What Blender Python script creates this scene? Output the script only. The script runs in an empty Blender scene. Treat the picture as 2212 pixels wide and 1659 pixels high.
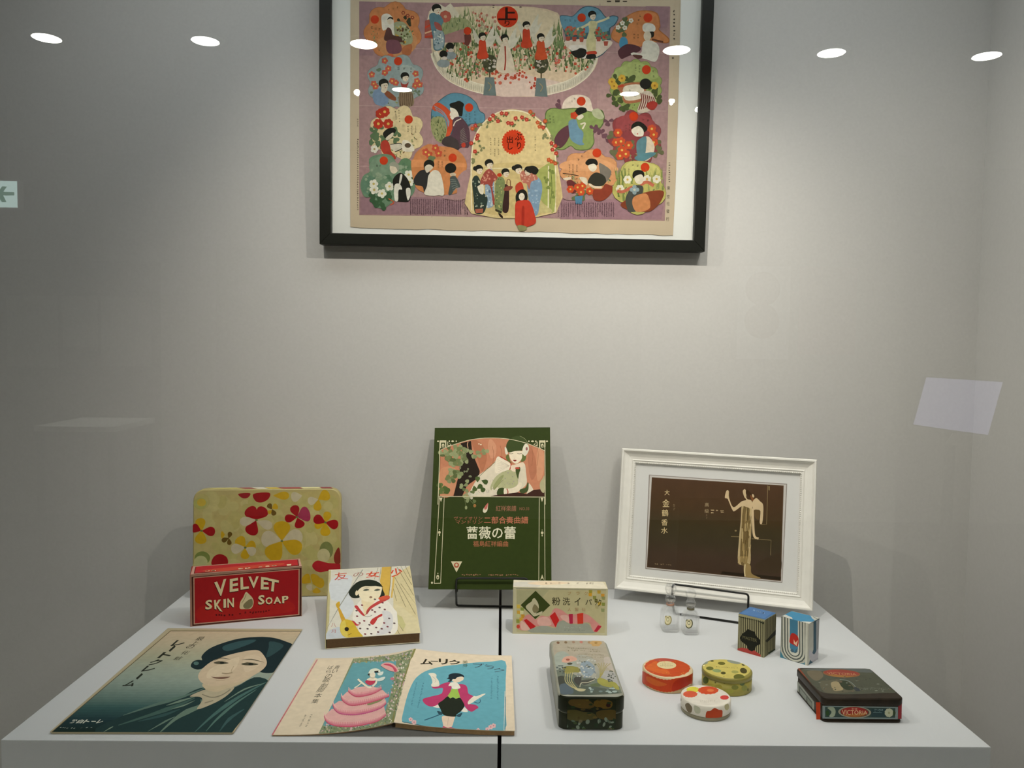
import bpy, bmesh, math, random
import numpy as np
from mathutils import Vector, Matrix
from mathutils.geometry import tessellate_polygon

# ------------------------------------------------------------------ camera
FPX, CX, CY = 1720.0, 1106.0, 829.5          # focal length and centre for a 2212 x 1659 frame
ZC = 1.335                                    # eye height above the floor
TZ = 0.850                                    # height of the plinth tops
def _axes(vp=(1084.0, 739.0), roll=0.0135):
    d = np.array([vp[0]-CX, vp[1]-CY, FPX]); d /= np.linalg.norm(d)
    x = np.array([1.0, math.tan(roll), 0.0]); x[2] = -(x[0]*d[0]+x[1]*d[1])/d[2]; x /= np.linalg.norm(x)
    z = np.cross(x, d)
    if z[1] > 0: z = -z
    return np.array([x, d, z])
RW = _axes()
EYE = np.array([0.0, 0.0, ZC])
cam_d = bpy.data.cameras.new('camera'); cam = bpy.data.objects.new('camera', cam_d)
bpy.context.scene.collection.objects.link(cam)
cam_d.sensor_width = 36.0; cam_d.lens = 36.0*FPX/2212.0; cam_d.clip_start = 0.01; cam_d.clip_end = 100
_r, _dn, _f = RW@np.array([1,0,0.]), RW@np.array([0,1,0.]), RW@np.array([0,0,1.])
M = Matrix.Identity(4)
for i in range(3):
    M[i][0] = _r[i]; M[i][1] = -_dn[i]; M[i][2] = -_f[i]; M[i][3] = EYE[i]
cam.matrix_world = M
SC = bpy.context.scene
SC.camera = cam

# ------------------------------------------------------------------ world, exposure, case lights
w = bpy.data.worlds.new('world'); SC.world = w; w.use_nodes = True
w.node_tree.nodes['Background'].inputs[0].default_value = (0.75, 0.85, 1.0, 1)
w.node_tree.nodes['Background'].inputs[1].default_value = 0.02
SC.view_settings.view_transform = 'Standard'; SC.view_settings.look = 'None'
SC.view_settings.exposure = 0.0; SC.view_settings.gamma = 1.0
SC.view_settings.use_curve_mapping = False
SC.cycles.use_light_tree = False; SC.cycles.max_bounces = 5; SC.cycles.diffuse_bounces = 3; SC.cycles.glossy_bounces = 3; SC.cycles.transparent_max_bounces = 10
#            x      y     z(above eye)  watts  aim (x, y, z above eye)  cone  colour
CASE_SPOTS = [(-0.380, 0.95, 0.600, 7.6, ( 0.02, 1.55, -0.14), 116, (1.0, 0.945, 0.865)),
              ( 0.170, 0.95, 0.600, 12.5, ( 0.14, 1.55, -0.12), 116, (1.0, 0.940, 0.865)),
              ( 0.428, 0.95, 0.595, 3.6, ( 0.20, 1.30, -0.48), 125, (1.0, 0.96, 0.89)),
              ( 0.491, 0.95, 0.574, 5.6, ( 0.80, 1.50, -0.30), 125, (1.0, 0.96, 0.89))]
FILL_WATT = 4.6; FILL_COLOUR = (0.92, 0.97, 1.0)      # added cool fill light in the showcase ceiling
ROOM_LAMP_X = (-2.067, -1.356, -0.643, 0.777, 1.485, 2.199)
ROOM_LAMP_STRENGTH = 46.0; ROOM_LAMP_WATT = 36.0

# ------------------------------------------------------------------ helpers
COL = SC.collection
def lin(c):
    c = c/255.0
    return c/12.92 if c <= 0.04045 else ((c+0.055)/1.055)**2.4
def hexl(h, gain=1.0):
    h = h.lstrip('#')
    return tuple(min(0.93, lin(int(h[i:i+2], 16))*gain) for i in (0, 2, 4))
def ray(px, py):
    return RW@np.array([px-CX, py-CY, FPX])
def onz(px, py, z):                # point on the horizontal plane at world height z
    r = ray(px, py); return EYE + r*((z-ZC)/r[2])
def ony(px, py, y):
    r = ray(px, py); return EYE + r*(y/r[1])
_mats = {}
def mat(name, col, rough=0.6, metal=0.0, spec=0.4, noise=0.0, nscale=40, bump=0.0, gain=1.0, coat=0.0):
    if name in _mats: return _mats[name]
    m = bpy.data.materials.new(name); m.use_nodes = True; nt = m.node_tree
    b = nt.nodes['Principled BSDF']
    c = hexl(col, gain) if isinstance(col, str) else col
    b.inputs['Base Color'].default_value = (*c, 1)
    b.inputs['Roughness'].default_value = rough; b.inputs['Metallic'].default_value = metal
    b.inputs['Specular IOR Level'].default_value = spec
    b.inputs['Coat Weight'].default_value = coat
    if noise or bump:
        tc = nt.nodes.new('ShaderNodeTexCoord'); n = nt.nodes.new('ShaderNodeTexNoise')
        n.inputs['Scale'].default_value = nscale; n.inputs['Detail'].default_value = 5
        nt.links.new(tc.outputs['Object'], n.inputs['Vector'])
        if noise:
            r = nt.nodes.new('ShaderNodeMapRange'); r.inputs[1].default_value = 0.25; r.inputs[2].default_value = 0.75
            r.inputs[3].default_value = 1-noise; r.inputs[4].default_value = 1+noise
            nt.links.new(n.outputs['Fac'], r.inputs[0])
            x = nt.nodes.new('ShaderNodeVectorMath'); x.operation = 'SCALE'
            x.inputs[0].default_value = c
            nt.links.new(r.outputs[0], x.inputs['Scale']); nt.links.new(x.outputs[0], b.inputs['Base Color'])
        if bump:
            bp = nt.nodes.new('ShaderNodeBump'); bp.inputs['Strength'].default_value = bump; bp.inputs['Distance'].default_value = 0.001
            nt.links.new(n.outputs['Fac'], bp.inputs['Height']); nt.links.new(bp.outputs[0], b.inputs['Normal'])
    _mats[name] = m
    return m
def print_mat(name='printed_ink', rough=0.55, spec=0.3, coat=0.0, mottle=0.10, nscale=90):
    """ink on paper or tin: the pigment of each printed shape comes from its colour attribute"""
    if name in _mats: return _mats[name]
    m = bpy.data.materials.new(name); m.use_nodes = True; nt = m.node_tree
    b = nt.nodes['Principled BSDF']; b.inputs['Roughness'].default_value = rough
    b.inputs['Specular IOR Level'].default_value = spec; b.inputs['Coat Weight'].default_value = coat
    b.inputs['Coat Roughness'].default_value = 0.15
    a = nt.nodes.new('ShaderNodeVertexColor'); a.layer_name = 'ink'
    tc = nt.nodes.new('ShaderNodeTexCoord'); n = nt.nodes.new('ShaderNodeTexNoise')
    n.inputs['Scale'].default_value = nscale; n.inputs['Detail'].default_value = 6
    nt.links.new(tc.outputs['Object'], n.inputs['Vector'])
    r = nt.nodes.new('ShaderNodeMapRange'); r.inputs[1].default_value = 0.25; r.inputs[2].default_value = 0.75
    r.inputs[3].default_value = 1-mottle; r.inputs[4].default_value = 1+mottle
    nt.links.new(n.outputs['Fac'], r.inputs[0])
    x = nt.nodes.new('ShaderNodeVectorMath'); x.operation = 'SCALE'
    nt.links.new(a.outputs['Color'], x.inputs[0]); nt.links.new(r.outputs[0], x.inputs['Scale'])
    nt.links.new(x.outputs[0], b.inputs['Base Color'])
    _mats[name] = m
    return m
def emat(name, col, strength):
    if name in _mats: return _mats[name]
    m = bpy.data.materials.new(name); m.use_nodes = True; nt = m.node_tree; nt.nodes.clear()
    e = nt.nodes.new('ShaderNodeEmission'); o = nt.nodes.new('ShaderNodeOutputMaterial')
    e.inputs[0].default_value = (*hexl(col), 1); e.inputs[1].default_value = strength
    nt.links.new(e.outputs[0], o.inputs[0]); m.cycles.emission_sampling = 'NONE'; _mats[name] = m
    return m
def clear_mat(name, gain, tint=(1, 1, 1), ior=1.5):
    """thin clear sheet: lets light straight through and mirrors a Fresnel share of it"""
    if name in _mats: return _mats[name]
    m = bpy.data.materials.new(name); m.use_nodes = True; nt = m.node_tree; nt.nodes.clear()
    o = nt.nodes.new('ShaderNodeOutputMaterial'); mx = nt.nodes.new('ShaderNodeMixShader')
    t = nt.nodes.new('ShaderNodeBsdfTransparent'); t.inputs[0].default_value = (*tint, 1)
    if gain > 0:
        g = nt.nodes.new('ShaderNodeBsdfGlossy'); g.inputs['Roughness'].default_value = 0.0
        fr = nt.nodes.new('ShaderNodeFresnel'); fr.inputs[0].default_value = ior
        ml = nt.nodes.new('ShaderNodeMath'); ml.operation = 'MULTIPLY'; ml.inputs[1].default_value = gain; ml.use_clamp = True
        ge = nt.nodes.new('ShaderNodeNewGeometry'); iv = nt.nodes.new('ShaderNodeMath'); iv.operation = 'SUBTRACT'; iv.inputs[0].default_value = 1.0
        nt.links.new(ge.outputs['Backfacing'], iv.inputs[1])          # one outer face stands for both sides of the thin sheet
        m2 = nt.nodes.new('ShaderNodeMath'); m2.operation = 'MULTIPLY'
        nt.links.new(fr.outputs[0], ml.inputs[0]); nt.links.new(ml.outputs[0], m2.inputs[0]); nt.links.new(iv.outputs[0], m2.inputs[1]); nt.links.new(m2.outputs[0], mx.inputs[0])
        nt.links.new(t.outputs[0], mx.inputs[1]); nt.links.new(g.outputs[0], mx.inputs[2])
        nt.links.new(mx.outputs[0], o.inputs[0])
    else:
        nt.links.new(t.outputs[0], o.inputs[0])
    _mats[name] = m
    return m

def tag(o, label=None, cat=None, group=None, kind=None):
    if label: o['label'] = label
    if cat: o['category'] = cat
    if group: o['group'] = group
    if kind: o['kind'] = kind
    return o
def thing(name, loc, label, cat, group=None):
    o = bpy.data.objects.new(name, None); COL.objects.link(o)
    o.location = tuple(float(v) for v in loc); o.empty_display_size = 0.02
    return tag(o, label, cat, group)
def _world_loc(o):
    p = np.zeros(3)
    while o is not None:
        p += np.array(o.location); o = o.parent
    return p
def link(name, me, mats, parent=None, at=None, smooth=False):
    """verts are given in world space; the object's origin goes to `at` (or the parent's origin)"""
    base = _world_loc(parent) if parent is not None else np.zeros(3)
    org = np.array(at, float) if at is not None else base
    for v in me.vertices: v.co = Vector(np.array(v.co) - org)
    if not isinstance(mats, (list, tuple)): mats = [mats]
    for m in mats: me.materials.append(m)
    if smooth:
        for p in me.polygons: p.use_smooth = True
    o = bpy.data.objects.new(name, me); COL.objects.link(o)
    if parent is not None: o.parent = parent
    o.location = Vector(org-base)
    return o
def mesh(name, verts, faces, mats, parent=None, at=None, smooth=False, bevel=0.0, seg=2):
    bm = bmesh.new(); vs = [bm.verts.new(tuple(float(c) for c in v)) for v in verts]
    for f in faces:
        try: bm.faces.new([vs[i] for i in f])
        except ValueError: pass
    bmesh.ops.recalc_face_normals(bm, faces=bm.faces)
    if bevel > 0:
        bmesh.ops.bevel(bm, geom=list(bm.edges), offset=bevel, segments=seg, profile=0.7, affect='EDGES', clamp_overlap=True)
    me = bpy.data.meshes.new(name); bm.to_mesh(me); bm.free()
    return link(name, me, mats, parent, at, smooth)
V = lambda *a: np.array(a, float)
BOXF = [(0,1,2,3),(7,6,5,4),(0,4,5,1),(1,5,6,2),(2,6,7,3),(3,7,4,0)]
def obox(name, o, a, b, c, mats, parent=None, bevel=0.0, at=None, smooth=False, seg=2):
    """box from corner o with edge vectors a, b, c"""
    o, a, b, c = map(np.array, (o, a, b, c))
    vs = [o, o+a, o+a+b, o+b, o+c, o+a+c, o+a+b+c, o+b+c]
    return mesh(name, vs, BOXF, mats, parent, at, smooth, bevel, seg)
def abox(name, p0, p1, mats, parent=None, bevel=0.0, at=None):
    p0, p1 = np.array(p0, float), np.array(p1, float); d = p1-p0
    return obox(name, p0, V(d[0],0,0), V(0,d[1],0), V(0,0,d[2]), mats, parent, bevel, at)
def prism(name, outline, vec, mats, parent=None, bevel=0.0, smooth=False, at=None, seg=2):
    """closed outline of 3-D points pushed along vec; rim edges bevelled"""
    n = len(outline); vec = np.array(vec)
    vs = [np.array(p) for p in outline] + [np.array(p)+vec for p in outline]
    bm = bmesh.new(); bv = [bm.verts.new(tuple(v)) for v in vs]
    f0 = bm.faces.new(bv[:n]); f1 = bm.faces.new(bv[n:][::-1])
    for i in range(n): bm.faces.new([bv[i], bv[(i+1) % n], bv[n+(i+1) % n], bv[n+i]])
    bmesh.ops.recalc_face_normals(bm, faces=bm.faces)
    if bevel > 0:
        es = list(set(list(f0.edges)+list(f1.edges)))
        bmesh.ops.bevel(bm, geom=es, offset=bevel, segments=seg, profile=0.6, affect='EDGES', clamp_overlap=True)
    if smooth:
        for f in bm.faces: f.smooth = len(f.verts) <= 4
    me = bpy.data.meshes.new(name); bm.to_mesh(me); bm.free()
    return link(name, me, mats, parent, at)
def rrect(o, u, v, r, n=6):
    """rounded rectangle outline: corner o, edge vectors u and v, corner radius r"""
    o, u, v = map(np.array, (o, u, v)); lu, lv = np.linalg.norm(u), np.linalg.norm(v); eu, ev = u/lu, v/lv
    out = []
    for cx, cy, a0 in ((lu-r, lv-r, 0), (r, lv-r, 90), (r, r, 180), (lu-r, r, 270)):
        for k in range(n+1):
            a = math.radians(a0+90*k/n); out.append(o+eu*(cx+r*math.cos(a))+ev*(cy+r*math.sin(a)))
    return out
def lathe(name, c, prof, mats, parent=None, n=48, smooth=True, sx=1.0, sy=1.0, at=None, sq=None, cap=True):
    """profile [(r, z)] turned about the vertical through c; sq > 2 squares the section"""
    vs = []; c = np.array(c)
    for r, z in prof:
        for k in range(n):
            a = 2*math.pi*k/n; ca, sa = math.cos(a), math.sin(a)
            if sq:
                e = 2.0/sq; ca = math.copysign(abs(ca)**e, ca); sa = math.copysign(abs(sa)**e, sa)
            vs.append(c+V(r*ca*sx, r*sa*sy, z))
    fs = []; m = len(prof)
    for j in range(m-1):
        for k in range(n): fs.append((j*n+k, j*n+(k+1) % n, (j+1)*n+(k+1) % n, (j+1)*n+k))
    if cap and prof[0][0] > 1e-6: fs.append(tuple(range(n))[::-1])
    if cap and prof[-1][0] > 1e-6: fs.append(tuple((m-1)*n+k for k in range(n)))
    bm = bmesh.new(); bv = [bm.verts.new(tuple(v)) for v in vs]
    for f in fs:
        try: bm.faces.new([bv[i] for i in f])
        except ValueError: pass
    bmesh.ops.remove_doubles(bm, verts=bm.verts, dist=1e-6); bmesh.ops.recalc_face_normals(bm, faces=bm.faces)
    for f in bm.faces: f.smooth = smooth and len(f.verts) <= 4
    me = bpy.data.meshes.new(name); bm.to_mesh(me); bm.free()
    return link(name, me, mats, parent, at)
def fillet(pts, r, n=6):
    pts = [np.array(p, float) for p in pts]; out = [pts[0]]
    for i in range(1, len(pts)-1):
        a, b, c = pts[i-1], pts[i], pts[i+1]
        d1 = (a-b)/np.linalg.norm(a-b); d2 = (c-b)/np.linalg.norm(c-b)
        rr = min(r, np.linalg.norm(a-b)*0.49, np.linalg.norm(c-b)*0.49)
        for k in range(n+1):
            t = k/n; out.append((1-t)**2*(b+d1*rr)+2*t*(1-t)*b+t*t*(b+d2*rr))
    out.append(pts[-1]); return out
def tube(name, pts, r, mats, parent=None, n=10, at=None):
    """round bar through the points, closed at both ends"""
    pts = [np.array(p, float) for p in pts]; vs = []; fs = []; up = None
    for i, p in enumerate(pts):
        t = pts[min(i+1, len(pts)-1)]-pts[max(i-1, 0)]; t /= np.linalg.norm(t)
        if up is None:
            up = np.cross(t, V(0.3, 0.2, 1)); up /= np.linalg.norm(up)
        up = up-t*(up@t); up /= np.linalg.norm(up); s = np.cross(t, up)
        for k in range(n):
            a = 2*math.pi*k/n; vs.append(p+r*(math.cos(a)*up+math.sin(a)*s))
    for i in range(len(pts)-1):
        for k in range(n): fs.append((i*n+k, i*n+(k+1) % n, (i+1)*n+(k+1) % n, (i+1)*n+k))
    fs.append(tuple(range(n))); fs.append(tuple((len(pts)-1)*n+k for k in range(n)))
    return mesh(name, vs, fs, mats, parent, at, smooth=True)

# ------------------------------------------------------------------ printed artwork as thin ink shapes lying on real surfaces
class Flat:
    """flat face: corner o, unit axes eu, ev, size w x h, outward normal n"""
    def __init__(s, o, u, v, n=None, clamp=True):
        s.o = np.array(o, float); s.w = np.linalg.norm(u); s.h = np.linalg.norm(v)
        s.eu = np.array(u)/s.w; s.ev = np.array(v)/s.h
        s.n = np.cross(s.eu, s.ev) if n is None else np.array(n)
        if s.n@(s.o-EYE) > 0: s.n = -s.n
        s.clamp = clamp; s.lines = None
    def inv(s, px, py):
        r = ray(px, py); t = ((s.o-EYE)@s.n)/(r@s.n); d = EYE+r*t-s.o
        u, v = d@s.eu, d@s.ev
        if s.clamp: u = min(max(u, 0), s.w); v = min(max(v, 0), s.h)
        return u, v
    def pos(s, u, v, lift): return s.o+s.eu*u+s.ev*v+s.n*lift
class Drum:
    """upright cylinder wall: centre c, radius r, from z0 to z1"""
    def __init__(s, c, r, z0, z1, n=64):
        s.c = np.array(c, float); s.r = r; s.z0, s.z1 = z0, z1
        s.lines = [-math.pi+2*math.pi*k/n for k in range(1, n)]
    def inv(s, px, py):
        d = ray(px, py); a = d[0]**2+d[1]**2; e = EYE[:2]-s.c[:2]
        b = d[0]*e[0]+d[1]*e[1]; q = b*b-a*(e@e-s.r**2)
        t = (-b-math.sqrt(max(q, 0)))/a; p = EYE+d*t
        # angle measured from the side that faces the room (-Y)
        return math.atan2(p[0]-s.c[0], -(p[1]-s.c[1])), min(max(p[2], s.z0), s.z1)
    def pos(s, u, v, lift): return V(s.c[0]+(s.r+lift)*math.sin(u), s.c[1]-(s.r+lift)*math.cos(u), v)
def catmull(pts, closed=True, k=4):
    n = len(pts); out = []
    rng = range(n) if closed else range(n-1)
    for i in rng:
        g = lambda j: pts[j % n] if closed else pts[min(max(j, 0), n-1)]
        p0, p1, p2, p3 = g(i-1), g(i), g(i+1), g(i+2)
        for s in range(k):
            t = s/k
            out.append(tuple(0.5*(2*p1[d]+(p2[d]-p0[d])*t+(2*p0[d]-5*p1[d]+4*p2[d]-p3[d])*t*t+(3*p1[d]-p0[d]-3*p2[d]+p3[d])*t**3) for d in (0, 1)))
    if not closed: out.append(tuple(pts[-1]))
    return out
def clip_half(poly, u0, keep_greater):
    out = []; n = len(poly)
    for i in range(n):
        a, b = poly[i], poly[(i+1) % n]
        ia, ib = (a[0] >= u0) == keep_greater, (b[0] >= u0) == keep_greater
        if ia: out.append(a)
        if ia != ib:
            t = (u0-a[0])/(b[0]-a[0]); out.append((u0, a[1]+t*(b[1]-a[1])))
    return out
_glyphs = {}
def glyph(s, bold=0.0):
    key = (s, bold)
    if key in _glyphs: return _glyphs[key]
    c = bpy.data.curves.new('glyph', 'FONT'); c.body = s; c.resolution_u = 2; c.offset = bold; c.fill_mode = 'FRONT'
    o = bpy.data.objects.new('glyph', c); COL.objects.link(o)
    me = o.evaluated_get(bpy.context.evaluated_depsgraph_get()).to_mesh()
    vs = [(v.co.x, v.co.y) for v in me.vertices]; fs = [tuple(p.vertices) for p in me.polygons]
    bpy.data.objects.remove(o); bpy.data.curves.remove(c)
    xs = [v[0] for v in vs] or [0, 1]; ys = [v[1] for v in vs] or [0, 1]
    _glyphs[key] = (vs, fs, (min(xs), max(xs), min(ys), max(ys)))
    return _glyphs[key]
class Art:
    def __init__(s, surf, gain=1.45, eps=0.00001):
        s.f = surf; s.gain = gain; s.eps = eps; s.items = []; s.fr(0, 0, 1)
    def fr(s, x0, y0, k): s.x0, s.y0, s.k = x0, y0, k; return s       # traced coordinates -> photograph coordinates
    def _m(s, p): return s.f.inv(s.x0+p[0]/s.k, s.y0+p[1]/s.k)
    def _add(s, col, polys):
        b = [min(p[0] for q in polys for p in q), max(p[0] for q in polys for p in q), min(p[1] for q in polys for p in q), max(p[1] for q in polys for p in q)]
        L = 0
        for _, _, bb, l in s.items:
            if l >= L and bb[0] < b[1] and bb[1] > b[0] and bb[2] < b[3] and bb[3] > b[2]: L = l+1
        s.items.append((hexl(col, s.gain) if isinstance(col, str) else col, polys, b, L))
    def many(s, cols, polys):
        """side-by-side tints of one printed field, all in one ink layer"""
        polys = [[s._m(p) for p in q] for q in polys]; s._add((0, 0, 0), polys)
        c, p, b, l = s.items[-1]; s.items[-1] = (list(cols), p, b, l); return s
    def P(s, col, pts): s._add(col, [[s._m(p) for p in pts]]); return s
    def S(s, col, pts, k=4): return s.P(col, catmull(pts, True, k))
    def R(s, col, x0, y0, x1, y1): return s.P(col, [(x0, y0), (x1, y0), (x1, y1), (x0, y1)])
    def E(s, col, x, y, rx, ry=None, rot=0, n=18):
        ry = rx if ry is None else ry; c, q = math.cos(math.radians(rot)), math.sin(math.radians(rot)); pts = []
        for k in range(n):
            a = 2*math.pi*k/n; X, Y = rx*math.cos(a), ry*math.sin(a); pts.append((x+X*c-Y*q, y+X*q+Y*c))
        return s.P(col, pts)
    def L(s, col, wd, pts, smooth=True, taper=False):
        if smooth and len(pts) > 2: pts = catmull(pts, False, 4)
        l, r = [], []; n = len(pts)
        for i, p in enumerate(pts):
            a, b = pts[max(i-1, 0)], pts[min(i+1, n-1)]; dx, dy = b[0]-a[0], b[1]-a[1]; d = math.hypot(dx, dy) or 1
            h = wd/2*((1-abs(2*i/(n-1)-1)*0.85) if taper else 1)
            l.append((p[0]-dy/d*h, p[1]+dx/d*h)); r.append((p[0]+dy/d*h, p[1]-dx/d*h))
        s._add(col, [[s._m(q) for q in (l[i], l[i+1], r[i+1], r[i])] for i in range(n-1)]); return s
    def petal(s, col, x0, y0, x1, y1, wd):
        """teardrop from its tip (x0, y0) to the round end (x1, y1)"""
        dx, dy = x1-x0, y1-y0; pts = []
        for t, h in ((0, 0.04), (0.22, 0.24), (0.48, 0.46), (0.72, 0.52), (0.92, 0.36), (1, 0.0), (0.92, -0.36), (0.72, -0.52), (0.48, -0.46), (0.22, -0.24), (0, -0.04)):
            d = math.hypot(dx, dy); pts.append((x0+dx*t-dy/d*h*wd, y0+dy*t+dx/d*h*wd))
        return s.S(col, pts, 2)
    def flower(s, col, x, y, r, n=5, core='#d9b24a', rot=0, ry=1.0):
        for k in range(n):
            a = 2*math.pi*k/n+rot; s.E(col, x+0.58*r*math.cos(a), y+0.58*r*math.sin(a)*ry, 0.45*r, 0.45*r*ry, n=8)
        if core: s.E(core, x, y, 0.28*r, 0.28*r*ry, n=8)
        return s
    def T(s, col, txt, q, bold=0.0, em=False):
        """lettering fitted to a box (x0, y0, x1, y1) or to four corners TL, TR, BR, BL"""
        vs, fs, (a, b, c, d) = glyph(txt, bold)
        if em: c, d = min(c, -0.12), max(d, 0.80)
        if not isinstance(q[0], (tuple, list)): q = ((q[0], q[1]), (q[2], q[1]), (q[2], q[3]), (q[0], q[3]))
        def mp(p):
            u = (p[0]-a)/max(b-a, 1e-6); v = (d-p[1])/max(d-c, 1e-6)
            return tuple((q[0][k]*(1-u)+q[1][k]*u)*(1-v)+(q[3][k]*(1-u)+q[2][k]*u)*v for k in (0, 1))
        mv = [s._m(mp(p)) for p in vs]
        if fs: s._add(col, [[mv[i] for i in f] for f in fs])
        return s
    def marks(s, col, q, rows, cols, fill=0.62, seed=1, vertical=True):
        """print too small to read: little ink dabs in columns inside four corners"""
        rnd = random.Random(seed); polys = []
        if not isinstance(q[0], (tuple, list)): q = ((q[0], q[1]), (q[2], q[1]), (q[2], q[3]), (q[0], q[3]))
        mp = lambda u, v: s._m(tuple((q[0][k]*(1-u)+q[1][k]*u)*(1-v)+(q[3][k]*(1-u)+q[2][k]*u)*v for k in (0, 1)))
        for i in range(cols):
            m = rows if rnd.random() < 0.8 else int(rows*rnd.uniform(0.6, 1))
            for j in range(m if vertical else rows):
                for _ in range(2):
                    u = (i+rnd.uniform(0.15, 0.4))/cols; v = (j+rnd.uniform(0.1, 0.5))/rows; du = fill*rnd.uniform(0.5, 1)/cols; dv = rnd.uniform(0.15, 0.4)/rows
                    polys.append([mp(u, v), mp(u+du, v), mp(u+du, v+dv), mp(u, v+dv)])
        s._add(col, polys); return s
    def build(s, name, parent, material, label=None, base=0.00003):
        vs, fs, cols = [], [], []
        for col, polys, _, L in s.items:
            lift = base+L*s.eps
            for ip, poly in enumerate(polys):
                parts = [poly]
                if s.f.lines:
                    parts = []; tris = [poly]
                    if len(poly) > 4:
                        tris = [[poly[i] for i in tr] for tr in tessellate_polygon([[Vector((p[0], p[1], 0)) for p in poly]])]
                    pending = tris
                for rest in (pending if s.f.lines else []):
                    for u0 in s.f.lines:
                        if not rest: break
                        if max(p[0] for p in rest) <= u0: break
                        lo = clip_half(rest, u0, False)
                        if len(lo) >= 3: parts.append(lo)
                        rest = clip_half(rest, u0, True)
                    if len(rest) >= 3: parts.append(rest)
                for q in parts:
                    p3 = [s.f.pos(p[0], p[1], lift) for p in q]
                    i0 = len(vs); vs += [tuple(p) for p in p3]
                    fs.append(list(range(i0, i0+len(q)))); cols.append(col[ip] if isinstance(col, list) else col)
        me = bpy.data.meshes.new(name); me.from_pydata(vs, [], fs)
        at = me.color_attributes.new('ink', 'FLOAT_COLOR', 'CORNER')
        buf = []
        for p, c in zip(me.polygons, cols): buf += [c[0], c[1], c[2], 1.0]*p.loop_total
        at.data.foreach_set('color', buf)
        me.validate(clean_customdata=False)
        o = link(name, me, material, parent)
        if label: o['label'] = label
        return o
def sub(t, name):
    """the part of a thing that carries a print or a label"""
    for o in t.children:
        if o.name.split('.')[0] == name: return o
    raise KeyError(name)
# ------------------------------------------------------------------ the setting
YW = 1.550            # back wall of the showcase
YG = 0.800            # its front glass
XL, XR = -1.75, 0.930
CASE_TOP = ZC+0.93
ROOM_TOP = ZC+1.348
YO = -4.40            # opposite wall of the gallery
wallm = mat('wall_cloth', '#c7c4be', rough=0.9, spec=0.15, noise=0.03, nscale=220, bump=0.08)
gal = mat('gallery_paint', '#a9a69c', rough=0.9, spec=0.2, noise=0.03, nscale=3)
floorm = mat('gallery_carpet', '#3b3834', rough=0.95, spec=0.1, noise=0.15, nscale=120, bump=0.2)
ceilm = mat('ceiling_paint', '#b9b8b2', rough=0.95, spec=0.1, noise=0.02, nscale=5)
def struct(name, p0, p1, m):
    return tag(abox(name, p0, p1, m, at=((p0[0]+p1[0])/2, (p0[1]+p1[1])/2, p0[2])), kind='structure')
struct('floor', (-4.05, -4.5, -0.06), (4.05, 1.66, 0.0), floorm)
struct('wall_back', (XL-0.05, YW, 0), (XR+0.05, YW+0.06, CASE_TOP+0.05), wallm)
struct('wall_right', (XR, YG+0.02, 0), (XR+0.05, YW, CASE_TOP), wallm)
struct('wall_left', (XL-0.05, YG+0.02, 0), (XL, YW, CASE_TOP), wallm)
struct('ceiling_showcase', (XL-0.05, YG+0.02, CASE_TOP), (XR+0.05, YW, CASE_TOP+0.05), wallm)
struct('ceiling', (-4.05, -4.5, ROOM_TOP), (4.05, YG+0.10, ROOM_TOP+0.05), ceilm)
struct('wall_opposite', (-4.05, YO-0.06, 0), (4.05, YO, ROOM_TOP), gal)
struct('wall_gallery_left', (-4.05, YO, 0), (-4.0, YG-0.02, ROOM_TOP), gal)
struct('wall_gallery_right', (4.0, YO, 0), (4.05, YG-0.02, ROOM_TOP), gal)
def front():
    vs, fs = [], []
    def b(p0, p1):
        i = len(vs); x0, y0, z0 = p0; x1, y1, z1 = p1
        vs.extend([(x0,y0,z0),(x1,y0,z0),(x1,y1,z0),(x0,y1,z0),(x0,y0,z1),(x1,y0,z1),(x1,y1,z1),(x0,y1,z1)])
        fs.extend([tuple(i+k for k in f) for f in BOXF])
    y0, y1 = YG-0.02, YG+0.02
    b((-4.0, y0, 0), (XL, y1, ROOM_TOP)); b((XR, y0, 0), (4.0, y1, ROOM_TOP))
    b((XL, y0, 0), (XR, y1, 0.35)); b((XL, y0, CASE_TOP), (XR, y1, ROOM_TOP))
    return tag(mesh('wall_front', vs, fs, gal, at=(0, YG, 0)), kind='structure')
front()
# front glass: 8 mm sheet, the mirror image of the gallery comes off its outer face
def glass():
    vs = [(XL,YG-0.004,0.35),(XR,YG-0.004,0.35),(XR,YG+0.004,0.35),(XL,YG+0.004,0.35),
          (XL,YG-0.004,CASE_TOP),(XR,YG-0.004,CASE_TOP),(XR,YG+0.004,CASE_TOP),(XL,YG+0.004,CASE_TOP)]
    o = mesh('window_1', vs, BOXF, [clear_mat('pane_body', 0.0, (0.985, 0.995, 0.985)), clear_mat('pane_face', 1.9)], at=(0, YG, 0.35))
    for p in o.data.polygons:
        p.material_index = 1 if p.normal.y < -0.9 else 0
    return tag(o, kind='structure')
glass()

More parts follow.
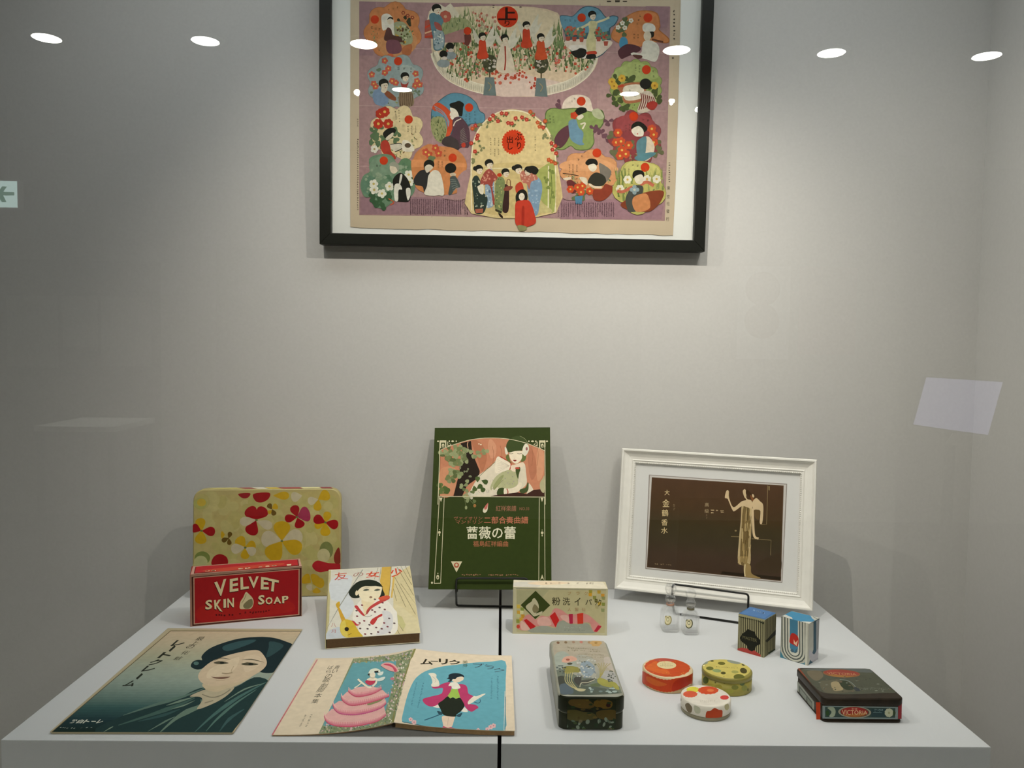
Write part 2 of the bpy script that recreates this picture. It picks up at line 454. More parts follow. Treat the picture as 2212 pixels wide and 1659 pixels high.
# ------------------------------------------------------------------ ceiling downlights of the gallery (their mirror images dot the glass)
trimw = mat('lamp_trim', '#d8d6d0', rough=0.5)
darkm = mat('lamp_metal', '#23211f', rough=0.45, metal=0.3)
for i, x in enumerate(ROOM_LAMP_X):
    side = ['leftmost', 'second from the left', 'third from the left', 'third from the right', 'second from the right', 'rightmost'][i]
    c = V(x, -2.095, ROOM_TOP)
    t = thing('downlight', c, f'round white ceiling downlight mirrored in the glass, {side} of the bright row', 'downlight', 'row of ceiling downlights')
    lathe('trim_ring', c, [(0.061, -0.012), (0.078, -0.010), (0.082, 0.0), (0.061, 0.0), (0.061, -0.012)], trimw, t, n=40, cap=False)
    lathe('lens', c+V(0, 0, -0.011), [(0.0, -0.001), (0.061, 0.0), (0.061, 0.003), (0.0, 0.003)], emat('downlight_lens', '#fffaf0', ROOM_LAMP_STRENGTH), t, n=40)
    L = bpy.data.lights.new('downlight_beam', 'SPOT'); L.energy = ROOM_LAMP_WATT; L.color = (0.99, 1.0, 0.93); L.spot_size = math.radians(160); L.spot_blend = 0.6; L.shadow_soft_size = 0.0
    lo = bpy.data.objects.new('beam', L); COL.objects.link(lo); lo.parent = t; lo.location = (0, 0, -0.016)
# ------------------------------------------------------------------ small spot lamps hung inside the top of the showcase
for i, (x, y, z, watt, aim, cone, colr) in enumerate(CASE_SPOTS):
    c = V(x, y, ZC+z); a = V(aim[0], aim[1], ZC+aim[2])-c; a /= np.linalg.norm(a)
    t = thing('spot_lamp', c, ['small black spot lamp in the showcase top, leftmost of four', 'small black spot lamp in the showcase top, second from the left', 'small black spot lamp in the showcase top, third from the left', 'small black spot lamp in the showcase top, rightmost of four'][i], 'spot lamp', 'spot lamps inside the showcase')
    s = np.cross(a, V(1, 0, 0)); s /= np.linalg.norm(s); q = np.cross(a, s)
    deep = 0.055 if i == 1 else 0.0
    out = lambda r, k: [c+k*a+r*(math.cos(2*math.pi*j/20)*s+math.sin(2*math.pi*j/20)*q) for j in range(20)]
    rings = [out(0.016, -0.05), out(0.022, -0.03), out(0.022, 0.006+deep), out(0.0195, 0.006+deep), out(0.018, -0.004)]
    vs = [p for r in rings for p in r]; fs = [(k*20+j, k*20+(j+1) % 20, (k+1)*20+(j+1) % 20, (k+1)*20+j) for k in range(4) for j in range(20)]
    fs.append(tuple(range(20)))
    hs = mesh('housing', vs, fs, darkm, t, smooth=True)
    tube('stem', [c-a*0.04, V(x, y, CASE_TOP)], 0.005, darkm, t, n=8)
    prism('lens', out(0.0078, 0.007) if i != 1 else out(0.0078, -0.002), a*0.003, emat('spot_lens', '#fff6e6', 40.0), hs)
    L = bpy.data.lights.new('spot_beam', 'SPOT'); L.energy = watt; L.color = colr; L.spot_size = math.radians(cone); L.spot_blend = 0.9
    L.shadow_soft_size = 0.0 if i == 1 else 0.004
    lo = bpy.data.objects.new('beam', L); COL.objects.link(lo); lo.parent = t
    lo.rotation_euler = Vector(a).to_track_quat('-Z', 'Y').to_euler(); lo.location = Vector(a*(0.016+deep))

# ------------------------------------------------------------------ fill light added above them to brighten the case, shaped as a panel
t = thing('fill_panel', V(0.02, 1.10, CASE_TOP), 'added cool fill light, a long pale panel out of view in the showcase ceiling', 'fill light')
abox('fill_frame', (-0.82, 0.91, CASE_TOP-0.02), (0.86, 1.29, CASE_TOP-0.0005), trimw, t, bevel=0.002)
abox('diffuser', (-0.80, 0.93, CASE_TOP-0.022), (0.84, 1.27, CASE_TOP-0.0195), emat('fill_glow', '#e6f2ff', 1.2), t)
L = bpy.data.lights.new('fill_beam', 'AREA'); L.shape = 'RECTANGLE'; L.size = 1.64; L.size_y = 0.34; L.energy = FILL_WATT; L.color = FILL_COLOUR
lo = bpy.data.objects.new('beam', L); COL.objects.link(lo); lo.parent = t; lo.location = (0, 0, -0.026)

# ------------------------------------------------------------------ things across the gallery, seen only as faint mirror images
class Mirrored:
    """upright flat face across the gallery whose image shows at optical depth D"""
    def __init__(s, D): s.D = D; s.lines = None
    def inv(s, px, py):
        p = ony(px, py, s.D); return p[0], p[2]
    def pos(s, u, v, lift): return V(u, 2*YG-s.D+lift, v)
def board(name, D, x0, y0, x1, y1, m, label, cat, th=0.02, group=None):
    f = Mirrored(D); a, b = f.inv(x0, y1), f.inv(x1, y0); Y = 2*YG-D
    return tag(abox(name, (a[0], Y-th, a[1]), (b[0], Y, b[1]), m, at=((a[0]+b[0])/2, Y, a[1])), label, cat, group)
DW = 2*YG-YO
panel_dark = mat('panel_cloth', '#6e6a64', rough=0.9); sheetm = mat('sheet_paper', '#a7a59c', rough=0.8)
board('partition_panel', DW-0.021, 470, 548, 1390, 1180, mat('partition_paint', '#8a857c', rough=0.9), 'wide grey partition panel mirrored in the glass below the framed print', 'panel')
board('notice_board', DW-0.021, -220, 565, 345, 1500, panel_dark, 'dark notice board mirrored faintly at the left of the glass', 'board')
for x0, y0, x1, y1, lb in ((18, 640, 125, 792, 'tall'), (137, 641, 211, 750, 'short'), (221, 643, 326, 790, 'wide')):
    board('notice_sheet', DW-0.045, x0, y0, x1, y1, sheetm, f'{lb} pale notice sheet on the mirrored dark board', 'sheet', 0.004, 'notice sheets on the board')
pz = tag(board('wall_poster', DW-0.021, 1590, 576, 1708, 775, mat('poster_white', '#d2d3d4', rough=0.7), 'white poster with two brown discs mirrored right of the framed print', 'poster', 0.01))
ap = Art(Mirrored(DW-0.032), gain=1.0)
ap.E('#8a6a5a', 1647, 624, 38, 37, n=28).E('#8a6a5a', 1645, 694, 38, 38, n=28); ap.build('disc_print', pz, print_mat())
pz = tag(board('wall_poster', DW-0.021, 1722, 578, 1852, 765, mat('poster_rose', '#b98d86', rough=0.7), 'rose pink poster mirrored beside the white disc poster', 'poster', 0.01))
# lit information screen on a post
f = Mirrored(2.60); q = [f.pos(*f.inv(*p), 0) for p in ((2002, 815), (2163, 825), (2131, 939), (1974, 917))]
ctr = sum(q)/4
t = thing('information_screen', V(ctr[0], ctr[1]-0.03, 0), 'tilted pale violet lit screen mirrored at the right edge of the glass', 'screen')
prism('screen_back', [p+(p-ctr)*0.05+V(0, -0.012, 0) for p in q], V(0, -0.012, 0), darkm, t)
prism('display', [p for p in q], V(0, -0.011, 0), emat('screen_glow', '#c9c9f4', 1.9), t)
f2 = Mirrored(2.59); q2 = [f2.pos(*f2.inv(*p), 0) for p in ((2056, 935), (2126, 940), (2110, 968), (2040, 958))]
prism('caption_sheet', q2, V(0, -0.004, 0), mat('caption_paper', '#d8d6cc', rough=0.7), t)
tube('post', [V(ctr[0], ctr[1]-0.04, ctr[2]-0.02), V(ctr[0], ctr[1]-0.04, 0.01)], 0.018, darkm, t)
lathe('post_base', V(ctr[0], ctr[1]-0.04, 0), [(0.16, 0.0), (0.16, 0.008), (0.03, 0.02)], darkm, t)
# exit sign hung from the gallery ceiling
f = Mirrored(4.60); a, b = f.inv(-72, 447), f.inv(38.5, 392); Y = 2*YG-4.60
t = thing('exit_sign', V((a[0]+b[0])/2, Y, a[1]), 'lit pale exit sign with a green left-pointing arrow mirrored at the left edge', 'exit sign')
abox('sign_case', (a[0]-0.006, Y-0.05, a[1]-0.006), (b[0]+0.006, Y-0.0005, b[1]+0.006), trimw, t)
abox('lit_face', (a[0], Y-0.002, a[1]), (b[0], Y+0.001, b[1]), emat('exit_face', '#cdeee6', 5.2), t)
def mpoly(name, pts, m, parent, z):
    prism(name, [f.pos(*f.inv(*p), z) for p in pts], V(0, 0.0005, 0), m, parent)
mpoly('arrow', [(-4, 420), (7, 403), (17, 404), (9, 415), (33, 416), (33, 423), (9, 423), (16, 437), (6, 437)], emat('exit_arrow', '#3f9d7d', 2.6), t, 0.0014)
for x in (a[0]+0.06, b[0]-0.06): tube('hanger', [V(x, Y-0.025, b[1]), V(x, Y-0.025, ROOM_TOP)], 0.004, trimw, t, n=8)
# low white table in the gallery
t = thing('side_table', V(-2.0, -2.42, 0), 'white side table mirrored faintly left of the floral tray', 'table')
wt = mat('white_laminate', '#e6e4de', rough=0.5)
abox('table_top', (-2.17, -2.56, 0.890), (-1.80, -2.12, 0.915), wt, t, bevel=0.004)
for sx in (-2.15, -1.82):
    for sy in (-2.54, -2.14): abox('leg', (sx-0.012, sy-0.012, 0), (sx+0.012, sy+0.012, 0.890), darkm, t)

# ------------------------------------------------------------------ the two white plinths
plm = mat('plinth_paint', '#d3d4d3', rough=0.55, spec=0.35, noise=0.012, nscale=14, bump=0.05)
YF = 0.9393
for x0, x1, lb in ((-0.5945, 0.0015, 'left of the two white square plinths, under the magazines'), (0.0060, 0.6035, 'right of the two white square plinths, under the tins')):
    tag(abox('plinth', (x0, YF, 0), (x1, YW-0.001, TZ), plm, at=((x0+x1)/2, (YF+YW)/2, 0), bevel=0.0012), lb, 'plinth', 'white plinths side by side')
# ------------------------------------------------------------------ the big framed print on the wall
TILT = math.radians(1.8)
PN = V(0, -math.cos(TILT), -math.sin(TILT)); PU = V(0, -math.sin(TILT), math.cos(TILT))
def plane_hit(px, py, P0, n):
    r = ray(px, py); return EYE+r*(((P0-EYE)@n)/(r@n))
P0 = V(0, YW-0.033, ZC+0.18)
fBL, fBR = plane_hit(690, 527.5, P0, PN), plane_hit(1522.5, 544, P0, PN)
eu = fBR-fBL; fw = np.linalg.norm(eu); eu /= fw
fn = PN; ev = np.cross(fn, eu); ev = ev if ev[2] > 0 else -ev
fh = 0.528
t = thing('framed_print', (fBL+fBR)/2+fn*-0.015, 'large pictorial print in a thin black frame hung high on the grey wall', 'framed print')
blackf = mat('black_frame_wood', '#12130c', rough=0.4, spec=0.22, noise=0.15, nscale=30)
RWD = 0.0215
def rail(a, b, ina, inb, name='frame_rail', m=blackf, d=0.030, lip=0.0):
    back = -fn*d
    vs = [a, b, inb, ina, a+back, b+back, inb+back, ina+back]
    return mesh(name, vs, BOXF, m, t, bevel=0.0012)
cTL, cTR = fBL+ev*fh, fBR+ev*fh
iBL, iBR, iTL, iTR = fBL+(eu+ev)*RWD, fBR+(ev-eu)*RWD, cTL+(eu-ev)*RWD, cTR-(eu+ev)*RWD
rail(fBL, fBR, iBL, iBR); rail(cTL, cTR, iTL, iTR); rail(fBL, cTL, iBL, iTL); rail(fBR, cTR, iBR, iTR)
obox('backing_board', fBL+(eu+ev)*0.004-fn*0.012, eu*(fw-0.008), ev*(fh-0.008), -fn*0.006, mat('mat_board', '#d9d7d0', rough=0.8), t)
def on_plane(depth):
    o = fBL-fn*depth
    return Flat(o, eu*fw, ev*fh, fn, clamp=False)
# the old sheet with its worn edge
fp = on_plane(0.0115)
rnd = random.Random(5)
edge = [(757, -30), (757, 120), (756.5, 260), (756.5, 400), (757, 490)]
edge += [(757+k*24, 491.5+k*24*0.0248+rnd.uniform(-1.2, 1.2)) for k in range(1, 29)]
edge += [(1453.5, 508.5), (1459, 400), (1464, 250), (1468, 100), (1471, -30)]
def pl(f, pts, lift): return [f.pos(*f.inv(*p), lift) for p in pts]
prism('print_sheet', pl(fp, edge, 0), fn*0.0006, mat('old_paper', '#c8b497', rough=0.8, noise=0.07, nscale=9, gain=0.82), t)
A = Art(on_plane(0.0108), gain=0.80)
MAU = '#a98683'
RED = '#c8401f'; CREAM = '#dfc690'; SKIN = '#dccbb0'; BLK = '#23221c'; ORG = '#c98250'; GRN = '#7f8a4e'; BLU = '#5f8794'
A.P(MAU, [(776, 3), (1110, 9), (1448, 15), (1445, 160), (1441, 330), (1436, 477), (1110, 470), (776, 464.5)])
for k, (c, b) in enumerate((('#9c7a7c', (776, 3, 812, 120)), ('#9d7b7e', (1395, 13, 1447, 60)), ('#9a777c', (778, 425, 1000, 463)), ('#a07a80', (1210, 430, 1435, 474)), ('#b18e88', (935, 205, 1040, 250)), ('#b28f8a', (1290, 180, 1340, 260)))):
    A.P(c, [(b[0], b[1]), (b[2], b[1]+1), (b[2]-6, b[3]), (b[0], b[3])])
for y in (103, 228, 359):     # fold lines
    A.L('#b99a93', 1.6, [(776, y), (1440, y+12)], False)
for x in (937, 1296): A.L('#ad8d88', 1.4, [(x, 8), (x-4, 470)], False)
def scallop(col, cx, cy, rx, ry, n, depth=0.10, rot=0.0, frame=None):
    pts = []
    for k in range(n*6):
        a = 2*math.pi*k/(n*6); r = 1+depth*abs(math.sin(n*a/2+rot))*1.0-depth*0.5
        pts.append((cx+rx*r*math.cos(a), cy+ry*r*math.sin(a)))
    A.P(col, pts)
def medal(col, line, cx, cy, rx, ry, n, depth=0.16, rot=0.0):
    scallop(line, cx, cy, rx+3, ry+3, n, depth, rot); scallop(col, cx, cy, rx, ry, n, depth, rot)
    q = random.Random(int(cx*3+cy)); c0 = hexl(col, A.gain)
    for _ in range(34):       # uneven litho tint
        a, r = q.uniform(0, 6.28), math.sqrt(q.random())*0.8; k = q.uniform(0.86, 1.12)
        A.E(tuple(min(0.9, v*k) for v in c0), cx+rx*r*math.cos(a), cy+ry*r*math.sin(a), q.uniform(14, 40), q.uniform(8, 22), q.uniform(0, 180), n=9)
    for _ in range(60):       # sprigs round the lower rim
        a, r = q.uniform(0.1, 3.05), q.uniform(0.55, 0.86)
        x, y = cx+rx*r*math.cos(a), cy+ry*r*math.sin(a); b = q.uniform(0, 6.28); l = q.uniform(16, 34)
        A.petal(q.choice(['#6d7a4c', '#56643c', '#87905c', '#8a6a48', '#9c9a6c']), x, y, x+l*math.cos(b), y+l*math.sin(b), l*0.42)
def seal(x, y, r=45, seed=1):
    A.E(RED, x, y, r, r*1.02, n=24)
def chars(x, y, n, dx, dy, s=20, col=BLK, seed=3):
    q = random.Random(seed+int(x))
    for i in range(n):
        X, Y = x+i*dx, y+i*dy
        A.marks(col, (X-s/2, Y-s/2, X+s/2, Y+s/2), 3, 1, 0.9, q.randint(0, 999))
def head(x, y, r, look=1, hair=BLK, face=SKIN, bun=False, down=0):
    """black hair round a pale face turned left (-1) or right (+1)"""
    A.E(hair, x, y-r*0.2, r*1.05, r*0.95)
    if bun: A.E(hair, x-look*r*0.95, y-r*0.25, r*0.5, r*0.55)
    A.S(face, [(x+look*r*0.05-r*0.5, y+r*0.05), (x+look*r*0.6, y-r*0.25), (x+look*r*0.9, y+r*0.25), (x+look*r*0.6, y+r*0.95), (x+look*r*0.1, y+r*1.15), (x-look*r*0.45, y+r*0.7)])
    A.L(BLK, r*0.09, [(x+look*r*0.05, y+r*0.28), (x+look*r*0.32, y+r*0.24)], False); A.L(BLK, r*0.09, [(x+look*r*0.5, y+r*0.22), (x+look*r*0.75, y+r*0.2)], False)
    A.E(RED, x+look*r*0.42, y+r*0.74, r*0.12, r*0.09, n=8)
def leaves(col, pts, r=14, seed=1, n=3):
    q = random.Random(seed)
    for x, y in pts:
        for _ in range(n):
            a = q.uniform(0, 6.28); A.petal(col, x, y, x+r*1.6*math.cos(a), y+r*1.6*math.sin(a), r)
def blossoms(col, pts, r=20, n=5, core='#e0b95a'):
    for i, (x, y) in enumerate(pts): A.flower(col, x, y, r, n, core, rot=i*0.7)
def spray(cols, poly_fn, n, seed, box, size=(6, 16), thin=3.5, lean=0.3):
    q = random.Random(seed); m = 0
    while m < n:
        x, y = q.uniform(box[0], box[2]), q.uniform(box[1], box[3])
        if not poly_fn(x, y): continue
        l = q.uniform(*size); a = q.uniform(-lean, lean)
        A.P(q.choice(cols), [(x-thin/2, y), (x+thin/2, y), (x+math.sin(a)*l, y-l)]); m += 1
def dots(cols, poly_fn, n, seed, box, r=(2, 4)):
    q = random.Random(seed); m = 0
    while m < n:
        x, y = q.uniform(box[0], box[2]), q.uniform(box[1], box[3])
        if not poly_fn(x, y): continue
        A.E(q.choice(cols), x, y, q.uniform(*r), n=6); m += 1
def inside(poly):
    def fn(x, y):
        c = False; j = len(poly)-1
        for i in range(len(poly)):
            (xi, yi), (xj, yj) = poly[i], poly[j]
            if (yi > y) != (yj > y) and x < (xj-xi)*(y-yi)/(yj-yi)+xi: c = not c
            j = i
        return c
    return fn
# --- garden with the white fence
gard = [(927, 24), (1000, 14), (1080, 13), (1150, 15), (1205, 28), (1215, 60), (1225, 100), (1290, 100), (1293, 122), (1284, 150), (1262, 172), (1235, 190), (1180, 207), (1130, 209), (1072, 207), (1020, 197), (975, 178), (948, 150), (934, 118), (931, 90), (929, 60)]
A.S('#d6bd9d', gard, 2)
A.S('#dcc7a4', [(960, 20), (1090, 14), (1200, 30), (1205, 75), (1120, 92), (1000, 90), (950, 60)])
gin = inside(gard)
A.S('#d9bfae', [(1075, 170), (1110, 155), (1150, 165), (1200, 175), (1230, 185), (1180, 206), (1130, 208), (1074, 206)])
fence = [(932, 118), (945, 146), (972, 172), (1012, 190), (1046, 199)]
A.L('#d9ccb0', 16, [(x+5, y-5) for x, y in fence]); A.L('#e3d8be', 2, [(x, y+4) for x, y in fence]); A.L('#e3d8be', 2, [(x+9, y-13) for x, y in fence])
fr2 = [(1183, 201), (1230, 188), (1262, 168), (1280, 148), (1290, 122)]
A.L('#cfc4ad', 15, [(x-3, y-5) for x, y in fr2]); A.L('#e3d8be', 2, [(x, y+4) for x, y in fr2]); A.L('#e3d8be', 2, [(x-6, y-13) for x, y in fr2])
for p in (fence, fr2):
    cc = catmull(p, False, 9); sg = 1 if p is fence else -1
    for x, y in cc: A.L('#9b937d', 0.9, [(x+sg*3, y+2), (x+sg*3, y-10)], False)
gcols = ['#7d8a55', '#93986a', '#5f7048', '#a7a57a', '#6b7c52']
low = inside([(950, 130), (970, 80), (1060, 70), (1140, 92), (1215, 100), (1290, 105), (1280, 145), (1240, 160), (1165, 150), (1100, 158), (1060, 160), (1010, 178), (970, 165)])
spray(gcols+['#55653c', '#4d5d38'], low, 760, 11, (945, 65, 1292, 180), (8, 24), 4.5)
spray(['#c9b996', '#d3c3a4', '#8a9364', '#a8a67c'], low, 160, 18, (945, 65, 1292, 180), (8, 20), 3)
spray(['#8f9a62', '#a3a878', '#6e7b4e', '#b5a988'], inside([(960, 45), (1010, 25), (1060, 45), (1085, 85), (960, 90)]), 150, 12, (955, 25, 1090, 90), (8, 20), 3)
spray(['#6d8050', '#7c8f5c'], inside([(1195, 60), (1212, 60), (1222, 110), (1195, 120)]), 40, 13, (1190, 55, 1225, 130), (15, 30), 3)
dots(['#b9442c', '#c4634d', '#c07a70', '#d8c9ac', '#c2563a', '#d9b3a0'], low, 230, 14, (945, 70, 1292, 178), (1.6, 3.8))
dots(['#b9442c', '#c4634d'], inside([(1045, 150), (1145, 150), (1140, 172), (1080, 185), (1050, 175)]), 34, 15, (1045, 145, 1150, 190), (2.2, 4.2))
dots(['#c4634d', '#c38a76'], inside([(1020, 25), (1080, 35), (1085, 75), (1030, 70)]), 22, 16, (1020, 25, 1090, 75), (2, 3.6))
dots(['#b9442c'], inside([(1135, 172), (1160, 165), (1165, 190), (1138, 192)]), 9, 17, (1130, 160, 1165, 195), (2, 3.4))
# topiary pots
for x, y in ((1058, 138), (1169, 140)):
    A.S('#4a4a33', [(x-15, y), (x-11, y-14), (x, y-20), (x+12, y-14), (x+16, y), (x+10, y+14), (x, y+19), (x-10, y+14)])
    dots(['#b8a99a', '#c9bfae', '#3b3c28', '#6c6a48'], inside([(x-12, y-12), (x+12, y-12), (x+12, y+12), (x-12, y+12)]), 26, int(x), (x-12, y-13, x+13, y+13), (1.6, 3.2))
    A.L('#5a4a30', 3, [(x, y+18), (x, y+30)], False)
    A.P('#6a7672', [(x-10, y+29), (x+9, y+29), (x+14, y+69), (x-14, y+68)])
    A.L('#a08a60', 1.6, [(x-4, y+40), (x+3, y+48), (x-2, y+58)])
# winged children in the garden
for x, y, s, c in ((1042, 96, 1, '#c5462a'), (1090, 100, 1.15, '#d4c2a4'), (1137, 72, 1, '#c5462a'), (1168, 98, 1.1, '#c5522e')):
    A.S('#d6cdb6', [(x+8, y-12), (x+26, y-42), (x+24, y-18), (x+34, y-24), (x+20, y+2), (x+6, y+4)])
    A.S('#cfc6ae', [(x-6, y-10), (x-20, y-34), (x-18, y-12), (x-8, y)])
    A.S(c, [(x-7*s, y-8), (x+6*s, y-9), (x+9*s, y+12), (x+13*s, y+28), (x-2, y+32), (x-12*s, y+28), (x-8*s, y+10)])
    head(x, y-17, 8)
A.S('#d9c7ad', [(1084, 96), (1098, 96), (1112, 150), (1098, 158), (1078, 156), (1072, 140)]); A.L('#a53a2a', 3, [(1091, 100), (1092, 130), (1090, 152)])
for x, y in ((972, 100), (958, 117)): A.E(BLK, x, y, 9, 8); A.E('#8d9492', x, y+20, 14, 9); A.E('#c7b9a8', x+2, y+9, 6, 4)
A.S('#6b3c33', [(1000, 78), (1012, 72), (1018, 80), (1013, 97), (1006, 98), (1000, 88)])
# left garden scene: woman in a blue robe, red bridge, pale mountains
A.P('#dccfb4', [(922, 45), (932, 18), (950, 9), (962, 16), (973, 7), (990, 28), (1000, 60), (930, 62)])
A.S('#9a9c6e', [(945, 46), (985, 38), (1012, 44), (1016, 60), (985, 74), (948, 70)]); spray(gcols, inside([(940, 40), (1016, 40), (1016, 70), (940, 72)]), 60, 21, (940, 38, 1018, 74), (6, 16), 3)
A.P('#a9594b', [(918, 45), (933, 40), (936, 84), (917, 82)]); A.L('#c8442c', 4, [(918, 60), (934, 52)], False); A.L('#dcae86', 3, [(918, 72), (935, 66)], False); A.L('#c8442c', 3, [(918, 80), (935, 78)], False)
A.P('#a77b75', [(953, 78), (1002, 62), (1004, 92), (955, 92)]); seal_x = None
A.E(RED, 1010, 67, 8.5, n=18)
A.flower('#b85f4c', 962, 36, 13, 8, '#c9a07e')
A.S('#5f7f86', [(928, 31), (946, 30), (958, 45), (952, 60), (960, 75), (958, 104), (938, 108), (935, 80), (930, 55)])
A.S('#9aa7a6', [(938, 66), (956, 68), (958, 98), (940, 106)]); dots(['#d0cdbd', '#55707a'], inside([(938, 60), (957, 62), (957, 104), (938, 104)]), 22, 22, (936, 60, 960, 106), (1.3, 2.4))
A.S('#a8584e', [(938, 48), (950, 52), (955, 66), (942, 62)]); head(943, 20, 10)
# the big red winning disc
A.E('#dfc9a0', 1096, 36.5, 24.5, n=32); A.E('#cf3a1c', 1096, 36.5, 23, n=32)
A.T('#30170e', '上', (1076, 16, 1115, 44), 0.03); A.T('#4a170c', 'り', (1090, 44, 1101, 56), 0.02)
A.marks('#4a3a36', (1063, 11, 1068, 17), 2, 1, 1, 3); A.marks('#4a3a36', (1121, 12, 1126, 18), 2, 1, 1, 4)
# --- medallions of the left column, traced on the enlarged photograph
A.fr(680, 0, 5.027)
medal(ORG, '#9a5b38', 850, 330, 292, 285, 7, 0.2, 0.4)
A.S('#c98e5e', [(700, 420), (1080, 380), (1060, 560), (760, 600)])
seal(652, 212); chars(615, 300, 3, 42, 10, 26); chars(800, 108, 3, 48, -14, 20)
leaves('#3f3e2a', [(960, 190), (1010, 260), (1040, 230), (930, 230), (985, 320)], 26, 2); blossoms('#9c4a3a', [(1010, 170), (960, 140), (1060, 190)], 22)
A.S('#9fa27c', [(860, 250), (960, 240), (1040, 330), (1060, 460), (960, 490), (880, 420), (850, 330)]); dots(['#c3c49c', '#66703f', '#c89a3a', '#5e3f2a'], inside([(880, 260), (1030, 300), (1040, 460), (950, 470), (880, 400)]), 50, 31, (860, 250, 1060, 480), (6, 15))
A.S('#e2d9c6', [(728, 170), (790, 148), (850, 200), (860, 320), (870, 460), (830, 420), (800, 320), (740, 330), (725, 250)])
A.S('#5a3a34', [(790, 300), (830, 320), (850, 380), (930, 400), (950, 450), (900, 460), (760, 440), (765, 360)]); A.S('#7c4f57', [(790, 440), (900, 440), (945, 520), (920, 575), (820, 585), (775, 530)])
A.E(SKIN, 818, 225, 32, 42); A.S(BLK, [(785, 215), (810, 185), (845, 190), (850, 215), (820, 200)]); A.E('#c8653f', 820, 605, 36, 24); A.S('#b06a42', [(950, 520), (1050, 480), (1040, 590), (960, 600)])
medal('#93a09c', '#6f6f68', 878, 890, 292, 282, 8, 0.2, 0.2)
A.S('#a7afa6', [(930, 720), (1080, 740), (1130, 900), (960, 920)])
seal(905, 665); chars(905, 745, 2, 62, 0, 26); chars(1042, 745, 2, 0, 34, 22); blossoms('#c5604a', [(760, 660), (800, 745), (760, 790), (620, 810), (640, 910), (660, 940), (840, 880), (880, 900), (1095, 800), (1110, 880), (1140, 920), (1090, 930)], 36)
leaves('#6e7b62', [(700, 780), (980, 990), (640, 1000), (1110, 1010)], 26, 5)
A.S('#7b8fa6', [(630, 1010), (700, 960), (780, 1000), (800, 1110), (730, 1150), (650, 1120)]); A.S('#8b5034', [(750, 1000), (800, 990), (880, 1060), (870, 1095), (790, 1060)]); A.S(SKIN, [(740, 940), (790, 960), (760, 1010), (720, 990)]); head(748, 915, 52)
A.S('#8d7a5e', [(920, 1000), (1000, 960), (1060, 1010), (1075, 1130), (1010, 1165), (920, 1150)])
for k in range(7): A.L('#5b4030', 8, [(930+k*21, 1010), (926+k*22, 1080), (932+k*20, 1150)])
A.S('#a8473c', [(930, 880), (950, 910), (990, 915), (1020, 890), (990, 960), (945, 940)]); head(978, 835, 45)
# white box at the lower left of the second medallion stays plain
medal('#dcc697', '#8f7f6a', 890, 1445, 270, 282, 8, 0.24, 0.1)
seal(1020, 1298); chars(1010, 1375, 3, 0, 26, 18); chars(1050, 1375, 4, 0, 24, 18); chars(1092, 1375, 4, 0, 20, 18); chars(872, 1215, 4, 4, 26, 20); chars(910, 1200, 5, 2, 30, 18)
leaves('#5d7350', [(640, 1440), (700, 1480), (650, 1540), (720, 1560), (690, 1400), (620, 1500), (760, 1480), (900, 1430), (860, 1500)], 40, 7, 4); blossoms('#b93a28', [(715, 1235), (690, 1345), (798, 1345), (760, 1215)], 56, 7); A.flower('#e5decb', 648, 1620, 44, 5, '#b5a36a')
A.S(BLK, [(740, 1450), (790, 1400), (860, 1390), (880, 1430), (820, 1480), (770, 1505)]); A.S(SKIN, [(790, 1480), (850, 1440), (850, 1475), (800, 1520), (770, 1510)])
A.S('#b23f30', [(720, 1550), (770, 1520), (810, 1560), (830, 1640), (880, 1700), (860, 1730), (760, 1680), (720, 1620)]); A.S('#cfc5ae', [(820, 1570), (930, 1560), (950, 1610), (860, 1640)]); A.L(BLK, 8, [(820, 1570), (930, 1558), (950, 1610), (870, 1650)]); A.S('#e0d6bf', [(950, 1540), (990, 1520), (1050, 1560), (1080, 1640), (960, 1640)]); A.E('#5a4a38', 1010, 1580, 34, 26)
# round blue scene with a woman in a plum robe
A.S('#44606a', [(1330, 1110), (1480, 1012), (1640, 1030), (1750, 1110), (1790, 1200), (1845, 1240), (1835, 1330), (1700, 1350), (1660, 1380), (1400, 1480), (1290, 1400), (1262, 1220)])
A.S('#5d8b9c', [(1335, 1116), (1482, 1018), (1638, 1036), (1745, 1116), (1785, 1206), (1838, 1246), (1828, 1326), (1690, 1344), (1500, 1400), (1320, 1350), (1270, 1220)])
A.S('#9a9a6a', [(1270, 1290), (1400, 1280), (1440, 1470), (1400, 1550), (1330, 1530), (1270, 1430)]); spray(['#6f7a4a', '#8a9060', '#55603a'], inside([(1265, 1270), (1410, 1270), (1430, 1540), (1320, 1550), (1262, 1420)]), 60, 41, (1260, 1270, 1440, 1550), (20, 46), 12)
A.S('#c8512f', [(1300, 1130), (1360, 1120), (1470, 1210), (1500, 1330), (1480, 1440), (1420, 1510), (1440, 1360), (1390, 1250), (1280, 1190)])
for d in (0, 1, 2): A.L('#7a93a0', 9, [(1296+d*10, 1150+d*26), (1400+d*12, 1220+d*30), (1462-d*4, 1330+d*22)])
A.S(BLK, [(1465, 1130), (1520, 1110), (1570, 1096), (1620, 1130), (1610, 1170), (1600, 1260), (1560, 1250), (1540, 1200), (1480, 1170)])
A.S('#e5d9c2', [(1470, 1170), (1530, 1190), (1560, 1240), (1560, 1290), (1490, 1300), (1465, 1250), (1475, 1215)]); A.E(RED, 1473, 1262, 6, 5, n=8)
seal(1675, 1168); chars(1735, 1215, 4, 2, 38, 20); chars(1640, 1245, 5, 0, 26, 18); chars(1680, 1240, 4, 0, 26, 18)
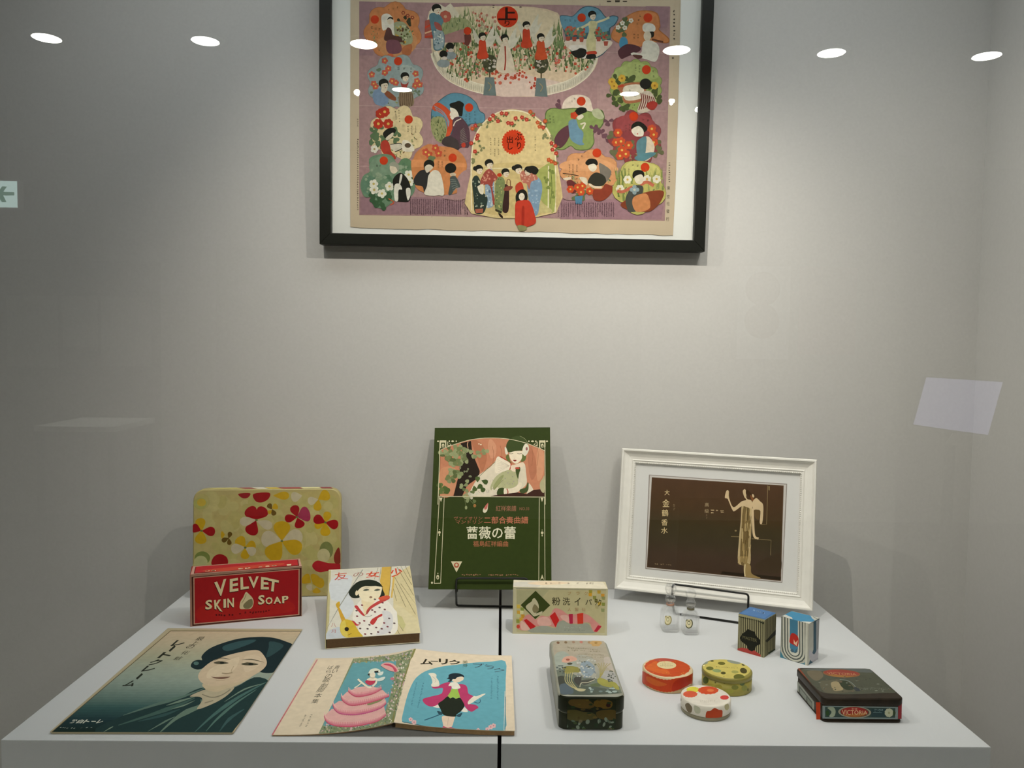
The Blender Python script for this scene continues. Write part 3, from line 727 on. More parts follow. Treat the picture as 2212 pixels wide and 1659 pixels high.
A.S('#5a4048', [(1500, 1300), (1580, 1270), (1660, 1360), (1685, 1470), (1670, 1600), (1600, 1600), (1520, 1640), (1450, 1600), (1380, 1560), (1400, 1500), (1490, 1450)]); A.S('#463c3a', [(1400, 1500), (1480, 1480), (1560, 1540), (1560, 1630), (1470, 1600), (1390, 1570)])
A.L('#d8c7b4', 12, [(1505, 1370), (1530, 1320), (1590, 1290)]); A.E('#b8402e', 1615, 1575, 24, 28)
for k in range(9): A.L('#8f8c7c', 4, [(1580, 1430+k*16), (1620+k*5, 1390+k*18)], False)
# lower left: green scene, orange scene
A.fr(680, 250, 5.027)
A.S('#6f8a6d', [(590, 470), (700, 420), (830, 430), (900, 520), (1000, 460), (1050, 540), (1060, 640), (1090, 780), (1040, 880), (900, 900), (780, 990), (700, 1005), (640, 960), (620, 890), (540, 880), (495, 760), (530, 650), (600, 600)])
A.E('#7d9479', 740, 560, 150, 120); A.E('#64836a', 600, 760, 95, 110); A.E('#63815f', 985, 530, 70, 70); dots(['#83987a', '#5a7a5c', '#91a184'], inside([(520, 640), (860, 460), (1040, 560), (900, 850), (560, 850)]), 40, 51, (510, 440, 1050, 870), (10, 28))
seal(750, 488); chars(672, 545, 2, 34, 0, 22); leaves('#3f5d3e', [(700, 930), (760, 880), (660, 880), (720, 960), (1010, 700)], 50, 9, 4); blossoms('#e2dcc8', [(640, 740), (645, 805), (730, 845), (812, 768), (1020, 640), (1030, 720)], 50, 5, '#c9b56a')
A.S(BLK, [(850, 690), (930, 620), (1010, 690), (1045, 800), (1030, 920), (960, 935), (880, 915), (860, 800)]); A.S('#e0d9c8', [(865, 760), (920, 740), (950, 800), (910, 810), (905, 920), (868, 915)]); A.S('#dcd5c4', [(930, 640), (952, 650), (930, 740), (915, 740)]); A.S('#e0d9c8', [(990, 800), (1035, 790), (1040, 860), (1010, 920)]); A.E(SKIN, 860, 570, 46, 60); A.S('#9a9a86', [(808, 540), (850, 500), (910, 530), (910, 620), (880, 560)]); A.L('#c45a33', 10, [(800, 900), (860, 940), (820, 970)])
A.S(ORG, [(1045, 540), (1070, 470), (1110, 390), (1230, 310), (1330, 330), (1500, 350), (1600, 420), (1650, 520), (1640, 600), (1590, 660), (1580, 740), (1560, 830), (1420, 860), (1260, 850), (1100, 780)])
A.P('#d9905c', [(1050, 480), (1330, 480), (1640, 520), (1640, 560), (1050, 560)]); A.S(MAU, [(1540, 700), (1620, 600), (1690, 620), (1640, 900), (1400, 900), (1420, 860), (1540, 850)])
seal(1497, 458); chars(1408, 385, 2, 0, 52, 24); chars(1340, 500, 3, 0, 28, 22); chars(1382, 505, 3, 0, 24, 20); blossoms('#c4553c', [(1205, 395), (1240, 425), (1310, 350), (1345, 410)], 42); leaves('#6f7c56', [(1270, 440), (1250, 480)], 30, 4, 4)
A.S('#33312f', [(1075, 690), (1140, 600), (1230, 590), (1255, 650), (1240, 760), (1190, 830), (1170, 770), (1090, 750)]); A.S(BLK, [(1185, 520), (1230, 478), (1290, 500), (1290, 560), (1200, 590)]); A.S('#d8cab2', [(1195, 560), (1240, 530), (1285, 560), (1250, 600), (1215, 620)])
A.S('#ddd3bf', [(1235, 650), (1300, 590), (1370, 640), (1405, 850), (1340, 865), (1270, 870), (1190, 850), (1220, 760)]); A.E(BLK, 1475, 570, 62, 56); A.E('#c9b79c', 1500, 640, 34, 20)
A.S('#4c5350', [(1470, 670), (1530, 660), (1580, 770), (1530, 790), (1480, 860), (1450, 850), (1470, 740)])
for k in range(6): A.L('#8d9488', 5, [(1470+k*6, 690+k*26), (1530+k*6, 700+k*16)], False)
A.marks('#4a2f38', (1030, 905, 1668, 1075), 22, 27, 0.5, 8); A.marks('#5d4a40', (455, 30, 474, 120), 8, 1, 0.8, 4); A.marks('#5d4a40', (455, 250, 474, 1030), 40, 1, 0.8, 5)
# --- right column
A.fr(1100, 0, 4.809)
A.S('#44606a', [(522, 175), (590, 160), (660, 165), (740, 90), (820, 62), (930, 90), (1010, 180), (1070, 160), (1135, 180), (1100, 260), (1050, 300), (1052, 440), (1000, 540), (900, 605), (760, 600), (650, 540), (600, 440), (570, 330)])
A.S('#6a96a6', [(530, 180), (592, 168), (662, 172), (744, 98), (820, 72), (924, 98), (1006, 188), (1070, 170), (1125, 186), (1090, 254), (1040, 290), (1010, 330), (780, 340), (580, 320)])
A.S('#d9c8b3', [(590, 420), (1050, 420), (1000, 530), (890, 598), (770, 590), (650, 530)]); A.S('#ddd2c4', [(620, 480), (800, 480), (800, 600), (720, 590)])
seal(752, 185, 44); chars(580, 212, 3, 50, 2, 24); head(862, 160, 42)
A.S('#c9bf8f', [(820, 240), (860, 215), (915, 235), (905, 300), (900, 420), (890, 560), (820, 560), (800, 430), (830, 320)]); A.L('#d5cba0', 24, [(840, 240), (760, 285), (690, 310)]); A.L('#d5cba0', 22, [(900, 235), (980, 210), (1040, 180)]); A.S('#bb4630', [(805, 540), (895, 530), (905, 565), (815, 570)])
A.S('#25241f', [(640, 540), (700, 520), (740, 500), (800, 520), (790, 580), (740, 605), (680, 590)]); A.S('#25241f', [(810, 570), (890, 565), (895, 605), (805, 610)])
for x, y in ((612, 380), (677, 385), (752, 390), (930, 385), (1005, 430)):
    leaves('#6c8466', [(x, y-20), (x+8, y-50), (x-10, y-60)], 28, int(x), 4); A.P('#a9503e', [(x-26, y), (x+24, y), (x+16, y+46), (x-18, y+46)]); dots(['#b9402c', '#c06a4f'], inside([(x-34, y-100), (x+34, y-100), (x+30, y-20), (x-30, y-20)]), 8, int(x)+3, (x-36, y-110, x+36, y-20), (8, 16))
A.S('#b06e3e', [(1060, 350), (1150, 220), (1290, 130), (1420, 108), (1540, 140), (1570, 270), (1560, 310), (1660, 400), (1640, 450), (1500, 440), (1300, 500), (1100, 430)])
A.S(ORG, [(1068, 350), (1156, 228), (1294, 138), (1420, 118), (1530, 148), (1560, 270), (1552, 316), (1650, 404), (1630, 440), (1500, 432), (1300, 490), (1106, 424)])
seal(1440, 185, 46); chars(1355, 165, 2, -16, 46, 22); chars(1328, 248, 1, 0, 40, 20); chars(1295, 360, 2, 0, 34, 20); chars(1335, 365, 2, 0, 30, 20)
leaves('#5f6a45', [(1180, 270), (1210, 230), (1150, 290), (1230, 280), (1190, 330)], 34, 6, 4); blossoms('#e0d8c6', [(1130, 285), (1200, 290), (1265, 215), (1175, 240)], 26, 5, '#b89a60')
A.S('#4a8aa6', [(1165, 390), (1210, 390), (1232, 440), (1220, 500), (1180, 530), (1145, 480), (1145, 430)]); A.S('#563438', [(1130, 530), (1220, 460), (1340, 480), (1365, 520), (1290, 560), (1220, 590), (1160, 610)])
A.S('#dcd6c6', [(1385, 270), (1420, 240), (1490, 250), (1520, 290), (1500, 330), (1400, 330)]); A.S(BLK, [(1440, 340), (1500, 330), (1500, 380), (1470, 390)]); A.E(SKIN, 1435, 375, 40, 52); A.S('#d8d2c0', [(1390, 440), (1460, 420), (1540, 460), (1560, 540), (1520, 640), (1430, 620), (1270, 570), (1290, 545), (1370, 550)]); A.P('#6a3f2c', [(1480, 400), (1600, 428), (1596, 446), (1480, 420)]); A.S('#5f3a33', [(1280, 570), (1370, 575), (1380, 600), (1330, 610)])
medal('#93a05c', '#55603c', 1315, 890, 262, 262, 14, 0.10)
A.S('#a3ad6b', [(1080, 760), (1300, 640), (1540, 760), (1480, 830), (1120, 840)])
seal(1424, 725, 46); chars(1310, 680, 3, 0, 28, 20); chars(1350, 690, 3, 0, 28, 20); chars(1492, 740, 2, 4, 54, 22)
leaves('#4d5731', [(1110, 830), (1250, 800), (1500, 900), (1090, 930), (1120, 1050), (1190, 1100), (1240, 850), (1540, 950), (1530, 1030), (1070, 990)], 40, 8, 4); blossoms('#d0a640', [(1170, 815), (1090, 895), (1510, 890), (1065, 850)], 40, 7, '#a3702a')
A.S('#a96b4a', [(1130, 890), (1350, 855), (1420, 930), (1400, 1040), (1210, 1075), (1170, 980)]); A.S('#ddd1b9', [(1190, 905), (1350, 880), (1400, 940), (1380, 1020), (1210, 1040)]); A.L('#6a6a52', 7, [(1250, 930), (1270, 980), (1300, 1000), (1340, 985)]); A.E(BLK, 1415, 872, 60, 56); A.S('#b5482f', [(1130, 890), (1180, 880), (1190, 900), (1140, 910)])
A.S('#c9b9a4', [(1380, 960), (1460, 950), (1520, 1040), (1500, 1110), (1420, 1170), (1330, 1160), (1370, 1040)])
for k in range(7): A.L('#7c3a34', 10, [(1365+k*22, 965+k*8), (1375+k*22, 1040+k*4), (1345+k*24, 1145-k*8)])
A.S('#a63a30', [(1430, 1080), (1490, 1050), (1540, 1080), (1500, 1140), (1440, 1130)])
A.S('#e0cdb8', [(550, 1120), (570, 1050), (640, 995), (740, 985), (830, 1020), (860, 1110), (850, 1160), (560, 1160)])
A.S('#5d6b3e', [(380, 1160), (450, 1120), (560, 1130), (700, 1120), (860, 1160), (960, 1140), (992, 1230), (960, 1320), (880, 1390), (885, 1480), (830, 1555), (700, 1560), (640, 1520), (560, 1560), (480, 1540), (420, 1420), (375, 1280)])
A.S('#8a9a58', [(388, 1170), (450, 1128), (560, 1138), (700, 1130), (860, 1168), (950, 1150), (982, 1230), (950, 1312), (872, 1384), (876, 1476), (824, 1546), (700, 1550), (640, 1510), (560, 1550), (486, 1530), (428, 1414), (384, 1280)]); A.S('#b6b791', [(860, 1150), (930, 1130), (985, 1210), (950, 1240), (880, 1210)])
seal(748, 1052, 46); chars(625, 1078, 3, 26, -26, 20); chars(420, 1210, 3, 2, 30, 20); chars(455, 1215, 3, 2, 30, 18)
A.S('#5f3b41', [(470, 1440), (530, 1350), (620, 1300), (640, 1360), (600, 1470), (530, 1540), (480, 1510)]); A.S('#6d8ea0', [(620, 1260), (690, 1240), (720, 1320), (770, 1380), (760, 1470), (780, 1500), (720, 1505), (640, 1450), (620, 1350)]); A.S('#e0d3bb', [(700, 1200), (760, 1190), (770, 1220), (720, 1245)]); A.S(BLK, [(680, 1160), (720, 1118), (790, 1120), (806, 1160), (760, 1180), (720, 1200), (690, 1190)]); A.flower('#c4482a', 672, 1200, 40, 5, '#c4482a'); A.L('#dccfb6', 16, [(740, 1290), (790, 1280), (760, 1340)]); leaves('#6d4a52', [(920, 1350), (960, 1390), (1030, 1260), (880, 1340), (530, 1080), (1000, 1440)], 34, 10, 4)
medal('#8c4142', '#5a4038', 1305, 1440, 258, 272, 9, 0.2)
A.S('#9a4a4a', [(1120, 1230), (1300, 1190), (1480, 1240), (1500, 1350), (1150, 1360)]); seal(1292, 1210, 46); chars(1390, 1250, 2, 46, 4, 24); chars(1210, 1310, 3, 0, 26, 18); chars(1250, 1300, 3, 0, 26, 18)
leaves('#6b6a4a', [(1080, 1420), (1120, 1560), (1200, 1600), (1520, 1500), (1080, 1620), (1540, 1580), (1240, 1500)], 42, 12, 4); blossoms('#c5502f', [(1110, 1480), (1160, 1470), (1170, 1560), (1240, 1510), (1500, 1400), (1500, 1480), (1130, 1380), (1480, 1340), (1210, 1600), (1150, 1620)], 46, 6)
A.S('#d9c6ac', [(1400, 1440), (1460, 1430), (1510, 1530), (1470, 1640), (1400, 1660)]); A.S('#5f8389', [(1335, 1460), (1420, 1420), (1420, 1540), (1400, 1640), (1340, 1640), (1320, 1540)]); A.S(BLK, [(1265, 1340), (1280, 1290), (1340, 1262), (1400, 1290), (1435, 1340), (1400, 1375), (1380, 1340), (1300, 1330)]); A.S('#e3d7c2', [(1270, 1350), (1340, 1310), (1390, 1350), (1390, 1410), (1330, 1420), (1290, 1400)]); A.E(RED, 1332, 1392, 8, 6, n=8)
A.fr(1100, 250, 4.809)
A.S('#5c858b', [(1300, 440), (1360, 400), (1480, 380), (1520, 400), (1400, 470), (1330, 465)])
medal('#d29565', '#9a6743', 835, 590, 278, 220, 7, 0.22, 0.2); A.S('#ddA070', [(570, 480), (900, 440), (1100, 520), (1080, 580), (570, 560)]); A.S(MAU, [(540, 690), (600, 680), (640, 800), (700, 870), (560, 860)])
seal(910, 388, 46); chars(785, 380, 3, -34, 38, 24); chars(622, 515, 4, 0, 22, 18); chars(660, 515, 4, 0, 22, 18); chars(700, 520, 4, 0, 20, 18)
A.S('#7d7468', [(930, 510), (960, 500), (1060, 580), (1010, 690), (960, 660)]); A.S('#38362c', [(850, 620), (910, 590), (990, 630), (1000, 700), (920, 740), (850, 710), (815, 690)]); A.S(BLK, [(790, 490), (830, 448), (900, 455), (920, 500), (900, 520), (820, 520)]); A.S('#e3d6bd', [(820, 520), (880, 500), (910, 540), (880, 580), (840, 570)]); A.L(SKIN, 20, [(830, 710), (880, 740), (960, 745)])
A.S('#8e3f2c', [(870, 770), (960, 760), (1000, 710), (1080, 750), (1040, 830), (960, 885), (880, 870)]); A.S('#6b3230', [(595, 690), (650, 670), (720, 740), (700, 790), (640, 800)]); A.S('#d9c9b0', [(560, 650), (640, 640), (630, 665), (580, 670)]); leaves('#67704a', [(700, 780), (740, 810), (780, 830), (690, 830)], 36, 14, 4); blossoms('#c9502a', [(635, 765), (710, 745), (760, 730), (745, 795), (835, 785)], 40, 6); A.P('#56809b', [(680, 840), (765, 830), (750, 920), (690, 915)]); A.L(BLK, 8, [(555, 600), (640, 610), (720, 625)]); A.S('#ddcfb4', [(730, 640), (800, 650), (810, 720), (760, 690)])
medal('#b9b063', '#837a45', 1355, 740, 255, 258, 5, 0.26, 0.5); A.S('#c6bd72', [(1250, 480), (1460, 490), (1560, 600), (1200, 620)])
seal(1410, 537, 46); chars(1280, 518, 2, 52, 4, 24); chars(1200, 555, 3, 0, 24, 20); chars(1238, 560, 3, 0, 24, 20)
spray(['#7f8a4a', '#94995a', '#6a7840'], inside([(1100, 600), (1280, 640), (1260, 880), (1120, 900)]), 30, 61, (1100, 600, 1280, 900), (60, 140), 22); spray(['#7f8a4a', '#94995a'], inside([(1420, 640), (1600, 640), (1600, 780), (1430, 780)]), 22, 62, (1420, 640, 1600, 780), (60, 120), 20)
blossoms('#e2dac2', [(1228, 665), (1430, 660), (1530, 660), (1150, 760)], 44, 6, '#cfa850'); A.S('#86422a', [(1160, 910), (1400, 800), (1595, 780), (1580, 880), (1500, 970), (1420, 1000), (1240, 980)])
A.L('#c06a50', 34, [(1360, 720), (1430, 690), (1500, 730)]); A.L('#c06a50', 32, [(1120, 780), (1180, 790), (1280, 740)]); A.S('#4d4d46', [(1210, 850), (1290, 730), (1390, 740), (1370, 860), (1340, 980), (1250, 1000), (1220, 950)]); A.S('#c98555', [(1290, 850), (1380, 810), (1440, 830), (1460, 960), (1330, 1000), (1280, 930)]); A.S(BLK, [(1285, 590), (1330, 565), (1390, 580), (1395, 640), (1290, 650)]); A.S('#e3d6bd', [(1300, 640), (1370, 610), (1395, 660), (1370, 710), (1320, 700)]); A.flower('#8fa0a2', 1300, 770, 50, 4, '#c9c5b0')
A.marks('#4a2f38', (535, 900, 1095, 1050), 18, 24, 0.5, 9); A.marks('#4a2f38', (500, 980, 520, 1050), 6, 1, 0.8, 9)
for ch, x, y in (('東', 1655, 752), ('京', 1652, 842), ('社', 1650, 912), ('發', 1648, 992), ('行', 1645, 1074)): A.T('#3c342a', ch, (x-16, y-20, x+16, y+20))
A.marks('#4a4038', (1652, 480, 1670, 700), 9, 1, 0.9, 6); A.fr(1100, 0, 4.809); A.marks('#4a4038', (1700, 100, 1722, 420), 8, 1, 0.9, 7); A.marks('#3c342a', (985, -4, 1325, 26), 1, 4, 0.8, 17); A.E('#6a6258', 1700, 602, 11)
# --- the cream arch and the group of visitors
A.fr(680, 0, 5.027)
arch = [(1700, 2320), (1690, 1900), (1705, 1600), (1760, 1430), (1850, 1310), (1980, 1220), (2110, 1190), (2240, 1200), (2390, 1260), (2510, 1370), (2590, 1530), (2622, 1720), (2622, 2310)]
A.S('#d8c08a', arch, 3)
A.fr(680, 250, 5.027)
A.S('#cbb37a', [(1830, 560), (2560, 570), (2600, 1040), (1760, 1030)]); A.P('#e0cf9f', [(1850, 565), (2590, 570), (2590, 585), (1850, 580)])
A.L('#e9dcb8', 12, [(1705, 1030), (1698, 600), (1715, 340), (1765, 180), (1855, 60), (1985, -30), (2110, -58)]); A.L('#e9dcb8', 12, [(2110, -58), (2250, -45), (2395, 20), (2505, 130), (2580, 280), (2612, 460), (2610, 1050)])
A.S('#a3a75d', [(2395, 640), (2470, 560), (2600, 540), (2600, 1040), (2480, 950), (2400, 800)]); A.S('#c7b87f', [(2395, 930), (2490, 960), (2580, 1045), (2390, 1045)]); A.L('#e9dcb8', 12, [(2538, 545), (2535, 1000)], False); A.L('#6f7a3c', 9, [(2560, 580), (2575, 780), (2555, 960)]); leaves('#7a8444', [(2500, 700), (2560, 620), (2540, 760), (2590, 860)], 26, 15, 4)
q = random.Random(77)
for x, y in [(1712, 140), (1745, 110), (1770, 215), (1760, 250), (1900, 40), (1960, 20), (1990, 60), (1935, 0), (2030, -25), (2080, -20), (2100, 80), (2140, 85), (2180, 30), (2250, 20), (2300, 45), (2370, -10), (2420, 75), (2440, 120), (2480, 130), (2570, 300), (2610, 330), (2580, 370), (2620, 410), (2540, 480), (2570, 500), (2610, 520), (1740, 390), (1700, 300), (2500, 60), (2340, -40)]:
    leaves('#75794a', [(x+14, y+10)], 20, int(x+y), 3); A.flower('#b93c34' if q.random() < 0.7 else '#c4582e', x, y, 24, 5, '#d98a5a', q.random())
leaves('#85855a', [(1740, 470), (1740, 500), (1810, 350), (1790, 80), (1880, 100), (2480, 220), (2500, 240), (2590, 240)], 26, 16, 3)
A.E('#cf3f1e', 2158, 288, 120, 126, n=32)
for k in range(26):
    a = k*2*math.pi/26; A.E('#cf3f1e', 2158+118*math.cos(a), 288+126*math.sin(a), 12, n=8)
for ch, b in (('出', (2085, 225, 2150, 300)), ('し', (2095, 300, 2150, 370)), ('ぶ', (2170, 190, 2250, 270)), ('り', (2195, 285, 2240, 365))): A.T('#4c1408', ch, b, 0.02)
chars(1908, 250, 4, 0, 22, 18); chars(1952, 250, 4, 0, 22, 18); chars(1995, 250, 4, 0, 24, 18); chars(1908, 370, 3, 0, 24, 18); chars(1952, 370, 4, 0, 22, 18); chars(1992, 370, 3, 0, 24, 18); chars(2392, 235, 6, 0, 28, 18)
def robe(c, pts, dotc=None, seed=1):
    A.S(c, pts)
    if dotc:
        xs, ys = [p[0] for p in pts], [p[1] for p in pts]; dots(dotc, inside(pts), 22, seed, (min(xs), min(ys), max(xs), max(ys)), (6, 12))
robe('#8fa3b0', [(1870, 600), (1930, 590), (1950, 760), (1945, 960), (1900, 1000), (1860, 980), (1850, 760)], ['#5a6c80', '#c5ccc8'], 3)
robe('#9c4a3f', [(1840, 620), (1900, 580), (1965, 640), (1990, 690), (1940, 720), (1930, 800), (1960, 940), (1935, 960), (1900, 760), (1800, 760), (1790, 730)], ['#c98a72'], 4)
robe('#2f3b33', [(1710, 700), (1760, 650), (1800, 720), (1790, 800), (1870, 880), (1870, 960), (1830, 1060), (1740, 1055), (1725, 900)], ['#6f7d6c', '#b8b39a'], 5); A.S('#ddd2b8', [(1770, 770), (1830, 750), (1830, 850), (1790, 840)]); A.P('#a8604a', [(1740, 1015), (1830, 1010), (1825, 1055), (1750, 1058)])
robe('#3b2723', [(2040, 760), (2100, 760), (2110, 880), (2100, 1040), (2040, 1040), (2030, 900)]); robe('#7d8656', [(1965, 720), (2010, 660), (2060, 700), (2060, 820), (2040, 960), (2030, 1060), (1960, 1020), (1955, 860)], ['#b5ae6a', '#55603a'], 6); A.P('#3f3a2a', [(1960, 1010), (2030, 1040), (2020, 1062), (1960, 1035)]); A.S('#2a1c16', [(1995, 1055), (2040, 1090), (2038, 1115), (2005, 1090)])
A.S('#8a4a38', [(2050, 800), (2080, 770), (2150, 770), (2120, 810), (2060, 815)]); A.L('#6a3a2a', 7, [(2085, 770), (2090, 700), (2120, 700), (2125, 770)]); A.E(RED, 2005, 645, 26, 20)
robe('#7e97ac', [(2310, 700), (2390, 660), (2450, 700), (2470, 800), (2440, 960), (2420, 1070), (2360, 1080), (2320, 900)], ['#9fb0bd'], 7); robe('#b56f5c', [(2230, 620), (2320, 590), (2400, 640), (2420, 690), (2350, 720), (2330, 800), (2300, 740), (2250, 720)], ['#d3a58c'], 8); robe('#c0452d', [(2180, 760), (2240, 720), (2270, 800), (2250, 860), (2190, 840)])
head(1782, 585, 44, 1, bun=True); head(1892, 525, 46, 1); head(2070, 620, 42, 1); head(2205, 580, 46, 1, bun=True); head(2320, 600, 44, -1, bun=True); A.S(BLK, [(2310, 560), (2380, 545), (2430, 590), (2400, 640), (2350, 620)])
A.S(BLK, [(2180, 880), (2210, 820), (2260, 800), (2300, 830), (2310, 900), (2270, 990), (2200, 970)]); A.S('#c23f2c', [(2180, 950), (2230, 920), (2320, 920), (2360, 980), (2385, 1060), (2400, 1160), (2330, 1200), (2240, 1215), (2180, 1170), (2175, 1060)]); A.S('#a83022', [(2250, 1000), (2275, 1000), (2270, 1200), (2245, 1205)]); A.E('#e6d8c0', 2247, 880, 32, 40); A.L(BLK, 3, [(2230, 875), (2242, 872)], False); A.L(BLK, 3, [(2254, 872), (2266, 874)], False); A.S('#8f8a5c', [(2205, 1190), (2290, 1200), (2300, 1235), (2240, 1255), (2210, 1230)])
A.fr(0, 0, 1)
A.build('pictorial_print', sub(t, 'print_sheet'), print_mat('lithograph_ink', 0.8, 0.06, mottle=0.16, nscale=150), 'pink board-game sheet of flower medallions, a garden and an arch')
# clear glazing of the frame
o = obox('glazing', fBL+(eu+ev)*(RWD-0.002)-fn*0.0075, eu*(fw-2*RWD+0.004), ev*(fh-2*RWD+0.004), fn*0.002, [clear_mat('pane_body', 0.0, (0.985, 0.995, 0.985)), clear_mat('glazing_face', 1.7)], t)
for p in o.data.polygons:
    p.material_index = 1 if Vector(p.normal).dot(Vector(fn)) > 0.9 else 0
# ------------------------------------------------------------------ shared bits for the things on the plinths
PAPER = print_mat('printed_paper', 0.75, 0.08, mottle=0.07, nscale=120)
TIN = print_mat('printed_tin', 0.38, 0.18, coat=0.04, mottle=0.10, nscale=90)
CARD = print_mat('printed_card', 0.6, 0.10, mottle=0.07, nscale=110)
def grad(A, q, cols, n=28):
    """printed tint that shades from one colour to the next down a four-cornered field"""
    rgb = [hexl(c, A.gain) for c in cols]
    mp = lambda u, v: tuple((q[0][k]*(1-u)+q[1][k]*u)*(1-v)+(q[3][k]*(1-u)+q[2][k]*u)*v for k in (0, 1))
    cs, ps = [], []
    for i in range(n):
        t = (i+0.5)/n*(len(rgb)-1); j = min(int(t), len(rgb)-2); a = t-j
        cs.append(tuple(rgb[j][k]*(1-a)+rgb[j+1][k]*a for k in range(3))); ps.append([mp(0, i/n), mp(1, i/n), mp(1, (i+1)/n), mp(0, (i+1)/n)])
    A.many(cs, ps)
def rel(*p): return V(p[0], p[1], p[2]+ZC)

# ------------------------------------------------------------------ floral tray standing at the back wall
tBL, tBR, tTL = rel(-0.5682, 1.4630, -0.4848), rel(-0.2998, 1.4900, -0.4848), rel(-0.5700, 1.4727, -0.2810)
u = tBR-tBL; W = np.linalg.norm(u); eu_ = u/W; v = tTL-tBL; v -= eu_*(v@eu_); H = np.linalg.norm(v); ev_ = v/H; nn = np.cross(eu_, ev_); nn = nn if nn[1] < 0 else -nn
t = thing('floral_tray', (tBL+tBR)/2-nn*0.012, 'pale yellow tin tray with red and yellow flowers standing behind the red soap box', 'tray')
prism('tray_body', rrect(tBL, u, v, 0.021, 8), -nn*0.022, mat('tray_tin', '#a89a63', rough=0.4, noise=0.06, nscale=30, gain=1.2), t, bevel=0.0025, smooth=True)
A = Art(Flat(tBL, u, v, nn), gain=1.22).fr(380, 1020, 4.74)
A.P('#a99b62', [((p-0)) for p in []] or [(185, 350), (215, 290), (290, 240), (1590, 190), (1650, 230), (1672, 300), (1668, 1240), (185, 1310)])
q = random.Random(31)
for _ in range(150):        # stippled green and cream shading between the flowers
    x, y = q.uniform(230, 1630), q.uniform(260, 1230); A.E(q.choice(['#aca268', '#a89e62', '#ada36a', '#a69c5f', '#afa56c', '#a69e60']), x, y, q.uniform(40, 110), q.uniform(30, 70), q.uniform(0, 90), n=14)
YL, RD, WH, DR = '#b5921a', '#8e1216', '#b5ab8c', '#5f4916'
A.E('#9c9a56', 250, 320, 70, 60).E('#b39a35', 262, 310, 46, 40)
for c, x0, y0, x1, y1, wd in ((RD, 825, 480, 735, 365, 130), (RD, 830, 480, 915, 365, 120), (RD, 818, 500, 755, 640, 130), (WH, 818, 490, 655, 510, 90), (WH, 830, 500, 985, 560, 90),
        (RD, 1240, 455, 1205, 340, 92), (RD, 1240, 458, 1115, 480, 80), (RD, 1245, 470, 1278, 570, 100), ('#93304a', 1245, 455, 1372, 415, 150),
        (YL, 1530, 515, 1560, 405, 80), (YL, 1530, 515, 1420, 560, 70), (YL, 1530, 520, 1530, 655, 100), (RD, 1530, 515, 1412, 465, 95), (RD, 1535, 515, 1662, 545, 95),
        (YL, 262, 600, 245, 470, 100), (YL, 262, 600, 250, 735, 115), (RD, 255, 598, 160, 560, 90), (RD, 270, 600, 402, 610, 92),
        (WH, 1082, 705, 875, 670, 160), (WH, 1090, 700, 1295, 640, 150), (YL, 1086, 695, 1085, 500, 165), (YL, 1090, 710, 1285, 800, 150), (YL, 1082, 712, 955, 890, 180),
        (YL, 710, 770, 630, 670, 110), (YL, 712, 768, 815, 735, 90), (YL, 712, 775, 705, 890, 85), (WH, 706, 772, 565, 790, 100), (WH, 714, 775, 815, 830, 90),
        (YL, 500, 640, 460, 640, 70), (DR, 540, 675, 560, 612, 45), (DR, 540, 675, 470, 705, 48), (DR, 542, 678, 550, 745, 44), (YL, 985, 370, 1040, 340, 60), (DR, 982, 378, 945, 325, 52), (DR, 985, 380, 1012, 442, 50), (YL, 980, 390, 945, 420, 40),
        (YL, 1460, 280, 1445, 395, 80), (YL, 1460, 275, 1570, 215, 110), (WH, 1455, 280, 1350, 300, 80), (WH, 1290, 240, 1180, 260, 100), (YL, 1000, 240, 1160, 240, 80),
        (YL, 1380, 1130, 1300, 1070, 110), (YL, 1400, 1130, 1440, 1050, 100), (YL, 1400, 1140, 1520, 1130, 100), (WH, 1390, 1150, 1350, 1200, 70), (YL, 1440, 1180, 1440, 1240, 80)):
    A.petal(c, x0, y0, x1, y1, wd)
A.S('#861b1e', [(640, 222), (760, 215), (735, 262), (680, 265)]); A.S(RD, [(795, 222), (955, 210), (950, 270), (880, 310), (815, 295)])
A.E('#6f7a3c', 270, 880, 80, 70).E('#a8a672', 255, 925, 70, 70); A.S(RD, [(365, 945), (385, 870), (450, 838), (520, 870), (530, 940), (450, 960)])
A.E('#6f7440', 1540, 800, 70, 90); A.E('#b3aa7c', 1512, 852, 66, 70); A.S('#a01d22', [(1398, 945), (1450, 905), (1560, 930), (1680, 940), (1680, 1000), (1560, 1010), (1470, 1025), (1410, 990)]); A.S('#7d2a1c', [(1620, 850), (1670, 770), (1690, 920), (1630, 930)])
for x, y in ((825, 490), (1240, 460), (1530, 515), (262, 600), (1085, 705), (710, 772)): A.E('#5f6a3a', x, y, 14, 11, n=10)
A.build('floral_print', sub(t, 'tray_body'), TIN)
top = Flat(tTL+eu_*0.012-nn*0.001, eu_*(W-0.024), -nn*0.02, ev_)
A = Art(top, gain=1.5)
for x0, x1, c in ((455, 520, '#b7a960'), (520, 548, '#8e3a34'), (548, 575, '#d0c6b0'), (575, 602, '#c2a62e'), (602, 650, '#8d2b2a'), (650, 690, '#c5bb84'), (690, 715, '#7d2b2a')):
    A.P(c, [(x0, 1062), (x1, 1060), (x1+4, 1046), (x0+4, 1048)])
A.build('rim_print', sub(t, 'tray_body'), TIN)

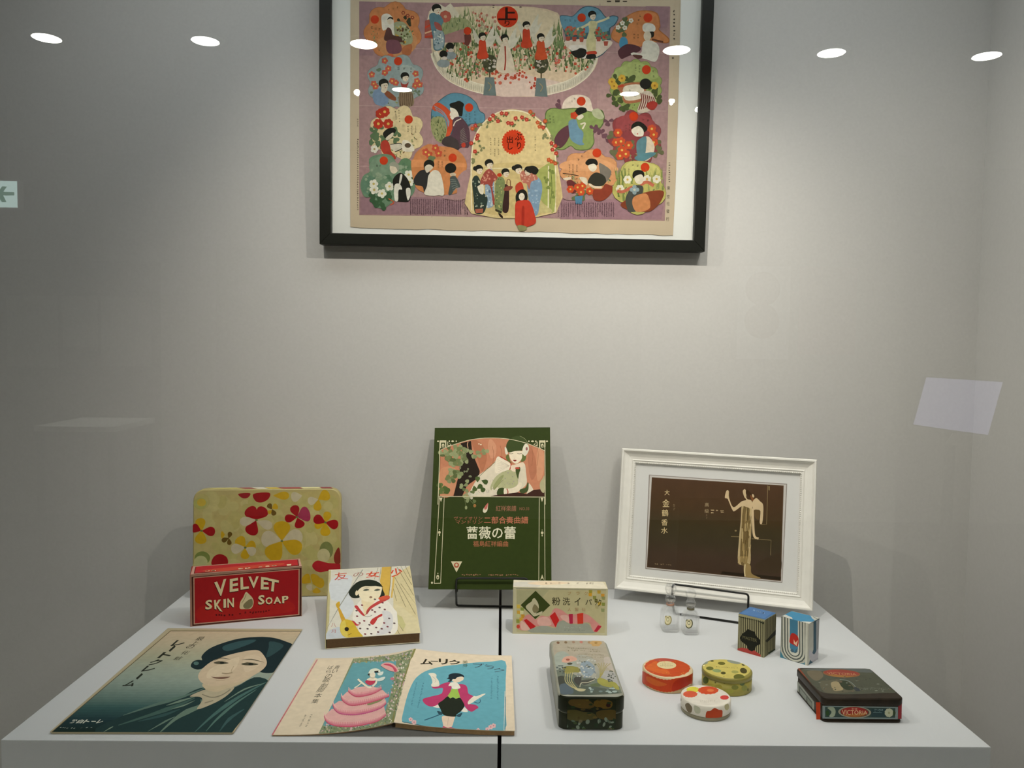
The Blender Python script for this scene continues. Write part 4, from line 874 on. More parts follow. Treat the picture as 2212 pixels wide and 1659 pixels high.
# ------------------------------------------------------------------ red soap box
def carton(name, L, R, h, depth, label, cat, m, bevel=0.0008, **kw):
    """upright box from its front bottom corners (x, y)"""
    a, b = V(L[0], L[1], TZ), V(R[0], R[1], TZ); u = b-a; e = u/np.linalg.norm(u); back = V(-e[1], e[0], 0)*depth
    t = thing(name, (a+b)/2+back/2, label, cat, **kw)
    obox('carton', a, u, back, V(0, 0, h), m, t, bevel=bevel)
    return t, a, u, back, V(0, 0, h)
t, a, u, bk, up = carton('soap_box', (-0.5168, 1.3211), (-0.3443, 1.3780), 0.0890, 0.0515, 'red soap box with cream lettering in front of the floral tray', 'box', mat('red_card', '#7d2018', rough=0.5, gain=1.5))
A = Art(Flat(a, u, up), gain=1.35).fr(380, 1020, 4.74)
A.P('#8a6a58', [(148, 1050), (1298, 955), (1298, 1480), (150, 1590)]); A.P('#3a1a12', [(160, 1072), (1285, 980), (1283, 1470), (168, 1575)]); A.P('#a8806a', [(178, 1078), (1268, 988), (1265, 1462), (182, 1560)])
A.P('#8c1418', [(190, 1086), (1256, 998), (1252, 1454), (194, 1548)]); A.S('#951a17', [(240, 1380), (600, 1330), (1100, 1300), (1200, 1420), (700, 1490), (260, 1530)])
LT = [('V', (392, 1128), (516, 1090), (500, 1262), (420, 1275)), ('E', (552, 1095), (636, 1080), (640, 1215), (550, 1228)), ('L', (660, 1078), (735, 1072), (748, 1192), (662, 1203)), ('V', (742, 1068), (848, 1066), (820, 1185), (772, 1190)), ('E', (872, 1072), (948, 1082), (952, 1200), (868, 1200)), ('T', (945, 1085), (1055, 1108), (1040, 1225), (935, 1215)),
      ('S', (302, 1312), (372, 1304), (372, 1400), (300, 1410)), ('K', (390, 1310), (470, 1302), (478, 1430), (396, 1400)), ('I', (486, 1300), (512, 1296), (514, 1386), (488, 1390)), ('N', (526, 1294), (594, 1286), (594, 1382), (528, 1388)), ('S', (842, 1262), (908, 1254), (910, 1348), (842, 1360)), ('O', (916, 1282), (990, 1274), (990, 1350), (918, 1356)), ('A', (998, 1280), (1076, 1270), (1078, 1342), (1000, 1348)), ('P', (1086, 1272), (1154, 1262), (1150, 1336), (1090, 1342))]
for ch, p0, p1, p2, p3 in LT: A.T('#32090a', ch, tuple((p[0]-4, p[1]+8) for p in (p0, p1, p2, p3)), 0.035)
for ch, p0, p1, p2, p3 in LT: A.T('#c3b68e', ch, (p0, p1, p2, p3), 0.03)
A.S('#b9ac86', [(655, 1395), (660, 1330), (690, 1280), (715, 1228), (740, 1240), (785, 1290), (795, 1340), (770, 1395), (700, 1402)]); A.S('#6e6547', [(690, 1360), (740, 1310), (780, 1300), (785, 1360), (750, 1395), (705, 1395)]); A.L('#8b7f58', 7, [(720, 1250), (700, 1300), (672, 1340)])
A.marks('#4f0c0c', ((400, 1450), (990, 1400), (992, 1440), (402, 1490)), 1, 22, 0.7, 3)
A.build('front_label', sub(t, 'carton'), CARD)
A = Art(Flat(a+up, u, bk, V(0, 0, 1)), gain=1.35).fr(380, 1020, 4.74)
A.P('#b08878', [(150, 1050), (1296, 965), (1280, 885), (175, 965)]); A.P('#5a2018', [(182, 1040), (1262, 960), (1252, 892), (200, 968)]); A.P('#a5252a', [(192, 1032), (1250, 952), (1243, 896), (208, 968)]); A.S('#b03f30', [(300, 1000), (800, 950), (1100, 930), (1000, 965), (400, 1020)])
A.marks('#d8c9a4', ((280, 1005), (1180, 935), (1180, 958), (280, 1028)), 1, 13, 0.7, 6)
A.build('top_label', sub(t, 'carton'), CARD)

# ------------------------------------------------------------------ girls' magazine propped on a wedge
k = 0.981
cTL_, cTR_, cBR_, cBL_ = rel(*(V(-0.3174, 1.4662, -0.4288)*k)), rel(*(V(-0.1701, 1.4947, -0.4275)*k)), rel(*(V(-0.1264, 1.277, -0.4760)*k)), rel(*(V(-0.2737, 1.2485, -0.4773)*k))
u = cBR_-cBL_; v = cTL_-cBL_; v -= u*(u@v)/(u@u); nn = np.cross(u, v); nn /= np.linalg.norm(nn); nn = nn if nn[2] > 0 else -nn
eu_, ev_ = u/np.linalg.norm(u), v/np.linalg.norm(v); W, H = np.linalg.norm(u), np.linalg.norm(v)
low = min((cBL_-nn*0.0178)[2], (cBR_-nn*0.0178)[2]); sh = V(0, 0, TZ-low+0.0003)
cBL_ = cBL_+sh
t = thing('magazine', (cBL_+u/2), 'thick magazine with a bobbed girl in polka dots on its cover, propped on a wedge', 'magazine')
obox('page_block', cBL_-nn*0.0172+eu_*0.001+ev_*0.001, u-eu_*0.002, v-ev_*0.002, nn*0.0164, mat('browned_pages', '#5c4326', rough=0.85, noise=0.12, nscale=300, gain=1.3), t, bevel=0.0006)
obox('cover', cBL_-nn*0.0008, u, v, nn*0.0008, mat('cover_card', '#cfc6ad', rough=0.6, gain=1.3), t, bevel=0.0003)
obox('back_cover', cBL_-nn*0.0180, u, v, nn*0.0008, mat('cover_card', '#cfc6ad'), t, bevel=0.0003)
prism('spine', [cBL_-nn*0.0180, cBL_, cBL_-eu_*0.0012-nn*0.002, cBL_-eu_*0.0012-nn*0.0160], v, mat('cover_spine', '#b5ab7e', rough=0.6, gain=1.3), t)
A = Art(Flat(cBL_, u, v, nn), gain=1.2).fr(680, 1200, 7.54)
A.P('#c9c4b4', [(180, 1390), (1735, 1270), (1545, 150), (195, 245)]); A.P('#b3a97c', [(180, 1390), (235, 1080), (262, 240), (195, 245)]); A.S('#c3c6c6', [(260, 400), (600, 330), (560, 620), (640, 800), (560, 1000), (420, 1000), (380, 760), (260, 700)]); A.S('#b5b9bb', [(200, 1250), (420, 1160), (520, 1330), (200, 1370)])
A.P('#c7b98f', [(1280, 330), (1560, 160), (1740, 1270), (1280, 1300)]); A.P('#c6a14a', [(1095, 188), (1240, 175), (1215, 640), (1180, 690), (1110, 600), (1060, 420)]); A.L('#8a6f30', 9, [(1245, 180), (1235, 400), (1200, 690)]); A.L('#c9a85a', 30, [(1290, 330), (1265, 560), (1250, 690)]); A.L('#6d6340', 6, [(1030, 200), (970, 390)], False); A.L('#6d6340', 6, [(1080, 200), (1045, 420)], False)
for x0, y0, x1, y1 in ((1470, 150, 1560, 360), (1400, 170, 1580, 480), (1340, 190, 1610, 650), (1400, 460, 1650, 800), (1300, 350, 1640, 960), (1310, 460, 1480, 840), (1280, 540, 1330, 740), (1410, 1010, 1480, 1130), (1330, 1060, 1440, 1230), (1305, 1150, 1380, 1280)): A.L('#6b6548', 7, [(x0, y0), (x1, y1)], False)
A.P('#c9bd96', [(1280, 780), (1420, 840), (1700, 1060), (1730, 1260), (1500, 1280), (1340, 950)]); A.P('#b9b27e', [(1345, 960), (1420, 1000), (1480, 1130), (1440, 1220), (1330, 1070)])
A.L('#8d8d80', 14, [(180, 1210), (400, 830), (780, 230)], False)
A.S('#d9d3c6', [(640, 890), (760, 720), (900, 770), (1040, 690), (1180, 740), (1300, 880), (1340, 960), (1300, 1280), (780, 1330), (700, 1150), (620, 1040)]); A.S('#c6c3c0', [(1100, 900), (1260, 960), (1240, 1230), (1000, 1290), (1120, 1100)])
A.S('#d8c7a0', [(770, 700), (1000, 690), (940, 800), (820, 990), (790, 880)])
A.S('#22291f', [(550, 610), (600, 520), (700, 430), (850, 395), (980, 410), (1080, 470), (1110, 560), (1140, 640), (1110, 680), (1040, 690), (1000, 600), (760, 640), (720, 690), (610, 690)])
A.S('#dccfae', [(705, 560), (745, 505), (900, 500), (1080, 505), (1085, 590), (1050, 680), (960, 740), (870, 760), (770, 720), (715, 640)]); A.E('#d8c9a6', 685, 610, 26, 44, 12); A.S('#22291f', [(690, 580), (740, 430), (980, 420), (1100, 500), (1080, 510), (900, 488), (760, 520)])
for x in (840, 1020): A.S('#4a5044', [(x-55, 565), (x, 545), (x+50, 560), (x+10, 575), (x-30, 578)])
A.L('#5a5a48', 5, [(790, 535), (840, 525), (890, 530)]); A.S('#8c6f58', [(885, 680), (912, 664), (940, 680), (912, 700)])
A.S('#b23b3c', [(645, 830), (690, 815), (740, 880), (810, 970), (780, 980), (700, 900)]); A.S('#b5443f', [(840, 910), (900, 830), (1040, 740), (1190, 680), (1210, 710), (1050, 790), (920, 870), (850, 960)]); A.S('#c4543a', [(1040, 690), (1180, 650), (1220, 690), (1080, 730)]); A.S('#b23a36', [(900, 1100), (930, 1040), (1010, 990), (1090, 950), (1095, 985), (1030, 1020), (1000, 1070), (950, 1130)]); A.S('#b23b3c', [(590, 1065), (640, 1070), (690, 1120), (740, 1125), (680, 1145), (620, 1110)])
q = random.Random(9); pts = [(770, 810), (980, 715), (690, 990), (805, 1065), (935, 890), (980, 920), (1055, 848), (1140, 880), (1105, 770), (1212, 1025), (1130, 1100), (890, 1130), (1000, 1175), (1185, 1160), (1295, 1105), (860, 1195), (740, 1190), (1030, 1247), (1220, 1255), (820, 1280), (1090, 1195), (680, 900), (730, 1100), (920, 1275)]
for x, y in pts: A.E(q.choice(['#6b4444', '#7a3a40', '#5b4a48']), x, y, 20, 13, 10, n=10)
A.L('#5a5248', 6, [(810, 990), (870, 1000), (930, 975)]); A.L('#4a4238', 6, [(810, 980), (880, 900), (900, 870)])
A.S('#c0a236', [(430, 1080), (500, 1040), (590, 1060), (640, 1110), (720, 1240), (780, 1330), (560, 1345), (450, 1300), (410, 1200)]); A.S('#c9b453', [(430, 1100), (490, 1060), (520, 1200), (540, 1340), (450, 1290), (415, 1200)]); A.P('#bf9433', [(370, 860), (405, 850), (500, 1040), (440, 1080)]); A.S('#c0972f', [(345, 790), (400, 750), (410, 800), (390, 860), (360, 850)]); A.E('#2b2418', 520, 1200, 36, 34); A.L('#6b5a20', 7, [(530, 1300), (570, 1285), (600, 1265)])
A.T('#bb4430', '友', ((320, 285), (520, 260), (548, 385), (320, 408))); A.T('#9a6a60', 'の', ((620, 290), (790, 265), (795, 335), (625, 350))); A.T('#c4452a', '女', ((830, 275), (1040, 245), (1060, 350), (830, 365)), 0.02); A.T('#c4452a', '少', ((1210, 225), (1425, 195), (1430, 325), (1250, 355)), 0.02)
A.T('#a86a62', '八', (265, 1100, 345, 1165)); A.T('#a86a62', '月', (270, 1205, 340, 1260))
A.build('cover_print', sub(t, 'cover'), PAPER)
b0 = cBL_-nn*0.0181+eu_*0.02
w0, w1 = b0+ev_*0.06, b0+ev_*(H-0.02); L3 = eu_*(W-0.04)
g0, g1 = V(w0[0], w0[1], TZ), V(w1[0], w1[1], TZ)
g1[2] = g0[2] = TZ
mesh('book_wedge', [w0, w0+L3, w1+L3, w1, g0, V(*(g0[:2]+L3[:2]), TZ), V(*(g1[:2]+L3[:2]), TZ), g1], BOXF, mat('white_acrylic', '#e2e2de', rough=0.3), None, at=(g0+g1+L3)/2*V(1, 1, 0)+V(0, 0, TZ))
tag(bpy.data.objects['book_wedge'], 'white wedge hidden under the propped girl magazine', 'wedge')

# ------------------------------------------------------------------ green sheet music on a wire easel
k = 0.9867
gTL, gBL, gBR = rel(*(V(-0.1289, 1.551, -0.169)*k)), rel(*(V(-0.1283, 1.434, -0.4526)*k)), rel(*(V(0.0964, 1.4226, -0.4476)*k))
u = gBR-gBL; v = gTL-gBL; v -= u*(u@v)/(u@u); W, H = np.linalg.norm(u), np.linalg.norm(v); eu_, ev_ = u/W, v/H
nn = np.cross(eu_, ev_); nn = nn if nn[1] < 0 else -nn
gN, gO, gU, gE = nn, gBL, ev_, eu_
t = thing('sheet_music', (gBL+gBR)/2, 'dark green sheet music with a reclining woman on the cover, on a wire easel', 'sheet music')
prism('cover', rrect(gBL, u, v, 0.0016, 3), -nn*0.0006, mat('green_cover', '#333d16', rough=0.7, spec=0.1, gain=1.05), t)
obox('inner_pages', gBL-nn*0.0028+(eu_+ev_)*0.001, u-eu_*0.002, v-ev_*0.002, nn*0.0021, mat('music_pages', '#c9bfa4', rough=0.8), t)
A = Art(Flat(gBL, u, v, nn), gain=1.22).fr(900, 900, 3.858)
IV = '#c7bd9a'; SAL = '#b8795a'; DG = '#2f3a15'
A.P(DG, [(150, 92), (1113, 88), (1125, 1445), (92, 1445)])
A.fr(920, 910, 7.9)
pic = [(235, 1275), (248, 495), (350, 445), (600, 360), (800, 310), (1080, 285), (1420, 305), (1740, 380), (1930, 455), (2020, 500), (2022, 1280)]
A.P(SAL, pic)
A.S('#a86a4c', [(930, 360), (1010, 500), (1040, 640), (960, 860), (880, 640), (780, 330)]); A.S('#c38a6a', [(1100, 300), (1200, 420), (1180, 600), (1100, 620), (1060, 420)]); A.S('#a96c50', [(1760, 420), (1860, 600), (1890, 860), (1800, 1000), (1740, 700)]); A.S('#c28a68', [(1900, 480), (2010, 540), (2000, 900), (1900, 1000)]); A.S('#c08562', [(250, 820), (500, 800), (520, 1000), (460, 1260), (240, 1260)])
for x in (1130, 1270, 1800, 1890): A.L('#8f5a40', 6, [(x, 420), (x+26, 560), (x+8, 760)])
A.P('#241a12', [(590, 375), (770, 335), (790, 520), (850, 680), (920, 850), (900, 960), (700, 1100), (620, 1275), (470, 1275), (540, 1000), (600, 720), (660, 560)]); A.L('#cfa27c', 12, [(720, 350), (708, 400), (720, 460)]); A.E('#d8c6a8', 938, 398, 16, 12); A.E('#d8c6a8', 905, 385, 12, 12)
q = random.Random(4)
def vine(pts, cols, r, n=3):
    for x, y in pts:
        for _ in range(n):
            an = q.uniform(0, 6.28); A.petal(q.choice(cols), x, y, x+r*1.3*math.cos(an), y+r*1.1*math.sin(an), r*0.9)
vine([(400, 500), (480, 480), (560, 480), (620, 520), (450, 560), (380, 560), (560, 590), (600, 650), (420, 640), (380, 690), (480, 700), (540, 760), (500, 830), (420, 880), (480, 920), (380, 930), (430, 980), (540, 900), (620, 450), (330, 600), (300, 560)], ['#7c845a', '#6b7448', '#8d9268', '#566038'], 78)
vine([(700, 540), (820, 510), (860, 580), (940, 530), (990, 500), (800, 640), (720, 650), (690, 620)], ['#7c845a', '#8d9268', '#697048'], 70, 2)
vine([(720, 840), (760, 920), (650, 880), (600, 780)], ['#75795a'], 36, 2); vine([(280, 1180), (250, 1140), (300, 1230), (320, 1200)], ['#4a5a2c', '#5c6a3a'], 80, 3)
A.S('#d0c4ac', [(730, 1275), (760, 1180), (860, 1000), (900, 920), (1100, 780), (1200, 660), (1280, 620), (1440, 720), (1460, 780), (1560, 740), (1680, 720), (1710, 900), (1720, 1060), (1640, 1150), (1560, 1210), (1400, 1250), (1180, 1265), (1080, 1285)])
A.S('#a7a57c', [(1180, 960), (1320, 860), (1460, 830), (1560, 900), (1580, 1040), (1500, 1130), (1300, 1150), (1150, 1110), (1120, 1180), (1100, 1120)]); A.S('#8d9160', [(1150, 1110), (1250, 960), (1330, 920), (1260, 1060), (1170, 1170)])
for _ in range(60):
    x, y = q.uniform(860, 1560), q.uniform(860, 1230)
    if (x-860) > (1230-y)*0.9: A.E(q.choice(['#8f7f86', '#7a7a68', '#9a8a8a']), x, y, 7, 6, n=7)
A.L('#6a6a48', 8, [(870, 980), (1060, 800), (1200, 680)]); A.L('#7a7552', 6, [(1320, 1000), (1240, 1080), (1170, 1150)])
A.S('#ddd0b8', [(1200, 640), (1260, 605), (1440, 720), (1420, 820), (1200, 880), (1180, 780)])
for i in range(7): A.L('#b8a890', 4, [(1430, 760), (1215+i*2, 650+i*36)], False)
A.L('#a53a28', 16, [(1260, 600), (1350, 650), (1450, 720), (1430, 830)]); A.S('#d9c4aa', [(1450, 760), (1520, 740), (1660, 700), (1650, 780), (1560, 790), (1530, 860), (1460, 840)]); A.S('#3d4a22', [(1530, 820), (1600, 780), (1610, 840), (1590, 970), (1560, 960)]); A.E('#ad4636', 1560, 800, 40, 18)
A.S('#cbbfa6', [(1600, 860), (1690, 820), (1720, 1000), (1680, 1100), (1600, 1170), (1570, 1100)]); A.S('#d9cbb0', [(1380, 1180), (1540, 1120), (1600, 1040), (1640, 1080), (1570, 1200), (1400, 1250)])
A.S('#35421c', [(1240, 1150), (1330, 1140), (1340, 1240), (1240, 1270), (1210, 1230)]); A.S('#d9cdb4', [(1335, 1150), (1400, 1160), (1400, 1250), (1335, 1250)]); A.L('#a03a28', 16, [(1380, 1150), (1400, 1200), (1390, 1250)]); A.S('#3f4c28', [(1600, 1170), (1700, 1130), (1740, 1040), (1760, 1120), (1720, 1210), (1630, 1230)]); A.S('#d2c4aa', [(1760, 1060), (1830, 1160), (1820, 1230), (1720, 1240), (1750, 1160)])
A.P('#3a2118', [(1100, 1282), (1180, 1262), (1560, 1215), (1720, 1240), (1840, 1170), (1960, 1160), (2020, 1200), (2022, 1282)]); A.S('#a7a07a', [(1945, 1060), (1990, 980), (2022, 940), (2022, 1210), (1960, 1180)])
A.S('#dccdb2', [(1420, 540), (1460, 510), (1640, 510), (1660, 580), (1630, 650), (1560, 720), (1500, 710), (1440, 640)]); A.S('#3a4622', [(1370, 440), (1390, 360), (1450, 290), (1560, 250), (1660, 280), (1730, 350), (1740, 440), (1680, 490), (1640, 500), (1520, 510), (1410, 530)]); A.S('#5d6636', [(1365, 600), (1410, 570), (1440, 680), (1480, 720), (1430, 700), (1380, 660)]); A.S('#5d6636', [(1650, 560), (1710, 580), (1690, 670), (1620, 690), (1640, 620)])
A.S('#d2cab4', [(1650, 470), (1690, 390), (1740, 400), (1760, 480), (1720, 570), (1680, 590), (1650, 540)]); A.E('#8a5a56', 1720, 470, 18, 30); A.S('#d2cab4', [(1345, 450), (1370, 450), (1400, 550), (1360, 560)]); A.L('#9a9a70', 5, [(1600, 252), (1690, 300), (1740, 380)])
A.L('#4a3526', 6, [(1420, 548), (1455, 556), (1490, 545)]); A.L('#4a3526', 6, [(1560, 548), (1600, 556), (1640, 545)]); A.S('#7c1f1c', [(1485, 665), (1515, 656), (1550, 666), (1520, 688)]); A.L('#8a6a50', 4, [(1500, 625), (1520, 632)], False)
vine([(880, 1040), (820, 1100), (870, 1150), (930, 1120), (950, 1010)], ['#3f5026', '#4a5a2c'], 90, 1); vine([(640, 1100), (720, 1060), (700, 1150), (760, 1190), (680, 1230), (620, 1130), (660, 1320), (740, 1330), (800, 1330)], ['#7c845a', '#5e6a40', '#8d9268'], 62, 2); vine([(780, 1230), (840, 1260), (760, 1280)], ['#b9b39c', '#c9c2ac'], 50, 2)
for p in (pic,):
    A.L(IV, 10, p[1:8], True); A.L(IV, 10, [(1740, 382), (1930, 458), (2025, 502)], True)
A.L(IV, 13, [(240, 330), (225, 900), (205, 1422)], False); A.L(IV, 13, [(2030, 325), (2034, 900), (2036, 1422)], False); A.L(IV, 10, [(220, 1283), (2030, 1294)], False)
for x in (240, 1932):
    A.P(IV, [(x, 328), (x+108, 328), (x+108, 440), (x, 460)]); A.P(DG, [(x+20, 365), (x+88, 365), (x+88, 440), (x+18, 455)]); A.E(IV, x+54, 415, 22, 32); A.E(DG, x+54, 425, 8, 14)
for x, r in ((207, 16), (400, 12), (457, 24), (518, 10), (1757, 12), (1820, 26), (1876, 14), (2066, 18)): A.E(IV, x, 342, r, 15, n=12)
A.P(IV, [(365, 345), (440, 405), (370, 435)]); A.P(DG, [(375, 355), (425, 402), (380, 412)]); A.P(IV, [(1905, 345), (1835, 400), (1905, 430)]); A.P(DG, [(1895, 358), (1850, 398), (1890, 408)])
A.fr(900, 900, 3.858)
A.L(IV, 5, [(190, 670), (147, 1392)], False); A.L(IV, 5, [(230, 672), (200, 1390)], False); A.L(IV, 5, [(147, 1390), (202, 1388)], False); A.L(IV, 5, [(1022, 675), (1018, 1372)], False); A.L(IV, 5, [(1066, 672), (1070, 1372)], False); A.L(IV, 5, [(1018, 1370), (1070, 1370)], False)
for x in (203, 1045): A.P(IV, [(x-13, 675), (x+13, 675), (x, 712)])
for x, y in ((190, 965), (1046, 968)): A.E(IV, x, y, 11, 12); A.E(IV, x, y-23, 4, n=8); A.E(IV, x, y+22, 5, 9, n=8)
A.E(IV, 176, 1338, 12, 20); A.E(DG, 176, 1342, 5, 9, n=8); A.E(IV, 177, 1306, 5, n=8); A.E(IV, 128, 1384, 9); A.P(IV, [(1030, 1362), (1046, 1315), (1062, 1362), (1046, 1346)])
A.petal('#cfc5aa', 595, 730, 560, 800, 34); A.petal('#b8655a', 596, 718, 568, 775, 22); A.E('#9a6a3a', 484, 742, 12, 14); A.E('#8d9268', 412, 758, 10, 16); A.L('#6b7448', 3, [(400, 690), (412, 750)], False); A.L('#6b7448', 3, [(440, 690), (480, 735)], False)
A.T('#9a6650', '紅祥楽譜', (660, 742, 830, 788)); A.T('#8a5a46', 'NO.33', (858, 755, 938, 780))
A.T('#a2614c', 'ヴァイオリン', (312, 832, 548, 860)); A.T('#a2614c', 'マンドリン', (325, 864, 548, 892)); A.T('#b06a50', '二部合奏曲譜', (562, 832, 930, 892), 0.01)
A.T('#d3ccb0', '薔薇の蕾', (415, 915, 826, 1020), 0.012); A.T('#9a5f42', '福島紅祥編曲', (470, 1034, 762, 1084), 0.008)
A.P('#c7bd9a', [(286, 1206), (380, 1206), (332, 1298)]); A.E('#a3553e', 332, 1238, 22, 22); A.E('#c7bd9a', 332, 1236, 10, 12, n=10)
A.marks('#8f6a4c', ((372, 1308), (850, 1308), (850, 1332), (372, 1332)), 1, 26, 0.75, 12)
A.build('cover_print', sub(t, 'cover'), PAPER)
# its easel
wire = mat('black_wire', '#171713', rough=0.4, metal=0.2)
def easel(label, lipL, lipR, drop, baseL, baseR, faceN, upv, behind):
    """one bent front wire (lip, shoulders, legs, base bar), two props behind, one cross bar"""
    mid = (baseL+baseR)/2
    t = thing('wire_easel', V(mid[0], mid[1], TZ), label, 'easel', 'black wire easels')
    tube('front_wire', fillet([baseL+(baseR-baseL)*0.5, baseL, lipL-upv*drop, lipL, lipR, lipR-upv*drop, baseR, baseL+(baseR-baseL)*0.5001], 0.006), 0.0019, wire, t)
    for s, b, l in ((0, baseL, lipL), (1, baseR, lipR)):
        foot = b+V(0, 0, 0); topp = l-faceN*behind+upv*0.17
        shelf = l-faceN*behind-upv*drop
        tube('back_prop', fillet([l-upv*drop+faceN*0.0, shelf, topp], 0.006), 0.0019, wire, t)
    a0, a1 = lipL-faceN*behind+upv*0.17, lipR-faceN*behind+upv*0.17
    tube('cross_bar', [a0, a1], 0.0019, wire, t)
    return t
P1 = gO+gN*0.007
lipL = plane_hit(986, 1249, P1, gN); lipR = lipL+gE*0.128
bL = onz(986, 1308, TZ+0.0022); bR = bL+V(0.128, -0.004, 0)
easel('black wire easel holding the green sheet music', lipL, lipR, 0.0226, bL, bR, gN, gU, 0.0135)

# ------------------------------------------------------------------ cream face-powder box before the green sheet music
t, a, u, bk, up = carton('powder_box', (0.0243, 1.3030), (0.1814, 1.2985), 0.0790, 0.040, 'cream carton with pink ribbon and green diamond print beside the plinth gap', 'box', mat('cream_card', '#b3a98a', rough=0.55, gain=1.4))
A = Art(Flat(a, u, up), gain=1.5).fr(1080, 1230, 8.508)
A.P('#a9a283', [(228, 330), (1985, 355), (1965, 1215), (235, 1195)]); A.P('#a39a74', [(300, 360), (1950, 385), (1925, 1165), (305, 1150)]); A.P('#87836c', [(290, 340), (1950, 370), (1950, 384), (300, 360)])
A.P('#97926f', [(310, 380), (900, 380), (700, 600), (310, 640)])
for x, y, c in ((340, 680, '#b59a3f'), (410, 735, '#75803a'), (345, 790, '#b58d35'), (400, 790, '#b7b386'), (420, 860, '#ad7f2a'), (330, 850, '#a9a878'), (330, 950, '#7b8038'), (390, 920, '#b58b30')): A.P(c, [(x-32, y-36), (x+34, y-32), (x+30, y+36), (x-30, y+34)])
for x, y, c in ((1665, 410, '#8a7f30'), (1660, 465, '#b58526'), (1820, 415, '#a5852f'), (1890, 480, '#b27f2c'), (1740, 520, '#7b7a3c'), (1900, 530, '#808050'), (1770, 580, '#6f6a36'), (1830, 630, '#a88a30'), (1900, 640, '#757a3a'), (1780, 690, '#9a8f66'), (1890, 750, '#7f8358'), (1730, 440, '#aca074'), (1850, 570, '#a39c70')): A.P(c, [(x-34, y-32), (x+32, y-30), (x+28, y+32), (x-28, y+30)])
A.P('#313a14', [(655, 392), (925, 660), (650, 915), (380, 655)])
A.S('#a9a183', [(475, 700), (510, 640), (580, 590), (600, 545), (635, 530), (665, 560), (700, 620), (715, 700), (690, 770), (660, 810), (740, 780), (780, 770), (760, 820), (680, 850), (620, 860), (560, 800)]); A.S('#6f6647', [(600, 700), (640, 640), (700, 700), (710, 760), (640, 800), (600, 760)])
A.S('#b77a72', [(470, 850), (560, 830), (650, 920), (760, 850), (900, 860), (1000, 720), (1120, 740), (1260, 830), (1400, 820), (1500, 800), (1640, 850), (1770, 960), (1860, 1050), (1780, 1150), (1700, 1120), (1640, 980), (1450, 990), (1280, 990), (1150, 930), (1040, 1060), (900, 1040), (660, 1050), (560, 1110), (400, 1120), (310, 1060), (400, 950)])
A.S('#c09488', [(700, 900), (880, 880), (940, 1020), (720, 1030)]); A.S('#c09488', [(1110, 850), (1250, 850), (1270, 980), (1160, 930)]); A.S('#c09a8c', [(380, 960), (430, 960), (560, 1100), (400, 1110)])
A.P('#a51a1c', [(435, 930), (490, 910), (660, 1045), (570, 1115)]); A.P('#ab1f1c', [(915, 860), (1010, 780), (1090, 930), (1020, 1065)]); A.P('#992038', [(1262, 820), (1340, 815), (1340, 995), (1280, 1000)]); A.P('#b0301e', [(1418, 815), (1530, 800), (1530, 995), (1425, 1000)]); A.P('#a02433', [(1725, 1140), (1800, 1025), (1870, 1045), (1780, 1150)]); A.E('#b0402c', 335, 1050, 32, 36)
A.S('#87897a', [(560, 1150), (700, 1050), (850, 1040), (1020, 1080), (1060, 980), (1170, 940), (1260, 990), (1420, 1010), (1600, 990), (1670, 1060), (1720, 1150), (1700, 1165)]); A.P('#87897a', [(560, 1110), (1720, 1130), (1720, 1170), (560, 1160)]); A.marks('#a8aaa0', ((1170, 1050), (1480, 1060), (1480, 1085), (1170, 1075)), 1, 12, 0.7, 3); A.marks('#6d7068', ((1170, 1100), (1570, 1110), (1570, 1135), (1170, 1125)), 1, 16, 0.7, 4)
for ch, b in (('粉', (955, 510, 1110, 660)), ('洗', (1150, 515, 1290, 660)), ('イ', (1370, 520, 1480, 665)), ('パ', (1570, 545, 1690, 650)), ('ラ', (1740, 540, 1790, 660)), ('ク', (1795, 545, 1865, 680))): A.T('#3a3520', ch, b, 0.012)
for ch, x in (('ブ', 1275), ('ラ', 1430), ('ク', 1580)): A.T('#8a6a3c', ch, (x-30, 410, x+35, 470))
for ch, x in (('人', 1275), ('製', 1410), ('仙', 1535)): A.T('#8d6a4a', ch, (x-32, 705, x+32, 770))
A.build('front_label', sub(t, 'carton'), CARD)
A = Art(Flat(a+up, u, bk, V(0, 0, 1)), gain=1.35).fr(1080, 1230, 8.508)
A.P('#c5bcA6', [(230, 335), (1985, 360), (1890, 235), (255, 185)]); A.S('#b9b3a6', [(270, 240), (700, 230), (700, 320), (280, 310)]); A.S('#cbb79a', [(500, 250), (900, 215), (1300, 250), (800, 290)])
for i, x in enumerate((845, 930, 1085, 1250, 1420, 1590, 1650, 1700)): A.marks('#5d4a3a', (x-20, 240, x+22, 272), 2, 1, 0.9, i+30)
A.build('top_label', sub(t, 'carton'), CARD)
# ------------------------------------------------------------------ white frame on its easel
k = 0.978
wTL, wTR, wBR, wBL = [rel(*(V(*c)*k)) for c in ((0.2416, 1.5559, -0.205), (0.584, 1.4449, -0.2073), (0.5663, 1.4025, -0.4754), (0.2238, 1.5135, -0.4731))]
u = wBR-wBL; v = wTL-wBL; v -= u*(u@v)/(u@u); W, H = np.linalg.norm(u), np.linalg.norm(v); eu_, ev_ = u/W, v/H
nn = np.cross(eu_, ev_); nn = nn if nn[1] < 0 else -nn
wN, wE, wU = nn, eu_, ev_
t = thing('picture_frame', (wBL+wBR)/2, 'off-white moulded picture frame with a sepia advert of two women, on a wire easel', 'picture frame')
ivory = mat('ivory_frame', '#d7d3c9', rough=0.5, noise=0.04, nscale=60, gain=1.18)
PROF = [(0.0, -0.014), (0.0, 0.0), (0.0015, 0.0025), (0.004, 0.0025), (0.0055, 0.0), (0.0075, -0.002), (0.015, -0.0055), (0.0195, -0.006), (0.0215, -0.0045), (0.0235, -0.006), (0.0255, -0.006), (0.0275, -0.009), (0.0275, -0.014)]
